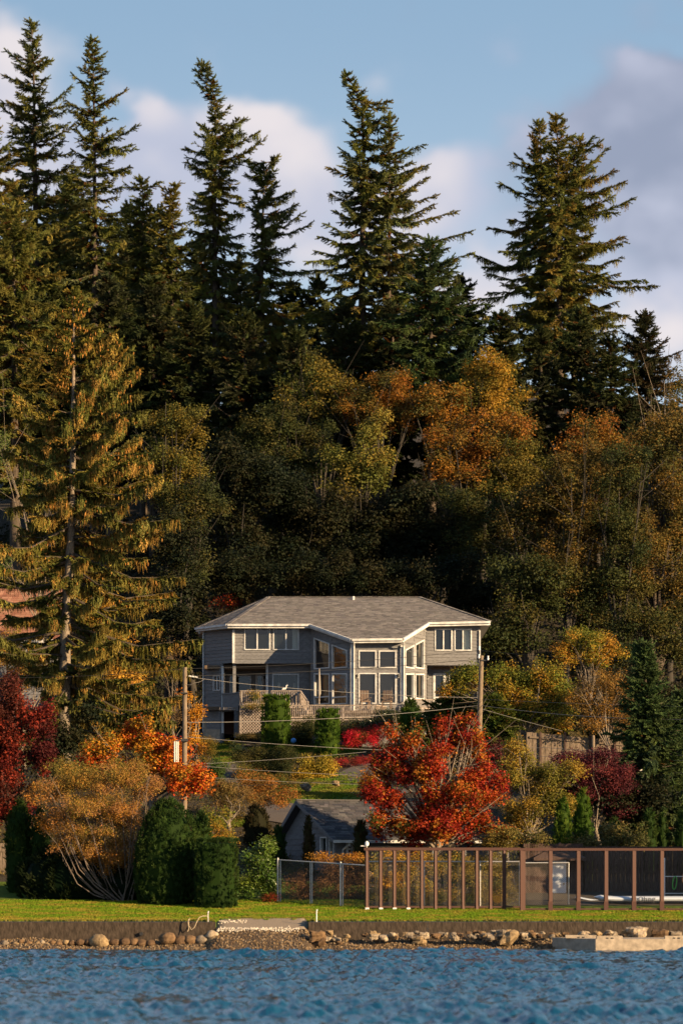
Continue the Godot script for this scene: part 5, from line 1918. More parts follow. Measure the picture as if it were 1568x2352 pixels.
# ------------------------------------------------------------------ other buildings
func small_house() -> void:
	plank_count = 0
	rng.seed = 71
	var at := Vector3(X(760, 128.0), 1.9, -128.0)
	var o := thing("cottage", "low grey cottage with a dark gable roof behind the chain link fence", "house", at)
	# gable faces left and towards the water, the eave side faces right and towards the water
	var near := Vector2(X(771, 125.5), 125.5)
	var far_ := Vector2(X(655, 129.5), 129.5)
	var right := near + Vector2(7.6, 2.2)
	var ga := Wall.new(far_, near, at)
	var ea := Wall.new(near, right, at)
	var eave := Y(1922, 125.5) - at.y
	var peak := ga.s_of(696.0)
	var ridge_y := ga.y_of(696.0, 1842.0) - at.y
	var hs := [ga.hole(737, 752, 1976, 1922, 1922), ga.hole(757, 768, 1976, 1924, 1924)]
	fix(hs, at)
	var el := ga.y_of(655.0, 1917.0) - at.y
	wall(o, ga, [Vector2(0, el), Vector2(peak, ridge_y), Vector2(ga.length, eave)], -0.3, hs, "garage_siding", 0.24)
	window(o, ga, hs[0], [], [], 0.06)
	window(o, ga, hs[1], [], [], 0.05)
	var he := [ea.hole(794, 812, 1963, 1924, 1924)]
	fix(he, at)
	wall(o, ea, [Vector2(0, eave), Vector2(ea.length, eave)], -0.3, he, "garage_siding", 0.24)
	var wv := window(o, ea, he[0], [], [0.25, 0.5, 0.75], 0.1)
	# roof
	var rp := ga.p(peak, ridge_y + 0.06, 0.35)
	var along := Vector3(right.x - near.x, 0, -(right.y - near.y))
	var r0 := rp
	var r1 := rp + along * 1.05
	var n0 := ga.p(ga.length + 0.35, eave - 0.12, 0.35)
	var n1 := n0 + along * 1.05
	var f0 := ga.p(-0.35, el - 0.12, 0.35)
	var f1 := f0 + along * 1.05
	var g := Geo.new()
	g.col = Color(0.05, 0.05, 0.055)
	for dy in [Vector3.ZERO, Vector3(0, -0.14, 0)]:
		g.quad(n0 + dy, n1 + dy, r1 + dy, r0 + dy)
		g.quad(f1 + dy, f0 + dy, r0 + dy, r1 + dy)
	var roof := part(o, "roof", g.mesh(), M.shingle)
	var up := (r0 - n0)
	var ax := along.normalized()
	up = (up - ax * up.dot(ax)).normalized()
	var cs := [Color(0.06, 0.058, 0.062), Color(0.085, 0.08, 0.082), Color(0.045, 0.045, 0.05)]
	part(roof, "shingles", shingles([n0, n1, r1, r0], up, cs, 0.15, 0.34), M.shingle, Transform3D(Basis(), Vector3(0, 0.012, 0))).set_meta("kind", "stuff")
	beam(roof, "barge_board", M.garage_siding, n0 + Vector3(0, -0.07, 0), r0 + Vector3(0, -0.07, 0), 0.04, 0.16)
	beam(roof, "barge_board", M.garage_siding, f0 + Vector3(0, -0.07, 0), r0 + Vector3(0, -0.07, 0), 0.04, 0.16)
	beam(roof, "gutter", M.white_trim, n0 + Vector3(0.02, -0.08, 0.08), n1 + Vector3(0.02, -0.08, 0.08), 0.1, 0.13)
	beam(roof, "ridge_cap", M.ridge, r0 + Vector3(0, 0.03, 0), r1 + Vector3(0, 0.03, 0), 0.22, 0.04)
	var dg := Geo.new()
	var p0 := ea.p(0.55, eave - 0.15, 0.38)
	dg.tube([p0, p0 + Vector3(0, -0.12, 0), ea.p(0.3, eave - 0.55, 0.08), ea.p(0.3, -0.2, 0.08)], [0.05, 0.05, 0.05, 0.05], 6)
	part(o, "downspout", dg.mesh(), M.white_trim)
	block(o, "inner_wall", M.interior, ga.p(ga.length * 0.5, 1.0, -2.0), Vector3(3.5, 3.0, 0.1), Basis(Vector3.UP, -0.3))
	block(o, "rear_wall", M.garage_siding, ga.p(0.0, 1.2, 0.0) + along * 0.5 + Vector3(0, 0, -0.1), Vector3(7.6, 3.6, 0.12), Basis(Vector3.UP, 0.28))

func red_house() -> void:
	plank_count = 0
	rng.seed = 72
	var d := 172.0
	var at := Vector3(X(30, d), G(X(30, d), d), -d)
	var o := thing("neighbour_house", "neighbouring house with a brown tile roof behind the tall cone-bearing spruce", "house", at)
	var e := Y(1470, d) - at.y
	var r := Y(1352, d + 4.5) - at.y
	var x0 := X(-90, d) - at.x
	var x1 := X(142, d) - at.x
	var a := Vector3(x0, e, 0.5)
	var b := Vector3(x1, e, 0.5)
	var c := Vector3(x1 - 0.2, r, -4.5)
	var f := Vector3(x0, r, -4.5)
	var g := Geo.new()
	g.col = Color(0.12, 0.06, 0.04)
	for dy in [Vector3.ZERO, Vector3(0, -0.16, 0)]:
		g.quad(a + dy, b + dy, c + dy, f + dy)
		g.quad(Vector3(x1, e, -9.5) + dy, Vector3(x0, e, -9.5) + dy, f + dy, c + dy)
	var roof := part(o, "roof", g.mesh(), M.red_roof)
	var up := (f - a).normalized()
	part(roof, "roof_tiles", shingles([a, b, c, f], up, [Color(0.24, 0.115, 0.075), Color(0.2, 0.09, 0.06), Color(0.29, 0.15, 0.1)], 0.24, 0.36), M.red_roof, Transform3D(Basis(), Vector3(0, 0.02, 0))).set_meta("kind", "stuff")
	beam(roof, "gutter", M.white_trim, a + Vector3(0, -0.1, 0.06), b + Vector3(0, -0.1, 0.06), 0.1, 0.2)
	var w := Wall.new(Vector2(at.x + x0 + 0.6, d), Vector2(at.x + x1 - 0.6, d), at)
	var h := [w.hole(98, 122, 1513, 1476, 1476), w.hole(20, 60, 1513, 1476, 1476)]
	fix(h, at)
	wall(o, w, [Vector2(0, e - 0.2), Vector2(w.length, e - 0.2)], -1.0, h, "garage_siding", 0.3)
	for q in h:
		window(o, w, q, [0.5])
	var side := Wall.new(Vector2(at.x + x1 - 0.6, d), Vector2(at.x + x1 - 0.6, d + 9.0), at)
	wall(o, side, [Vector2(0, e - 0.2), Vector2(4.5, r - 0.25), Vector2(side.length, e - 0.2)], -1.0, [], "garage_siding", 0.3)
	block(o, "inner_wall", M.interior, Vector3((x0 + x1) / 2.0, 0.5, -3.0), Vector3(7.0, 5.0, 0.1))
	# grey fence by the garden trees on the right
	var d2 := 150.0
	var fa := on_ground(1215, d2)
	var bf := thing("garden_fence", "shaded grey plank fence below the yellow-green garden tree", "fence", fa)
	var top := Y(1684, d2)
	for i in 16:
		var x := X(1215 + i * 14.2, d2)
		block(bf, "fence_board", M.grey_wood, Vector3(x - fa.x, (top + G(x, d2) - 0.2) / 2.0 - fa.y - 0.03 * i, 0), Vector3(0.29, top - G(x, d2) + 0.3 , 0.03))
	for i in 4:
		var x := X(1240 + i * 57.0, d2)
		block(bf, "post", M.fence_wood, Vector3(x - fa.x, (top + G(x, d2) - 0.2) / 2.0 - fa.y, 0.06), Vector3(0.1, top - G(x, d2) + 0.3, 0.1))
	beam(bf, "rail", M.grey_wood, Vector3(0, top - fa.y - 0.2, 0.05), Vector3(X(1430, d2) - fa.x, top - fa.y - 0.6, 0.05), 0.05, 0.1)
	# grey wall behind the glass and a low wooden fence at the far left
	var d3 := 124.0
	var wa := on_ground(850, d3)
	var lw := thing("timber_wall", "low weathered plank wall seen through the narrow glass panes", "wall", wa)
	for k in 8:
		var y := Y(2012 - k * 9.2, d3)
		block(lw, "plank", M.tan_wood, Vector3(X(920, d3), y, -d3 - 0.03 * k) - wa, Vector3(2.7, 0.16, 0.05))
	for x in [858.0, 920.0, 985.0]:
		block(lw, "post", M.tan_wood, Vector3(X(x, d3), Y(2010, d3), -d3 - 0.15) - wa, Vector3(0.1, 2.0, 0.1))
	var d4 := 126.0
	var wa4 := on_ground(-40, d4)
	var lf := thing("plank_fence", "low brown plank fence at the far left edge of the lawn", "fence", wa4)
	for k in 12:
		block(lf, "fence_board", M.grey_wood, Vector3(0.145 * k - 0.5, 0.62, 0), Vector3(0.13, 1.4, 0.025))
	beam(lf, "rail", M.grey_wood, Vector3(-0.6, 1.0, 0.03), Vector3(1.2, 1.0, 0.03), 0.04, 0.09)

# ------------------------------------------------------------------ poles and wires
func pole(label: String, x0: float, y0: float, x1: float, y1: float, d: float, r: float) -> Node3D:
	var top := P(x0, y0, d)
	var low := P(x1, y1, d)
	var base := on_ground(x1, d)
	var o := thing("utility_pole", label, "utility pole", base)
	var g := Geo.new()
	var dir := (low - top)
	var foot := top + dir * ((top.y - base.y + 0.5) / (top.y - low.y))
	g.tube([foot - base, low.lerp(top, 0.5) - base, top - base], [r * 1.15, r, r * 0.88], 10)
	part(o, "shaft", g.mesh(), M.pole_wood)
	return o

func wire(label: String, pts: Array, sag: float, mat_: String, r := 0.013) -> void:     # pts: [picture x, y, distance]
	var a := P(pts[0][0], pts[0][1], pts[0][2])
	var o := MeshInstance3D.new()
	var path := []
	for i in pts.size() - 1:
		var p := P(pts[i][0], pts[i][1], pts[i][2])
		var q := P(pts[i + 1][0], pts[i + 1][1], pts[i + 1][2])
		for k in 9:
			if k == 8 and i < pts.size() - 2:
				continue
			var t := k / 8.0
			path.append(p.lerp(q, t) + Vector3.DOWN * sag * 4.0 * t * (1.0 - t) - a)
	var rr := []
	for k in path:
		rr.append(r * 0.62)
	var g := Geo.new()
	g.tube(path, rr, 4)
	o.name = numbered("overhead_wire")
	o.mesh = g.mesh()
	o.material_override = M[mat_]
	add_child(o)
	o.position = a
	tag(o, label, "wire", "overhead wires between the poles")

func insulator(o: Node3D, at: Vector3, dir: Vector3, k := 5) -> void:
	for i in k:
		var g := Geo.new()
		var p := at + dir * (0.07 * i)
		g.tube([p, p + dir * 0.02, p + dir * 0.05], [0.02, 0.055, 0.02], 8)
		part(o, "insulator", g.mesh(), M.porcelain)

func poles() -> void:
	var l := pole("leaning wooden utility pole with a conduit rack in the orange maple", 425, 1533, 424, 1800, 132.0, 0.115)
	var lb := l.position
	insulator(l, P(434, 1553, 131.9) - lb, Vector3(1, -0.15, 0).normalized(), 6)
	block(l, "bracket", M.black_metal, P(424, 1592, 131.85) - lb, Vector3(0.3, 0.05, 0.3))
	block(l, "bracket", M.black_metal, P(424, 1700, 131.85) - lb, Vector3(0.32, 0.12, 0.32))
	beam(l, "rack_arm", M.black_metal, P(424, 1697, 131.8) - lb, P(402, 1702, 131.7) - lb, 0.04, 0.04)
	for x in [401.0, 405.0, 409.0]:
		var g := Geo.new()
		g.tube([P(x, 1703, 131.7) - lb, P(x, 1750, 131.7) - lb], [0.035, 0.035], 6)
		part(l, "conduit", g.mesh(), M.galvanised)
	var r := pole("tall wooden utility pole with a side insulator at the right end of the house", 1105, 1506, 1099, 1715, 140.0, 0.125)
	var rb := r.position
	beam(r, "side_arm", M.black_metal, P(1104, 1517, 139.9) - rb, P(1121, 1516, 139.9) - rb, 0.06, 0.06)
	for q in [[1120.0, 1516.0], [1099.0, 1512.0], [1100.0, 1494.0]]:
		var g := Geo.new()
		var p := P(q[0], q[1], 139.85) - rb
		g.tube([p, p + Vector3(0, 0.06, 0), p + Vector3(0, 0.12, 0), p + Vector3(0, 0.2, 0)], [0.035, 0.06, 0.035, 0.05], 8)
		part(r, "insulator", g.mesh(), M.porcelain)
	beam(r, "pin_arm", M.black_metal, P(1101, 1540, 139.9) - rb, P(1100, 1490, 139.9) - rb, 0.04, 0.04)
	var s := pole("short bare wooden post standing behind the purple plum", 1361, 1689, 1362, 1740, 146.0, 0.09)
	wire("dark upper wire crossing the house windows to the right pole top", [[-60, 1556, 131], [424, 1536, 132], [1100, 1494, 140], [1640, 1523, 128]], 0.14, "dark_cable", 0.016)
	wire("dark wire crossing the house just below the upper one", [[424, 1553, 132], [1099, 1514, 140]], 0.12, "dark_cable", 0.019)
	wire("dark wire leaving the right pole's side arm toward the right edge", [[1120, 1513, 140], [1640, 1547, 128]], 0.1, "dark_cable", 0.014)
	wire("bright wire from the left pole insulators across the deck railing", [[452, 1557, 132], [640, 1578, 134], [886, 1595, 137], [1100, 1602, 140]], 0.03, "cable", 0.015)
	wire("bright wire rising across the clipped columns to the right pole", [[424, 1659, 132], [1101, 1620, 140], [1640, 1652, 128]], 0.22, "cable", 0.017)
	wire("bright guy wire slanting down from the right pole into the garden tree", [[1105, 1628, 140], [1290, 1679, 146]], 0.02, "cable", 0.014)
	wire("bright wire low across the driveway and the near clipped column", [[424, 1692, 132], [860, 1722, 136], [1250, 1717, 138], [1640, 1738, 128]], 0.05, "cable", 0.014)
	wire("grey wire across the dark garden bush and purple plum", [[424, 1756, 132], [835, 1781, 135], [1240, 1737, 138], [1640, 1747, 128]], 0.06, "cable", 0.012)
	wire("grey wire rising over the yellow bush to the red maple", [[424, 1756, 132], [840, 1727, 136]], 0.06, "cable", 0.012)
	wire("lower dark wire above the cottage roof passing behind the red maple", [[424, 1808, 132], [841, 1790, 134], [1240, 1795, 138], [1640, 1803, 128]], 0.05, "dark_cable", 0.016)
	wire("second lower wire above the cottage passing behind the red maple", [[424, 1782, 132], [845, 1802, 135], [1240, 1760, 138], [1640, 1777, 128]], 0.05, "cable", 0.012)
	wire("faint wire through the yellow-green tree to the right edge", [[1105, 1606, 140], [1640, 1624, 128]], 0.05, "cable", 0.011)
	wire("loose jumper wire looping from the left pole to the bright wire", [[428, 1572, 131.9], [447, 1568, 131.9], [470, 1559, 132.1]], 0.05, "cable", 0.012)
	var sp := P(1477, 1771, 131.0)
	var o := thing("wire_splice", "white splice box clamped on a wire before the right spruce", "splice box", sp)
	var g := Geo.new()
	g.tube([Vector3(-0.22, 0.04, 0), Vector3(-0.15, 0.05, 0), Vector3(0.15, -0.01, 0), Vector3(0.24, -0.03, 0)], [0.02, 0.07, 0.06, 0.02], 8)
	part(o, "case", g.mesh(), M.porcelain)
	block(o, "clamp", M.black_metal, Vector3(0, 0.09, 0), Vector3(0.05, 0.06, 0.05))

# ------------------------------------------------------------------ trees of the hill
var FIR := [Color(0.143, 0.156, 0.052), Color(0.185, 0.193, 0.044), Color(0.127, 0.149, 0.064), Color(0.244, 0.212, 0.052)]
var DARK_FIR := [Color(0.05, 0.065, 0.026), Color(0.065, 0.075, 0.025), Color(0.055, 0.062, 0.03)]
var OLIVE := [Color(0.199, 0.187, 0.044), Color(0.166, 0.173, 0.044), Color(0.242, 0.187, 0.044), Color(0.132, 0.155, 0.044)]
var BLUE_FIR := [Color(0.075, 0.115, 0.042), Color(0.085, 0.12, 0.036), Color(0.065, 0.1, 0.046)]

func firs() -> void:
	fir({"name": "fir_tree", "label": "tallest fir at the left with a straight pointed top", "d": 232.0, "trunk": [[73, 45], [78, 174], [80, 300], [82, 500], [86, 900], [88, 1290]], "cols": FIR, "thick": 0.5, "per_m": 6.0, "droop": 0.1,
		"outline": [[45, 70, 76], [71, 62, 83], [94, 51, 106], [132, 24, 124], [174, 13, 130], [207, 40, 122], [236, 2, 135], [283, 12, 150], [354, -12, 165], [448, -18, 170], [600, -30, 190], [900, -40, 200]], "boughs": [[262, 162, 200], [330, 172, 290], [300, -5, 236], [420, 165, 380]]})
	fir({"name": "fir_tree", "label": "slim fir second from the left with sparse upswept boughs", "d": 228.0, "trunk": [[211, 87], [215, 179], [217, 300], [218, 450], [219, 900], [220, 1290]], "cols": FIR, "thick": 0.42, "per_m": 5.5, "droop": 0.12,
		"outline": [[87, 208, 215], [106, 200, 226], [132, 189, 240], [160, 172, 243], [179, 180, 236], [200, 190, 224], [217, 186, 232], [248, 158, 236], [295, 152, 280], [330, 165, 296], [365, 164, 284], [424, 160, 286], [472, 150, 295], [600, 140, 310], [900, 130, 320]], "boughs": [[248, 286, 212], [247, 262, 225], [330, 315, 296], [345, 298, 330], [375, 292, 398], [262, 155, 235]]})
	fir({"name": "fir_tree", "label": "tall fir left of centre whose bare tip leans left", "d": 226.0, "trunk": [[463, 142], [485, 191], [495, 243], [495, 347], [493, 465], [494, 700], [497, 900], [499, 1290]], "cols": FIR, "thick": 0.42, "per_m": 6.5, "droop": 0.22, "hang": 0.3,
		"outline": [[142, 461, 466], [163, 452, 481], [191, 461, 489], [205, 464, 503], [224, 476, 506], [243, 478, 504], [257, 488, 545], [276, 486, 558], [311, 446, 570], [335, 443, 580], [358, 432, 573], [389, 432, 565], [439, 424, 556], [465, 432, 552], [512, 438, 566], [582, 446, 568], [700, 430, 580], [900, 420, 590]], "boughs": [[338, 590, 306], [320, 452, 306], [370, 430, 358]]})
	fir({"name": "fir_tree", "label": "shorter fir right of the leaning-tip one with a flat shelf top", "d": 224.0, "trunk": [[628, 364], [612, 382], [606, 430], [603, 520], [600, 700], [598, 1290]], "cols": FIR, "thick": 0.38, "per_m": 7.0, "droop": 0.25, "hang": 0.3,
		"outline": [[364, 590, 636], [382, 584, 634], [429, 572, 648], [453, 567, 672], [488, 577, 688], [523, 580, 698], [542, 587, 700], [582, 573, 683], [618, 573, 705], [700, 560, 710], [900, 550, 720]], "boughs": [[372, 566, 372], [376, 637, 361]]})
	fir({"name": "fir_tree", "label": "great central fir with its top swept to the left", "d": 218.0, "trunk": [[790, 166], [811, 197], [833, 246], [834, 345], [833, 487], [831, 605], [832, 800], [833, 1250]], "cols": FIR, "thick": 0.55, "per_m": 6.5, "droop": 0.2, "rust": 0.22,
		"outline": [[166, 788, 793], [192, 791, 814], [220, 797, 845], [250, 812, 870], [265, 822, 880], [277, 807, 890], [317, 805, 920], [336, 792, 940], [381, 780, 955], [428, 795, 942], [449, 770, 955], [475, 766, 950], [498, 762, 950], [534, 757, 960], [581, 730, 990], [616, 712, 1010], [700, 700, 1040], [850, 690, 1050]], "boughs": [[235, 893, 236], [240, 888, 250], [372, 968, 336], [395, 977, 380], [400, 752, 390], [470, 762, 450], [500, 1052, 474], [548, 1078, 530], [560, 738, 545], [610, 1086, 575], [590, 702, 625], [480, 980, 412], [515, 996, 464]]})
	fir({"name": "fir_tree", "label": "second stem rising against the right side of the central fir", "d": 217.0, "trunk": [[893, 262], [894, 330], [894, 450], [892, 650], [892, 1250]], "cols": FIR, "thick": 0.35, "per_m": 5.0, "droop": 0.2,
		"outline": [[262, 890, 897], [300, 880, 910], [340, 868, 930], [400, 860, 945], [470, 850, 955], [560, 850, 990], [700, 840, 1020], [850, 830, 1040]]})
	fir({"name": "fir_tree", "label": "left stem of the broad fir clump at the right", "d": 222.0, "trunk": [[1235, 277], [1241, 330], [1243, 460], [1242, 650], [1243, 1250]], "cols": OLIVE, "thick": 0.42, "per_m": 6.5, "droop": 0.3, "hang": 0.35, "rust": 0.08,
		"outline": [[277, 1232, 1239], [313, 1214, 1255], [326, 1213, 1262], [364, 1195, 1268], [396, 1196, 1275], [421, 1190, 1280], [462, 1180, 1285], [513, 1160, 1290], [528, 1135, 1290], [563, 1125, 1290], [592, 1100, 1290], [639, 1115, 1290], [712, 1120, 1300], [844, 1130, 1310]], "boughs": [[388, 1186, 362], [448, 1151, 420], [515, 1125, 520], [610, 1093, 580]]})
	fir({"name": "fir_tree", "label": "tallest middle stem of the broad fir clump at the right", "d": 219.0, "trunk": [[1277, 263], [1279, 330], [1282, 500], [1284, 800], [1285, 1250]], "cols": OLIVE, "thick": 0.45, "per_m": 7.0, "droop": 0.3, "hang": 0.3, "rust": 0.06,
		"outline": [[263, 1272, 1281], [290, 1264, 1300], [313, 1258, 1306], [364, 1250, 1320], [421, 1235, 1335], [500, 1220, 1350], [600, 1205, 1385], [700, 1190, 1400], [850, 1180, 1410]]})
	fir({"name": "fir_tree", "label": "right stem of the broad fir clump with a long low bough", "d": 221.0, "trunk": [[1333, 312], [1318, 340], [1316, 400], [1318, 600], [1320, 1250]], "cols": OLIVE, "thick": 0.42, "per_m": 6.5, "droop": 0.25, "hang": 0.3, "rust": 0.08,
		"outline": [[312, 1328, 1339], [326, 1306, 1379], [364, 1290, 1373], [380, 1290, 1368], [396, 1285, 1390], [430, 1280, 1405], [462, 1275, 1425], [500, 1270, 1410], [528, 1265, 1410], [563, 1260, 1420], [592, 1255, 1404], [639, 1250, 1425], [690, 1250, 1395], [712, 1250, 1425], [765, 1250, 1407], [844, 1250, 1400]], "boughs": [[350, 1379, 325], [425, 1409, 395], [450, 1429, 420], [490, 1448, 460], [560, 1430, 558], [625, 1500, 662], [612, 1482, 640]]})
	fir({"name": "cedar_tree", "label": "ragged cedar below the fir clump at the right edge", "d": 212.0, "trunk": [[1480, 716], [1482, 800], [1484, 1000], [1485, 1250]], "cols": [Color(0.06, 0.06, 0.03), Color(0.075, 0.055, 0.03), Color(0.05, 0.055, 0.025)], "thick": 0.35, "per_m": 11.0, "droop": 0.15, "hang": 0.3,
		"outline": [[716, 1474, 1486], [734, 1445, 1500], [781, 1422, 1528], [844, 1420, 1556], [950, 1400, 1590], [1100, 1390, 1600]]})
	fir({"name": "fir_tree", "label": "small sparse fir with a flat crossbar bough left of centre", "d": 236.0, "trunk": [[325, 405], [328, 440], [328, 560], [330, 900], [330, 1290]], "cols": FIR, "thick": 0.3, "per_m": 7.0, "droop": 0.1,
		"outline": [[405, 320, 331], [440, 310, 345], [472, 300, 352], [520, 292, 358], [600, 280, 370], [800, 270, 390], [950, 270, 390]], "boughs": [[434, 290, 424], [436, 366, 420]]})
	fir({"name": "fir_tree", "label": "small fir with a crooked tip left of the leaning-tip fir", "d": 234.0, "trunk": [[405, 424], [390, 446], [393, 480], [394, 620], [395, 900], [396, 1290]], "cols": FIR, "thick": 0.3, "per_m": 7.5, "droop": 0.1,
		"outline": [[424, 395, 411], [446, 374, 405], [488, 370, 413], [523, 360, 428], [547, 355, 440], [600, 350, 440], [750, 340, 450], [950, 330, 460]], "boughs": [[448, 371, 432], [440, 411, 420]]})
	fir({"name": "fir_tree", "label": "olive fir cut by the left edge below the tallest firs", "d": 214.0, "trunk": [[-30, 250], [-28, 500], [-26, 900], [-25, 1200]], "cols": OLIVE, "thick": 0.45, "per_m": 7.0, "droop": 0.3,
		"outline": [[250, -36, -24], [330, -60, 15], [430, -80, 60], [520, -100, 130], [620, -100, 110], [750, -110, 90], [950, -110, 80]], "boughs": [[520, 147, 530], [560, 120, 575]]})
	fir({"name": "fir_tree", "label": "broad drooping olive conifer at the left edge behind the cone-bearing spruce", "d": 200.0, "trunk": [[30, 470], [32, 600], [34, 900], [36, 1200]], "cols": OLIVE, "thick": 0.45, "per_m": 8.0, "droop": 0.4,
		"outline": [[470, 20, 40], [520, -20, 100], [600, -60, 130], [700, -80, 150], [820, -90, 140], [950, -90, 150], [1150, -100, 150]]})
	fir({"name": "fir_tree", "label": "dense blue-green fir at the right foot of the central fir", "d": 208.0, "trunk": [[985, 545], [988, 650], [990, 900], [991, 1200]], "cols": BLUE_FIR, "thick": 0.4, "per_m": 11.0, "droop": 0.15,
		"outline": [[545, 978, 992], [600, 950, 1035], [660, 930, 1070], [720, 910, 1090], [780, 900, 1105], [850, 890, 1110], [950, 880, 1100]]})
	# shaded firs that close the wall of trees
	var k := 0
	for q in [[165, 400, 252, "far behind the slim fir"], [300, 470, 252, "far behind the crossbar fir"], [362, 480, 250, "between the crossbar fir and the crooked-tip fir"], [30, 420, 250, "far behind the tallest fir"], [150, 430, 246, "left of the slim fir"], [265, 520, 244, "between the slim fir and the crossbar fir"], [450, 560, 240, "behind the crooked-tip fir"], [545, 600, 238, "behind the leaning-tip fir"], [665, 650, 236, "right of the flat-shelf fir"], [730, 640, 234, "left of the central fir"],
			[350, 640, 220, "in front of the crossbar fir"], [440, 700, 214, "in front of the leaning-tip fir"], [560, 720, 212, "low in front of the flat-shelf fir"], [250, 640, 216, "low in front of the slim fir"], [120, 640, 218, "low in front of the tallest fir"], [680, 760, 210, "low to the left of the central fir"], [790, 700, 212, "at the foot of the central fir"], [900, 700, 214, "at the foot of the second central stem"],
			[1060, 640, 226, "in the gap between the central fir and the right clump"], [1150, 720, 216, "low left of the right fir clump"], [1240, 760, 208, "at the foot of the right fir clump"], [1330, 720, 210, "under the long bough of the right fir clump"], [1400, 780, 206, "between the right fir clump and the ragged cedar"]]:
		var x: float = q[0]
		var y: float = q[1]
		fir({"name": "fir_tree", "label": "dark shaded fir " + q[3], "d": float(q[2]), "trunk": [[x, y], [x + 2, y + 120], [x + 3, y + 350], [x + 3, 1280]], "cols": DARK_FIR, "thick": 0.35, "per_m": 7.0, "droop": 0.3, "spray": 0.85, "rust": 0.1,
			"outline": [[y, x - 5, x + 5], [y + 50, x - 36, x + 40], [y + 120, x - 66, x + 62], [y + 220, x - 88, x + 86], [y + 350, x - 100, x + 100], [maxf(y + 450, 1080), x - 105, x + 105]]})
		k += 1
	spruce_with_cones()
	# blue-green spruce at the right
	fir({"name": "spruce_tree", "label": "blue-green spruce standing at the right edge above the lawn", "d": 131.0, "trunk": [[1477, 1478], [1480, 1530], [1484, 1650], [1490, 1960]], "cols": BLUE_FIR, "thick": 0.2, "per_m": 24.0, "droop": 0.1, "spray": 0.5, "rust": 0.03, "bare": 0.0,
		"outline": [[1478, 1474, 1480], [1515, 1466, 1490], [1560, 1448, 1512], [1610, 1442, 1530], [1660, 1428, 1545], [1720, 1415, 1570], [1780, 1400, 1590], [1850, 1395, 1610], [1920, 1400, 1610]]})
	fir({"name": "spruce_tree", "label": "lower green spruce mass behind the blue-green spruce at the right edge", "d": 136.0, "trunk": [[1570, 1590], [1572, 1700], [1574, 1960]], "cols": BLUE_FIR, "thick": 0.2, "per_m": 20.0, "droop": 0.15, "spray": 0.55, "rust": 0.05, "bare": 0.0,
		"outline": [[1590, 1564, 1576], [1650, 1530, 1610], [1750, 1500, 1640], [1900, 1480, 1660]]})
	fir({"name": "cedar_tree", "label": "green cedar with soft boughs right of the deck", "d": 155.0, "trunk": [[1040, 1590], [1042, 1640], [1044, 1740]], "cols": [Color(0.07, 0.1, 0.02), Color(0.06, 0.09, 0.02), Color(0.09, 0.11, 0.02)], "thick": 0.18, "per_m": 26.0, "droop": 0.35, "spray": 0.5, "rust": 0.02, "hang": 0.3, "strand": 0.5, "bare": 0.0,
		"outline": [[1590, 1030, 1050], [1620, 985, 1090], [1660, 965, 1110], [1720, 960, 1120]]})
	fir({"name": "cedar_tree", "label": "second soft green cedar behind the right utility pole", "d": 150.0, "trunk": [[1130, 1600], [1132, 1650], [1134, 1750]], "cols": [Color(0.07, 0.1, 0.02), Color(0.06, 0.09, 0.02), Color(0.09, 0.11, 0.02)], "thick": 0.18, "per_m": 26.0, "droop": 0.35, "spray": 0.5, "rust": 0.02, "hang": 0.3, "strand": 0.5, "bare": 0.0,
		"outline": [[1600, 1120, 1140], [1640, 1090, 1170], [1690, 1075, 1190], [1740, 1070, 1195]]})

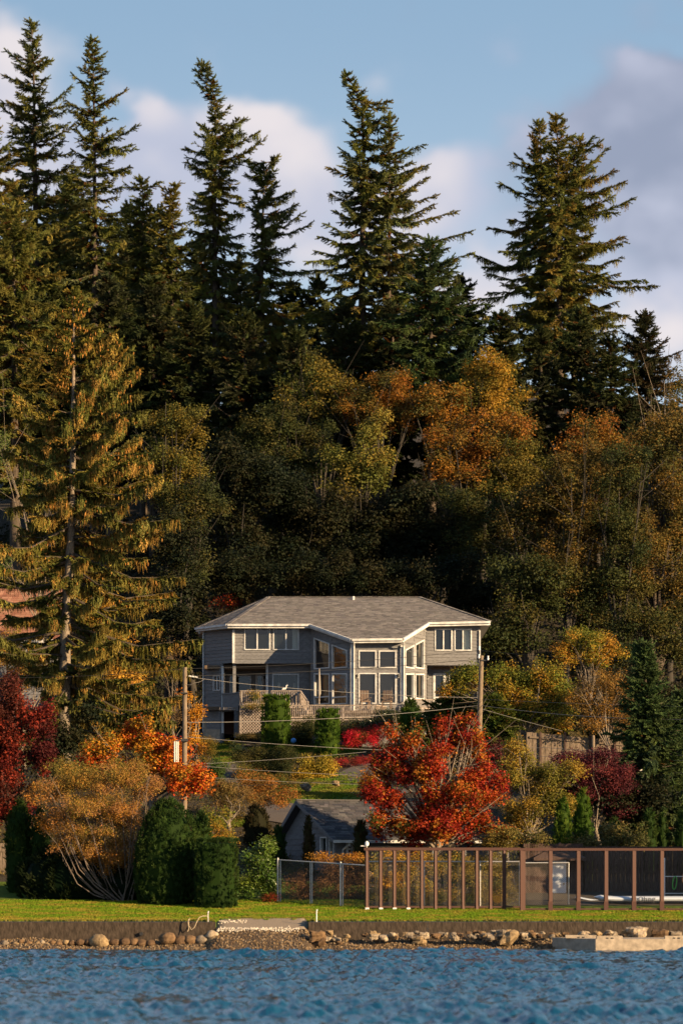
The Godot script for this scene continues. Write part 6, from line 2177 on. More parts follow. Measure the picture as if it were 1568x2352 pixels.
func spruce_with_cones() -> void:
	var d := 142.0
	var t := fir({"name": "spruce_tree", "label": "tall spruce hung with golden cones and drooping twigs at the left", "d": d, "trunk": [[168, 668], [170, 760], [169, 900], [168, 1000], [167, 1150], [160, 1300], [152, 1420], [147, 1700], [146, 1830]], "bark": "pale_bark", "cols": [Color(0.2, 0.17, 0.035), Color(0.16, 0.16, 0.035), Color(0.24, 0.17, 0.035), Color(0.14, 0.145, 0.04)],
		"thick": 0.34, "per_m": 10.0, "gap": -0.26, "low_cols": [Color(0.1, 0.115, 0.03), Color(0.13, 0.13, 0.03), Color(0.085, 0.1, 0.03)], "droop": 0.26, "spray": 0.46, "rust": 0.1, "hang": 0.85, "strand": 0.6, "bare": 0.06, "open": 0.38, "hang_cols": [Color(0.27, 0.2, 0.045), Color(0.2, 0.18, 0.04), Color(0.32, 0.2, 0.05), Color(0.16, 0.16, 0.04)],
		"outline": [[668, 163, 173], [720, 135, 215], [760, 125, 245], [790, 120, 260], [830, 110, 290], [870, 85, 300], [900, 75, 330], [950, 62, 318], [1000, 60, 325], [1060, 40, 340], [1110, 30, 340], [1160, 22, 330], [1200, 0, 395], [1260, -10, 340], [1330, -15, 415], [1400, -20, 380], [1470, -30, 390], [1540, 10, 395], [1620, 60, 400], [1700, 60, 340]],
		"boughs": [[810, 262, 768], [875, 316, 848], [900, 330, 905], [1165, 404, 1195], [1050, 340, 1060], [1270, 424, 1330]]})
	rng.seed = 404
	var base := t.position
	var places := []
	var tint := PackedColorArray()
	for h in hang_at:
		var p: Vector3 = h[0]
		var high := clampf((p.y - 4.0) / 17.0, 0.0, 1.0)
		if h[1] < 0.35 or rng.randf() > 0.25 + high * 0.9 or fine.get_noise_3d(p.x * 14.0, p.y * 14.0, p.z * 14.0) < 0.1 - high * 0.5:
			continue
		for i in rng.randi_range(2, 5):
			var s := rng.randf_range(0.11, 0.18)
			places.append(Transform3D(Basis(Vector3(1, 0, 0), rng.randf_range(-0.25, 0.25)).scaled(Vector3(s, s, s)), p + Vector3(rng.randf_range(-0.25, 0.25), rng.randf_range(-0.3, 0.02), rng.randf_range(-0.25, 0.25))))
			tint.append(shade(Color(0.4, 0.2, 0.05).lerp(Color(0.3, 0.13, 0.03), rng.randf()), rng.randf_range(0.75, 1.25)))
	swarm(t, "cones", cone_piece(), M.needle, places, tint)

# palettes from one turning stage to the next
var GOLD := [Color(0.07, 0.078, 0.018), Color(0.11, 0.098, 0.02), Color(0.19, 0.135, 0.022), Color(0.11, 0.09, 0.018)]
var ORANGE := [Color(0.075, 0.07, 0.018), Color(0.14, 0.085, 0.016), Color(0.25, 0.11, 0.015), Color(0.2, 0.075, 0.013)]
var BRONZE := [Color(0.06, 0.06, 0.017), Color(0.11, 0.082, 0.02), Color(0.16, 0.095, 0.02), Color(0.085, 0.068, 0.018)]
var MOSS := [Color(0.03, 0.04, 0.013), Color(0.045, 0.052, 0.014), Color(0.07, 0.062, 0.015)]
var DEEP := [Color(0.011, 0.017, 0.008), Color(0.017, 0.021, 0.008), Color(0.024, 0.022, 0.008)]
var YELLOW_GREEN := [Color(0.12, 0.14, 0.02), Color(0.17, 0.16, 0.022), Color(0.26, 0.18, 0.022), Color(0.32, 0.16, 0.02)]
var RED := [Color(0.1, 0.1, 0.02), Color(0.34, 0.1, 0.014), Color(0.32, 0.045, 0.01), Color(0.2, 0.016, 0.01), Color(0.26, 0.022, 0.01), Color(0.36, 0.13, 0.016)]
var WINE := [Color(0.06, 0.01, 0.01), Color(0.1, 0.013, 0.01), Color(0.19, 0.026, 0.013), Color(0.075, 0.02, 0.014)]

func hill_trees() -> void:
	var big := {"leaf": "oval", "clump": 0.5, "n": 1.15, "bark": "dark_bark", "trunk": 0.26, "limbs": 3, "twigs": 2, "fill": 0.32, "gap": -0.16}
	for q in [
		["golden maple on the slope left of the central fir's foot", 740, 205.0, GOLD, [[735, 880, 62, 62], [675, 900, 45, 40], [790, 905, 50, 45], [730, 950, 80, 50]]],
		["bronze maple below the central fir", 860, 203.0, ORANGE, [[860, 905, 75, 50], [920, 940, 60, 55], [830, 960, 70, 55]]],
		["bright orange maple top left of the right fir clump", 1110, 204.0, [Color(0.09, 0.09, 0.02), Color(0.17, 0.13, 0.02), Color(0.31, 0.175, 0.022)], [[1115, 860, 70, 72], [1150, 930, 70, 60], [1080, 920, 55, 55]]],
		["orange-tipped maple between the golden and bright orange maples", 1010, 202.0, ORANGE, [[985, 925, 60, 55], [1040, 950, 60, 55], [1180, 985, 60, 45]]],
		["yellow-green maple standing out in front of the dark trees", 835, 197.0, [Color(0.09, 0.1, 0.022), Color(0.14, 0.13, 0.025), Color(0.22, 0.16, 0.03)], [[850, 1000, 42, 55], [830, 1060, 80, 60], [865, 1090, 55, 45], [800, 1120, 60, 40]]],
		["burnt orange maple on the lit slope right of centre", 1050, 197.0, ORANGE, [[1040, 1030, 80, 60], [1130, 1010, 80, 60], [1000, 1080, 60, 55], [1090, 1090, 90, 60]]],
		["golden brown maple under the right fir clump", 1200, 196.0, GOLD, [[1180, 1060, 80, 60], [1250, 1090, 70, 60], [1150, 1120, 80, 55]]],
		["rust-topped maple below the ragged cedar", 1370, 196.0, ORANGE, [[1370, 1000, 70, 50], [1430, 1030, 60, 50], [1310, 1050, 70, 50]]],
		["golden alder to the right of the cone-bearing spruce", 385, 180.0, GOLD, [[385, 970, 55, 55], [440, 990, 55, 50], [370, 1060, 65, 60], [430, 1080, 60, 60], [395, 1150, 60, 50]]],
		["dark leafy tree between the cone-bearing spruce and the house", 405, 173.0, DEEP, [[400, 1240, 55, 70], [420, 1330, 50, 70], [395, 1420, 50, 70], [425, 1500, 36, 60]]],
		["dull green alder below the golden alder", 420, 178.0, MOSS, [[410, 1200, 70, 60], [470, 1130, 60, 80], [430, 1290, 70, 60]]],
		["mossy maple in the shade behind the yellow-green maple", 680, 200.0, MOSS, [[650, 970, 70, 55], [720, 1010, 70, 55], [600, 1020, 70, 60], [690, 1070, 80, 55]]],
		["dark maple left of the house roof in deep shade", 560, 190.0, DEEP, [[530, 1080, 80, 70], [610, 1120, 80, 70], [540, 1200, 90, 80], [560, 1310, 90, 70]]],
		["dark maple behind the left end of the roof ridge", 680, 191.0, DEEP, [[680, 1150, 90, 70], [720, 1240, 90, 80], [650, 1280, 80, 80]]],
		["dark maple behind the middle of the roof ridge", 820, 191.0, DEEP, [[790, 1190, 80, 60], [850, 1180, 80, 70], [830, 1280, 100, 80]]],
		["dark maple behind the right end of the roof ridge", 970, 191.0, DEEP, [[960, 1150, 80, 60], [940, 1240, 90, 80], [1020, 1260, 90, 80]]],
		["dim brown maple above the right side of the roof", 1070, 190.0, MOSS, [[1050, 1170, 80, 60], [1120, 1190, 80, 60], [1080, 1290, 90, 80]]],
		["bronze maple on the slope right of the dim brown one", 1225, 179.0, BRONZE, [[1210, 1170, 85, 60], [1280, 1150, 80, 60], [1200, 1250, 80, 70]]],
		["bronze leafy mass on the slope above the blue-green spruce", 1370, 181.0, BRONZE, [[1350, 1110, 80, 60], [1420, 1100, 80, 70], [1380, 1200, 90, 80], [1310, 1220, 80, 70]]],
		["brown half-bare maple at the right edge with pale limbs", 1510, 184.0, BRONZE, [[1500, 1000, 60, 80], [1550, 900, 50, 70], [1540, 1100, 70, 90], [1490, 1160, 60, 70]]],
		["moss-stemmed maple at the right edge below the half-bare one", 1510, 178.0, BRONZE, [[1510, 1250, 80, 70], [1460, 1320, 70, 70], [1550, 1360, 70, 80], [1500, 1420, 70, 60]]],
		["green-brown maple right of the house's right eave", 1220, 176.5, MOSS, [[1180, 1330, 80, 60], [1250, 1340, 80, 70], [1200, 1420, 80, 70], [1150, 1440, 60, 70]]],
		["bronze maple behind the small golden garden tree", 1350, 178.0, BRONZE, [[1330, 1310, 80, 70], [1390, 1370, 70, 70], [1340, 1410, 70, 60]]],
		["dark shrubs at the left rear corner of the house", 440, 184.0, DEEP, [[430, 1380, 60, 60], [400, 1460, 60, 80], [450, 1440, 40, 60]]],
		["dark understorey tree right behind the house's right end", 1110, 184.0, DEEP, [[1100, 1370, 80, 60], [1150, 1480, 50, 60]]],
		["tall bronze maple behind the round golden garden tree", 1300, 177.0, BRONZE, [[1290, 1130, 70, 80], [1330, 1230, 75, 80], [1280, 1300, 60, 80], [1330, 1060, 55, 60]]],
		["dense olive maple between the tall bronze maple and the right edge", 1420, 176.5, MOSS, [[1410, 1180, 70, 90], [1450, 1290, 75, 80], [1400, 1400, 70, 80], [1440, 1080, 60, 70]]],
		["broad brown maple at the right edge above the moss-stemmed one", 1540, 180.0, BRONZE, [[1530, 1090, 75, 90], [1570, 1200, 80, 90], [1500, 1010, 60, 60], [1560, 980, 60, 70]]],
		["leafy understorey tree behind the blue-green spruce", 1500, 172.0, MOSS, [[1480, 1440, 70, 70], [1550, 1480, 70, 80], [1420, 1500, 60, 60]]],
	]:
		var o := big.duplicate()
		o.clump = 0.4 + 0.2 * fmod(absf(float(q[1]) * 0.377), 1.0)
		o.gap = -0.2 + 0.16 * fmod(absf(float(q[1]) * 0.713), 1.0)
		o.merge({"name": "maple_tree", "label": q[0], "px": float(q[1]), "d": q[2], "cols": q[3], "blobs": q[4]})
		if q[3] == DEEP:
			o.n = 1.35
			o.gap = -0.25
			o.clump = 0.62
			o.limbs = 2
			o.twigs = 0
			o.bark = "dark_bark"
		if q[0].begins_with("brown half-bare"):
			o.n = 0.6
			o.limbs = 9
			o.bark = "pale_bark"
		if q[0].begins_with("moss-stemmed"):
			o.limbs = 6
			o.trunk = 0.45
			o.bark = "bark"
		broad(o)
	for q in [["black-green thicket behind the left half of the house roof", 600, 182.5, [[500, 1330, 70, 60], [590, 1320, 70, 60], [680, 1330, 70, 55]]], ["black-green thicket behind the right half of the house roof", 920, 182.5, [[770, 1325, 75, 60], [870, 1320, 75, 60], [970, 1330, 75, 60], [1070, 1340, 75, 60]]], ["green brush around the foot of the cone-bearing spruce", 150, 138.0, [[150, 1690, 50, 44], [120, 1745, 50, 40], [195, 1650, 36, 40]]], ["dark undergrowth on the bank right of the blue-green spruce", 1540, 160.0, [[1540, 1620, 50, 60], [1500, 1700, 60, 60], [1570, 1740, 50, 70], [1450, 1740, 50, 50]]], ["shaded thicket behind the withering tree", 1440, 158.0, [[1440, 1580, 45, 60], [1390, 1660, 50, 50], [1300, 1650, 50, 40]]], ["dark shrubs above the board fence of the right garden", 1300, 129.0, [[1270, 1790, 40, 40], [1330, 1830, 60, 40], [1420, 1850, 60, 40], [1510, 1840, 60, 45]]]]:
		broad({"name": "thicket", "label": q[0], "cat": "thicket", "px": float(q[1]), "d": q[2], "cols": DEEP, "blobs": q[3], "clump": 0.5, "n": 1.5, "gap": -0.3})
	broad({"name": "maple_tree", "label": "golden maple mostly hidden by the cone-bearing spruce left of the house", "px": 250.0, "d": 167.3, "cols": [Color(0.36, 0.2, 0.025), Color(0.45, 0.24, 0.03), Color(0.3, 0.16, 0.03)], "blobs": [[240, 1480, 75, 70], [200, 1400, 60, 60], [280, 1560, 60, 60]], "clump": 0.5, "n": 1.1, "trunk": 0.2})
	# red leaves glowing behind the left end of the roof
	broad({"name": "vine_maple", "label": "red vine maple glimpsed between dark trunks behind the left roof hip", "px": 520.0, "d": 190.0, "cols": RED, "blobs": [[520, 1390, 35, 22], [550, 1378, 22, 14]], "clump": 0.4, "n": 1.0})
	# the same wood goes on beyond the right edge
	for q in [["maple outside the right edge beside the half-bare maple", 1680, 182.0, [[1680, 1000, 110, 90], [1650, 1120, 90, 90], [1700, 1240, 120, 100], [1660, 1380, 90, 90]]], ["maple far outside the right edge on the slope", 1900, 180.0, [[1880, 1050, 120, 100], [1950, 1150, 120, 110], [1900, 1290, 140, 110]]]]:
		var o := big.duplicate()
		o.merge({"name": "maple_tree", "label": q[0], "px": float(q[1]), "d": q[2], "cols": BRONZE, "blobs": q[3], "clump": 0.9})
		broad(o)

# ------------------------------------------------------------------ gardens
var BLACK_GREEN := [Color(0.014, 0.024, 0.009), Color(0.02, 0.03, 0.01)]
var HEDGE := [Color(0.028, 0.055, 0.014), Color(0.035, 0.065, 0.014), Color(0.045, 0.075, 0.016)]
var BRIGHT := [Color(0.05, 0.1, 0.014), Color(0.075, 0.13, 0.016), Color(0.11, 0.16, 0.02)]
const COLUMN := [[0.0, 0.85], [0.08, 0.96], [0.5, 1.0], [0.9, 0.97], [0.97, 0.85], [1.0, 0.6]]
const CONE := [[0.0, 0.8], [0.1, 0.97], [0.3, 1.0], [0.55, 0.86], [0.75, 0.62], [0.9, 0.36], [1.0, 0.06]]
const DOME := [[0.0, 0.85], [0.15, 0.97], [0.4, 1.0], [0.65, 0.9], [0.82, 0.68], [0.93, 0.42], [1.0, 0.12]]
const SPIRE := [[0.0, 0.75], [0.1, 0.95], [0.5, 1.0], [0.8, 0.75], [0.93, 0.45], [1.0, 0.1]]

func garden_trees() -> void:
	# clipped and natural evergreens
	evergreen("evergreen_shrub", "largest dark rounded arborvitae on the shore lawn", "hedge shrub", 385, 117.4, 1836, 78, DOME, HEDGE, {"lump": 0.13, "size": 0.21, "n": 1.5})
	evergreen("evergreen_shrub", "flat-topped clipped arborvitae at the right end of the dark lawn group", "hedge shrub", 497, 116.0, 1928, 50, COLUMN, HEDGE, {"square": 3.0, "lump": 0.09, "size": 0.19, "n": 1.5})
	evergreen("evergreen_shrub", "small dark arborvitae peeking behind the flat-topped clipped one", "hedge shrub", 463, 119.6, 1865, 26, SPIRE, HEDGE, {"size": 0.28})
	evergreen("evergreen_shrub", "slim tall arborvitae at the far left of the lawn", "hedge shrub", 45, 121.5, 1838, 34, SPIRE, HEDGE, {"size": 0.3, "lump": 0.25})
	evergreen("evergreen_shrub", "short arborvitae beside the slim tall one at the far left", "hedge shrub", 95, 121.2, 1852, 26, SPIRE, HEDGE, {"size": 0.3, "lump": 0.25})
	evergreen("evergreen_shrub", "low black-green spreading juniper under the tan twiggy shrub", "hedge shrub", 170, 119.4, 1940, 130, DOME, BLACK_GREEN, {"size": 0.36, "deep": 0.5, "lump": 0.3, "flare": 1.0})
	evergreen("evergreen_shrub", "low dark juniper between the twiggy shrub and the rounded arborvitae", "hedge shrub", 285, 118.6, 1985, 60, DOME, BLACK_GREEN, {"size": 0.34, "deep": 0.6, "lump": 0.3, "flare": 1.0})
	evergreen("clipped_evergreen", "left clipped columnar arborvitae in front of the deck lattice", "topiary", 634, 157.5, 1600, 32, COLUMN, BRIGHT, {"size": 0.26, "lump": 0.07, "square": 2.4})
	evergreen("clipped_evergreen", "right clipped columnar arborvitae in front of the lower deck railing", "topiary", 753, 154.5, 1631, 27, COLUMN, BRIGHT, {"size": 0.26, "lump": 0.07, "square": 2.4})
	evergreen("clipped_evergreen", "upper clipped globe shrub at the prow's right corner", "topiary", 943, 159.5, 1604, 29, DOME, HEDGE, {"size": 0.24, "lump": 0.08})
	evergreen("clipped_evergreen", "lower clipped globe shrub right of the deck", "topiary", 932, 157.0, 1627, 24, DOME, BRIGHT, {"size": 0.24, "lump": 0.08})
	evergreen("columnar_shrub", "dark brownish column shrub pair against the cottage drive", "shrub", 590, 131.0, 1849, 32, SPIRE, [Color(0.03, 0.028, 0.012), Color(0.04, 0.032, 0.014)], {"size": 0.26, "lump": 0.2})
	evergreen("columnar_shrub", "slim brown column shrub against the cottage gable", "shrub", 708, 124.6, 1876, 13, SPIRE, [Color(0.06, 0.04, 0.016), Color(0.045, 0.04, 0.014)], {"size": 0.24, "lump": 0.25})
	evergreen("columnar_shrub", "slim dark column shrub before the cottage's white shutter", "shrub", 828, 123.4, 1879, 18, SPIRE, [Color(0.04, 0.045, 0.014), Color(0.06, 0.045, 0.018)], {"size": 0.24, "lump": 0.25})
	evergreen("columnar_shrub", "bright green pointed arborvitae taller of the pair behind the glass", "shrub", 1338, 124.5, 1811, 24, SPIRE, BRIGHT, {"size": 0.26, "lump": 0.2})
	evergreen("columnar_shrub", "bright green pointed arborvitae shorter of the pair behind the glass", "shrub", 1292, 124.0, 1832, 28, CONE, BRIGHT, {"size": 0.26, "lump": 0.2})
	evergreen("columnar_shrub", "dark thin arborvitae left of a pair near the right edge", "shrub", 1490, 126.0, 1860, 17, SPIRE, HEDGE, {"size": 0.26})
	evergreen("columnar_shrub", "dark thin arborvitae right of a pair near the right edge", "shrub", 1520, 126.4, 1868, 14, SPIRE, HEDGE, {"size": 0.26})
	evergreen("columnar_shrub", "dark arborvitae cut by the right edge above the board fence", "shrub", 1566, 126.2, 1858, 18, SPIRE, HEDGE, {"size": 0.26})
	evergreen("columnar_shrub", "dim round-topped arborvitae under the purple plum", "shrub", 1412, 127.0, 1880, 22, DOME, HEDGE, {"size": 0.26})
	evergreen("columnar_shrub", "shaded yew filling the corner between cottage and column shrubs", "shrub", 640, 127.6, 1900, 18, DOME, HEDGE, {"size": 0.26})
	evergreen("evergreen_hedge", "tall evergreen hedge just outside the right edge beside the boards", "hedge", 1660, 118.8, 1800, 40, COLUMN, HEDGE, {"size": 0.36, "deep": 3.0})
	# the big red maple
	var maple := {"leaf": "lobed", "clump": 0.34, "trunk": 0.16, "limbs": 5, "twigs": 2, "n": 1.7, "gap": -0.2, "bark": "pale_bark"}
	var o := maple.duplicate()
	o.merge({"name": "maple_tree", "label": "large red and orange maple in front of the cottage roof", "px": 1010.0, "d": 122.5, "cols": RED, "drift": 1.6, "jitter": 0.2, "subs": 6, "blobs": [[980, 1760, 75, 60, 0.6], [1010, 1830, 85, 65, 0.8], [905, 1765, 60, 62], [895, 1850, 58, 62, 0.4], [1085, 1790, 62, 70], [1105, 1860, 45, 60], [1065, 1700, 46, 48], [1020, 1720, 40, 40], [950, 1700, 36, 36], [990, 1905, 90, 42, 0.5], [1060, 1905, 55, 40], [940, 1920, 45, 32], [1125, 1900, 40, 36], [870, 1895, 36, 36], [1100, 1720, 30, 36], [905, 1690, 20, 26], [1020, 1665, 18, 22], [1080, 1655, 14, 16], [1140, 1810, 22, 40], [850, 1800, 24, 40]]}, true)
	broad(o)
	o = maple.duplicate()
	o.merge({"name": "maple_tree", "label": "wine-red maple at the left edge", "px": 40.0, "d": 127.0, "cols": WINE, "drift": 1.5, "blobs": [[30, 1620, 70, 90], [80, 1680, 50, 70], [30, 1750, 80, 90], [100, 1740, 30, 50], [20, 1840, 70, 60], [-40, 1700, 80, 150]], "bark": "dark_bark", "n": 1.35, "limbs": 3, "twigs": 1}, true)
	broad(o)
	o = maple.duplicate()
	o.merge({"name": "maple_tree", "label": "flame-coloured maple spreading before the left utility pole", "px": 350.0, "d": 133.5, "cols": [Color(0.16, 0.13, 0.02), Color(0.46, 0.22, 0.02), Color(0.48, 0.13, 0.015), Color(0.4, 0.05, 0.012), Color(0.5, 0.19, 0.02)], "drift": 1.4, "blobs": [[250, 1710, 60, 40], [330, 1700, 70, 45], [390, 1740, 60, 60], [320, 1770, 90, 50], [430, 1780, 50, 50, 1.5], [465, 1790, 30, 35, 1.5], [230, 1750, 50, 40]], "n": 1.4}, true)
	broad(o)
	o = maple.duplicate()
	o.merge({"name": "maple_tree", "label": "golden orange upright maple left of the house's drive", "px": 450.0, "d": 150.0, "cols": [Color(0.4, 0.2, 0.02), Color(0.5, 0.22, 0.02), Color(0.46, 0.15, 0.015)], "blobs": [[448, 1650, 22, 35], [450, 1710, 26, 50], [455, 1770, 28, 45], [430, 1600, 12, 14]], "leaf": "oval", "n": 2.2, "clump": 0.3, "subs": 4}, true)
	broad(o)
	# twiggy tan shrub with pale stems
	o = {"name": "twiggy_shrub", "label": "big vase-shaped shrub with bare pale stems and tan-orange leaves on the lawn", "cat": "shrub", "px": 290.0, "d": 118.2, "cols": [Color(0.18, 0.14, 0.03), Color(0.33, 0.18, 0.035), Color(0.3, 0.15, 0.055), Color(0.4, 0.17, 0.025)], "leaf": "small", "clump": 0.26, "n": 1.35, "gap": -0.1, "drift": 1.0,
		"blobs": [[160, 1800, 75, 45], [240, 1790, 90, 55], [310, 1800, 50, 60], [200, 1870, 110, 60], [280, 1880, 75, 70], [130, 1880, 45, 45], [235, 1940, 80, 40], [160, 1930, 60, 36], [300, 1940, 50, 50], [250, 1985, 60, 34], [110, 1830, 50, 40]]}
	var sh := broad(o)
	var base := sh.position
	rng.seed = 808
	var sg := Geo.new()
	for i in 32:
		var ex := rng.randf_range(85, 345)
		var ey := rng.randf_range(1770, 1900)
		var root := Vector3(rng.randf_range(-0.35, 0.35), -0.1, rng.randf_range(-0.3, 0.3))
		var e := P(ex, ey, 118.2 + rng.randf_range(-1.2, 0.9)) - base
		var m := root.lerp(e, 0.5) + Vector3((e.x - root.x) * 0.05, -0.35 - absf(e.x) * 0.12, 0)
		var m2 := root.lerp(e, 0.8) + Vector3(0, -0.1, 0)
		sg.tube([root, root.lerp(m, 0.5) + Vector3(e.x * 0.06, -0.05, 0), m, m2, e], [0.035, 0.028, 0.02, 0.012, 0.006], 5)
		for j in 6:
			var f := m.lerp(e, rng.randf())
			sg.tube([f, f + Vector3(rng.randf_range(-0.3, 0.3), rng.randf_range(0.2, 0.6), rng.randf_range(-0.3, 0.3))], [0.009, 0.004], 4)
	part(sh, "stems", sg.mesh(), M.stem)
	# shrubs and small trees
	for q in [
		["laurel_shrub", "glossy bright green laurel beside the chain link fence", 585, 118.8, BRIGHT, [[590, 1985, 48, 55], [570, 2040, 40, 35], [620, 2030, 30, 45], [600, 1945, 30, 25]], "long", 0.3, 1.8, "gloss_leaf", "shrub"],
		["yellow_shrub", "yellow-green airy shrub behind the flat-topped arborvitae", 490, 123.0, YELLOW_GREEN, [[490, 1895, 38, 45], [470, 1930, 30, 30], [520, 1930, 25, 30]], "oval", 0.28, 1.1, "leaf", "shrub"],
		["weeping_tree", "small brown weeping tree above the cottage drive", 520, 132.6, [Color(0.16, 0.1, 0.035), Color(0.2, 0.13, 0.04), Color(0.13, 0.1, 0.03)], [[530, 1822, 56, 36], [500, 1852, 30, 42], [562, 1855, 36, 42]], "small", 0.28, 1.2, "leaf", "tree"],
		["orange_bush", "low orange-brown bush between the weeping tree and the cottage roof", 620, 134.0, [Color(0.2, 0.12, 0.03), Color(0.3, 0.12, 0.025), Color(0.16, 0.1, 0.03)], [[600, 1815, 60, 32], [648, 1830, 44, 26], [570, 1795, 40, 20]], "small", 0.28, 1.3, "leaf", "bush"],
		["garden_bush", "broad dark olive bush in the middle of the garden", 610, 147.0, MOSS, [[575, 1748, 52, 36], [640, 1745, 58, 38], [610, 1772, 70, 30]], "small", 0.28, 1.8, "leaf", "bush"],
		["garden_bush", "yellow leafy bush right of the broad olive one", 725, 147.0, [Color(0.2, 0.16, 0.02), Color(0.32, 0.22, 0.025), Color(0.4, 0.24, 0.025)], [[715, 1762, 40, 34], [745, 1770, 24, 24], [700, 1785, 30, 16]], "oval", 0.28, 1.6, "leaf", "bush"],
		["burning_bush", "bright crimson burning bush before the deck's right end", 832, 155.0, [Color(0.17, 0.06, 0.02), Color(0.42, 0.025, 0.025), Color(0.55, 0.018, 0.04)], [[830, 1692, 42, 26], [860, 1690, 24, 26], [805, 1700, 22, 20]], "small", 0.26, 1.9, "leaf", "bush"],
		["garden_bush", "round leafy bush between the two clipped columns", 700, 158.0, MOSS, [[705, 1676, 30, 28], [690, 1698, 26, 18], [790, 1690, 22, 22]], "oval", 0.26, 1.7, "leaf", "bush"],
		["garden_bush", "dark rhododendron at the right end of the lower deck", 880, 158.5, MOSS, [[890, 1650, 38, 28], [858, 1664, 32, 24], [820, 1668, 24, 16]], "long", 0.28, 1.7, "gloss_leaf", "bush"],
		["garden_bush", "dark green shrubs between the globe shrub and the soft cedar", 985, 156.5, HEDGE, [[985, 1650, 36, 36], [1000, 1690, 40, 30]], "oval", 0.28, 1.7, "leaf", "bush"],
		["garden_bush", "clipped golden-green bush at the drive's left side", 480, 149.0, GOLD, [[483, 1715, 16, 22], [475, 1745, 12, 14]], "small", 0.22, 2.0, "leaf", "bush"],
		["garden_bush", "dark green bush under the golden orange maple", 496, 146.0, HEDGE, [[495, 1775, 26, 30]], "oval", 0.26, 1.9, "leaf", "bush"],
		["garden_tree", "yellow-green spreading garden tree right of the house", 1228, 152.0, YELLOW_GREEN, [[1150, 1570, 60, 45], [1230, 1560, 60, 45], [1290, 1580, 50, 45], [1190, 1620, 70, 45], [1270, 1640, 60, 40], [1090, 1560, 50, 36], [1040, 1575, 40, 30]], "oval", 0.36, 1.5, "leaf", "tree"],
		["garden_tree", "round golden garden tree high on the right", 1350, 164.0, YELLOW_GREEN, [[1355, 1470, 62, 50], [1380, 1500, 45, 40], [1320, 1500, 40, 40]], "oval", 0.36, 1.6, "leaf", "tree"],
		["garden_tree", "brown withering tree beside the blue-green spruce", 1400, 149.5, [Color(0.13, 0.085, 0.03), Color(0.2, 0.12, 0.03), Color(0.24, 0.12, 0.02), Color(0.1, 0.075, 0.03)], [[1390, 1570, 55, 45], [1420, 1610, 45, 45], [1360, 1640, 50, 50], [1420, 1660, 36, 40], [1330, 1600, 36, 40]], "small", 0.36, 1.2, "leaf", "tree"],
		["garden_tree", "slender yellow-brown birch right of the red maple", 1205, 127.0, [Color(0.13, 0.12, 0.02), Color(0.2, 0.15, 0.025), Color(0.28, 0.17, 0.025)], [[1190, 1720, 30, 40], [1200, 1780, 45, 50], [1220, 1850, 60, 60], [1260, 1790, 40, 40], [1310, 1770, 35, 25], [1180, 1900, 45, 45], [1280, 1850, 40, 40]], "oval", 0.3, 1.5, "leaf", "tree"],
		["plum_tree", "dark purple-leaved plum behind the pair of green arborvitae", 1370, 128.6, [Color(0.06, 0.014, 0.02), Color(0.085, 0.018, 0.025), Color(0.12, 0.025, 0.025)], [[1310, 1745, 55, 34], [1370, 1760, 75, 45], [1405, 1815, 58, 52], [1340, 1825, 55, 52], [1420, 1855, 40, 36], [1290, 1775, 40, 30]], "small", 0.32, 2.6, "leaf", "tree"],
		["plum_tree", "dark wine shrub between the red maple and the birch", 1140, 133.0, [Color(0.06, 0.014, 0.018), Color(0.09, 0.02, 0.02)], [[1140, 1740, 30, 50], [1150, 1810, 30, 40]], "small", 0.3, 1.5, "leaf", "shrub"],
		["leafy_shrub", "yellow-flecked shrub row directly behind the glass top rail", 1180, 121.5, [Color(0.06, 0.065, 0.02), Color(0.12, 0.1, 0.025), Color(0.18, 0.13, 0.03)], [[1160, 1930, 45, 30], [1215, 1935, 40, 32], [1120, 1940, 30, 25]], "oval", 0.28, 1.3, "leaf", "shrub"],
		["leafy_shrub", "olive shrub above the board fence with pale twig tips", 1410, 123.5, [Color(0.06, 0.065, 0.02), Color(0.1, 0.09, 0.025), Color(0.2, 0.16, 0.05)], [[1400, 1925, 50, 30], [1450, 1930, 40, 32], [1350, 1935, 40, 25]], "oval", 0.28, 1.4, "leaf", "shrub"],
		["hillside_tree", "wide leafless-looking brown thicket along the left house's garden", 400, 155.0, [Color(0.13, 0.08, 0.035), Color(0.1, 0.07, 0.03)], [[395, 1520, 30, 60], [390, 1640, 30, 50]], "small", 0.3, 0.5, "leaf", "shrub"],
		["garden_tree", "gold and brown shrub tree before the neighbour's brown roof", 60, 150.0, [Color(0.2, 0.13, 0.03), Color(0.3, 0.14, 0.025), Color(0.13, 0.11, 0.025)], [[20, 1490, 50, 45], [90, 1550, 50, 40], [40, 1560, 50, 40]], "oval", 0.32, 1.0, "leaf", "tree"],
		["green_tree", "small bright green tree behind the cone-bearing spruce", 130, 170.0, [Color(0.08, 0.11, 0.03), Color(0.11, 0.14, 0.035)], [[150, 1090, 50, 40], [160, 1130, 50, 30], [0, 1030, 20, 45], [0, 1290, 18, 40]], "oval", 0.4, 1.4, "leaf", "tree"],
		["olive_bush", "olive bush under the flame-coloured maple", 300, 126.0, [Color(0.09, 0.09, 0.02), Color(0.2, 0.13, 0.025), Color(0.14, 0.11, 0.02)], [[280, 1775, 60, 30], [180, 1785, 50, 30]], "oval", 0.28, 1.5, "leaf", "bush"],
		["low_weeds", "golden and green weeds at the foot of the narrow panes", 1000, 116.7, [Color(0.14, 0.16, 0.025), Color(0.3, 0.22, 0.03), Color(0.42, 0.26, 0.03)], [[870, 2070, 24, 14], [915, 2062, 26, 22], [965, 2072, 26, 14], [1010, 2064, 24, 22], [1060, 2070, 30, 16], [1110, 2060, 24, 24], [1150, 2072, 24, 14]], "small", 0.2, 1.2, "leaf", "plants"],
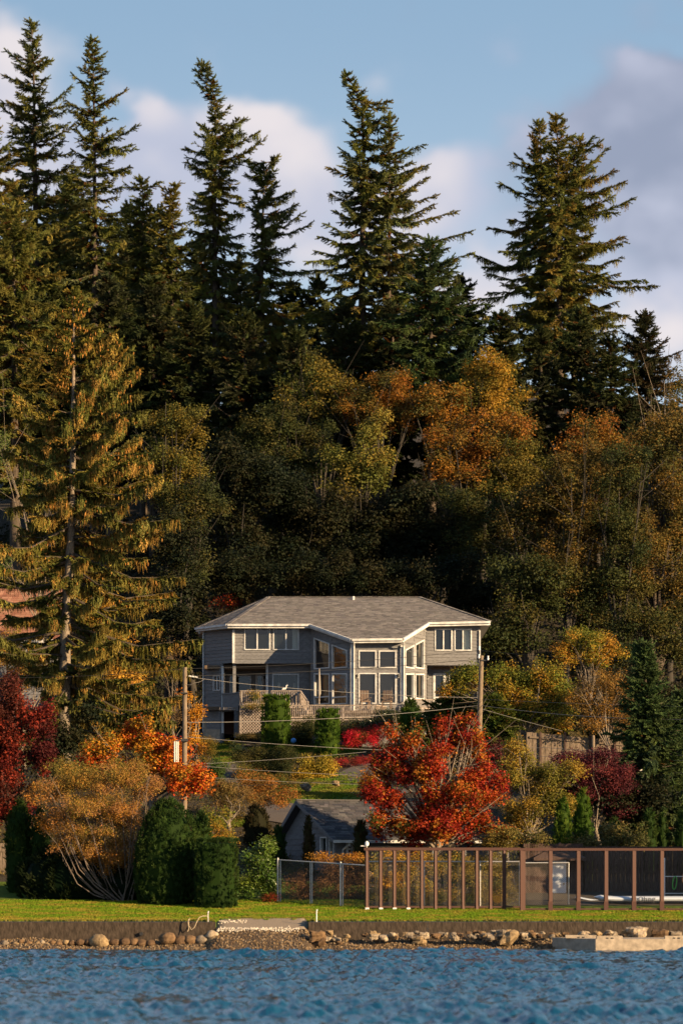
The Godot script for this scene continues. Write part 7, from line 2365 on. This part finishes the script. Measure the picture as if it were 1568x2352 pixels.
		["mixed_hedge", "brown and olive leafy hedge seen low through all the narrow panes", 1020, 118.2, [Color(0.14, 0.11, 0.025), Color(0.26, 0.18, 0.03), Color(0.14, 0.13, 0.025), Color(0.36, 0.22, 0.03)], [[880, 2055, 40, 30], [950, 2060, 45, 28], [1020, 2060, 45, 28], [1090, 2055, 45, 32], [1155, 2050, 40, 38], [865, 1992, 22, 26], [935, 2002, 26, 26], [1005, 1990, 24, 28], [1070, 1996, 26, 28], [1140, 1990, 26, 30]], "small", 0.26, 1.6, "leaf", "hedge"],
		["beech_hedge", "brown-leaved hedge seen through the right chain link panels", 770, 118.8, [Color(0.12, 0.06, 0.025), Color(0.16, 0.085, 0.035), Color(0.09, 0.05, 0.025)], [[700, 2040, 50, 40], [760, 2030, 50, 55], [815, 2030, 40, 60]], "small", 0.26, 1.6, "leaf", "hedge"],
		["orange_hedge_top", "orange-leaved creeper along the top of the brown hedge", 770, 119.2, [Color(0.34, 0.14, 0.02), Color(0.4, 0.2, 0.03)], [[730, 1968, 26, 8], [780, 1972, 30, 8], [815, 1970, 22, 8]], "oval", 0.2, 1.3, "leaf", "creeper"],
		["yellow_climber", "yellow-leaved climber behind the third to fifth narrow panes", 915, 118.3, [Color(0.45, 0.24, 0.02), Color(0.36, 0.2, 0.02), Color(0.2, 0.16, 0.025)], [[935, 1985, 24, 32], [905, 1970, 26, 18], [910, 2030, 45, 28], [880, 2055, 30, 25], [985, 2045, 28, 42], [970, 1975, 26, 18], [1045, 1985, 20, 26]], "oval", 0.24, 1.1, "leaf", "climber"],
		["leafy_shrub", "mixed olive shrubs behind the middle narrow panes", 1060, 122.0, [Color(0.12, 0.11, 0.025), Color(0.26, 0.19, 0.03), Color(0.2, 0.12, 0.03)], [[1040, 2000, 50, 40], [1100, 2010, 50, 50], [1060, 2060, 60, 25], [1160, 2020, 40, 60]], "oval", 0.26, 1.4, "leaf", "shrub"],
		["leafy_shrub", "dark shrub behind the first wide pane", 1235, 123.0, MOSS, [[1230, 2020, 34, 50], [1215, 2060, 25, 25]], "oval", 0.26, 1.5, "leaf", "shrub"],
		["red_shrub", "small red-leaved plant at the foot of the laurel", 618, 117.6, [Color(0.36, 0.03, 0.015), Color(0.3, 0.08, 0.02)], [[622, 2062, 17, 9]], "small", 0.16, 2.0, "leaf", "plant"],
		["dark_shrubs", "row of dark rounded shrubs along the skirt of the lower deck", 760, 159.4, MOSS, [[690, 1668, 22, 14], [728, 1672, 20, 12], [775, 1668, 26, 14], [822, 1664, 24, 15]], "small", 0.22, 1.7, "leaf", "bush"],
		["terrace_shrubs", "mixed low shrubs along the bank beside the curving drive", 590, 143.0, [Color(0.06, 0.075, 0.018), Color(0.12, 0.11, 0.02), Color(0.2, 0.12, 0.025)], [[585, 1790, 40, 16], [640, 1795, 46, 16], [690, 1800, 36, 14], [560, 1770, 22, 16]], "small", 0.24, 1.5, "leaf", "bush"],
		["lattice_vine", "green and golden vine climbing over the deck lattice", 590, 162.9, [Color(0.12, 0.12, 0.02), Color(0.3, 0.2, 0.04), Color(0.07, 0.08, 0.02)], [[585, 1600, 16, 14], [590, 1622, 22, 10], [608, 1618, 12, 14]], "oval", 0.2, 0.8, "leaf", "vine"],
		["low_plants", "low brown and green plants along the foot of the lattice", 600, 161.5, [Color(0.1, 0.075, 0.025), Color(0.06, 0.06, 0.02)], [[590, 1692, 50, 7], [680, 1690, 40, 12], [775, 1684, 46, 14], [840, 1680, 36, 16]], "small", 0.2, 1.5, "leaf", "plants"],
		["red_groundcover", "crimson ground cover beside the garden lawn", 810, 151.0, [Color(0.36, 0.015, 0.02), Color(0.25, 0.02, 0.02), Color(0.14, 0.03, 0.02)], [[800, 1752, 45, 7], [840, 1745, 26, 6], [780, 1768, 30, 5]], "small", 0.18, 1.6, "leaf", "plants"],
		["yucca", "spiky dark rosette plant at the bend of the drive", 540, 151.0, [Color(0.03, 0.05, 0.02), Color(0.04, 0.06, 0.02)], [[541, 1719, 12, 8]], "long", 0.32, 2.5, "leaf", "plant"],
	]:
		var e := {"name": q[0], "label": q[1], "px": float(q[2]), "d": float(q[3]), "cols": q[4], "blobs": q[5], "leaf": q[6], "clump": q[7], "n": q[8], "mat": q[9], "cat": q[10]}
		if q[10] == "tree":
			e.merge({"trunk": 0.11, "limbs": 4, "twigs": 3, "bark": "pale_bark"})
		elif q[0] in ["yellow_shrub", "hillside_tree", "leafy_shrub", "yellow_climber"]:
			e.merge({"trunk": 0.05, "limbs": 6, "twigs": 3, "bark": "pale_bark"})
		if q[10] in ["bush", "hedge", "plant"]:
			e.gap = -0.3
			e.fill = 0.25
		broad(e)
	# garden stones and a ball
	rng.seed = 812
	rock("grey garden boulder on the grass bank above the cottage roof", 702, 1808, 12, 141.0, 2, 21, 0.5, 0.7)
	rock("second garden boulder under the yellow bush on the bank", 770, 1800, 9, 142.0, 0, 22, 0.5, 0.7)
	rock("small pale stone low on the grass bank by the red maple", 812, 1827, 5, 140.0, 3, 23, 0.5, 0.7)
	var bp := P(674, 1701, 155.8)
	var ball_ := thing("play_ball", "blue play ball at the foot of the left clipped column", "ball", bp)
	var sm := SphereMesh.new()
	sm.radius = 0.14
	sm.height = 0.28
	part(ball_, "ball", sm, M.ball_blue)

func _ready() -> void:
	# camera, sky, sun, exposure
	var cam := Camera3D.new()
	cam.name = "camera"
	cam.position = Vector3(0, CH, 0)
	cam.projection = Camera3D.PROJECTION_FRUSTUM
	cam.near = 1.0
	cam.far = 1500.0
	cam.size = 2.0 * 1176.0 / F
	cam.frustum_offset = Vector2(0.0, (HY - 1176.0) / F)
	cam.current = true
	add_child(cam)
	var env := Environment.new()
	env.background_mode = Environment.BG_SKY
	env.sky = make_sky()
	env.background_energy_multiplier = 0.385
	env.tonemap_mode = Environment.TONE_MAPPER_LINEAR
	env.tonemap_exposure = 2.7
	env.sdfgi_enabled = true
	env.ssao_enabled = true
	env.ssil_enabled = true
	var we := WorldEnvironment.new()
	we.name = "environment"
	we.environment = env
	var lens := CameraAttributesPhysical.new()
	lens.frustum_focal_length = 200.0
	lens.exposure_aperture = 1.7
	lens.frustum_focus_distance = 145.0
	we.camera_attributes = lens
	add_child(we)
	var sun := DirectionalLight3D.new()
	sun.name = "sun"
	sun.light_color = Color(1.0, 0.86, 0.66)
	sun.light_energy = 1.6
	sun.light_angular_distance = 0.5
	sun.shadow_enabled = true
	sun.sky_mode = DirectionalLight3D.SKY_MODE_LIGHT_ONLY
	add_child(sun)
	sun.look_at_from_position(SUN * 100.0, Vector3.ZERO)
	fine.noise_type = FastNoiseLite.TYPE_SIMPLEX_SMOOTH
	fine.frequency = 0.05
	fine.fractal_octaves = 2
	fine.seed = 9
	materials()
	setting()
	big_house()
	small_house()
	red_house()
	firs()
	hill_trees()
	garden_trees()
	front_fences()
	deck()
	poles()
	shore()
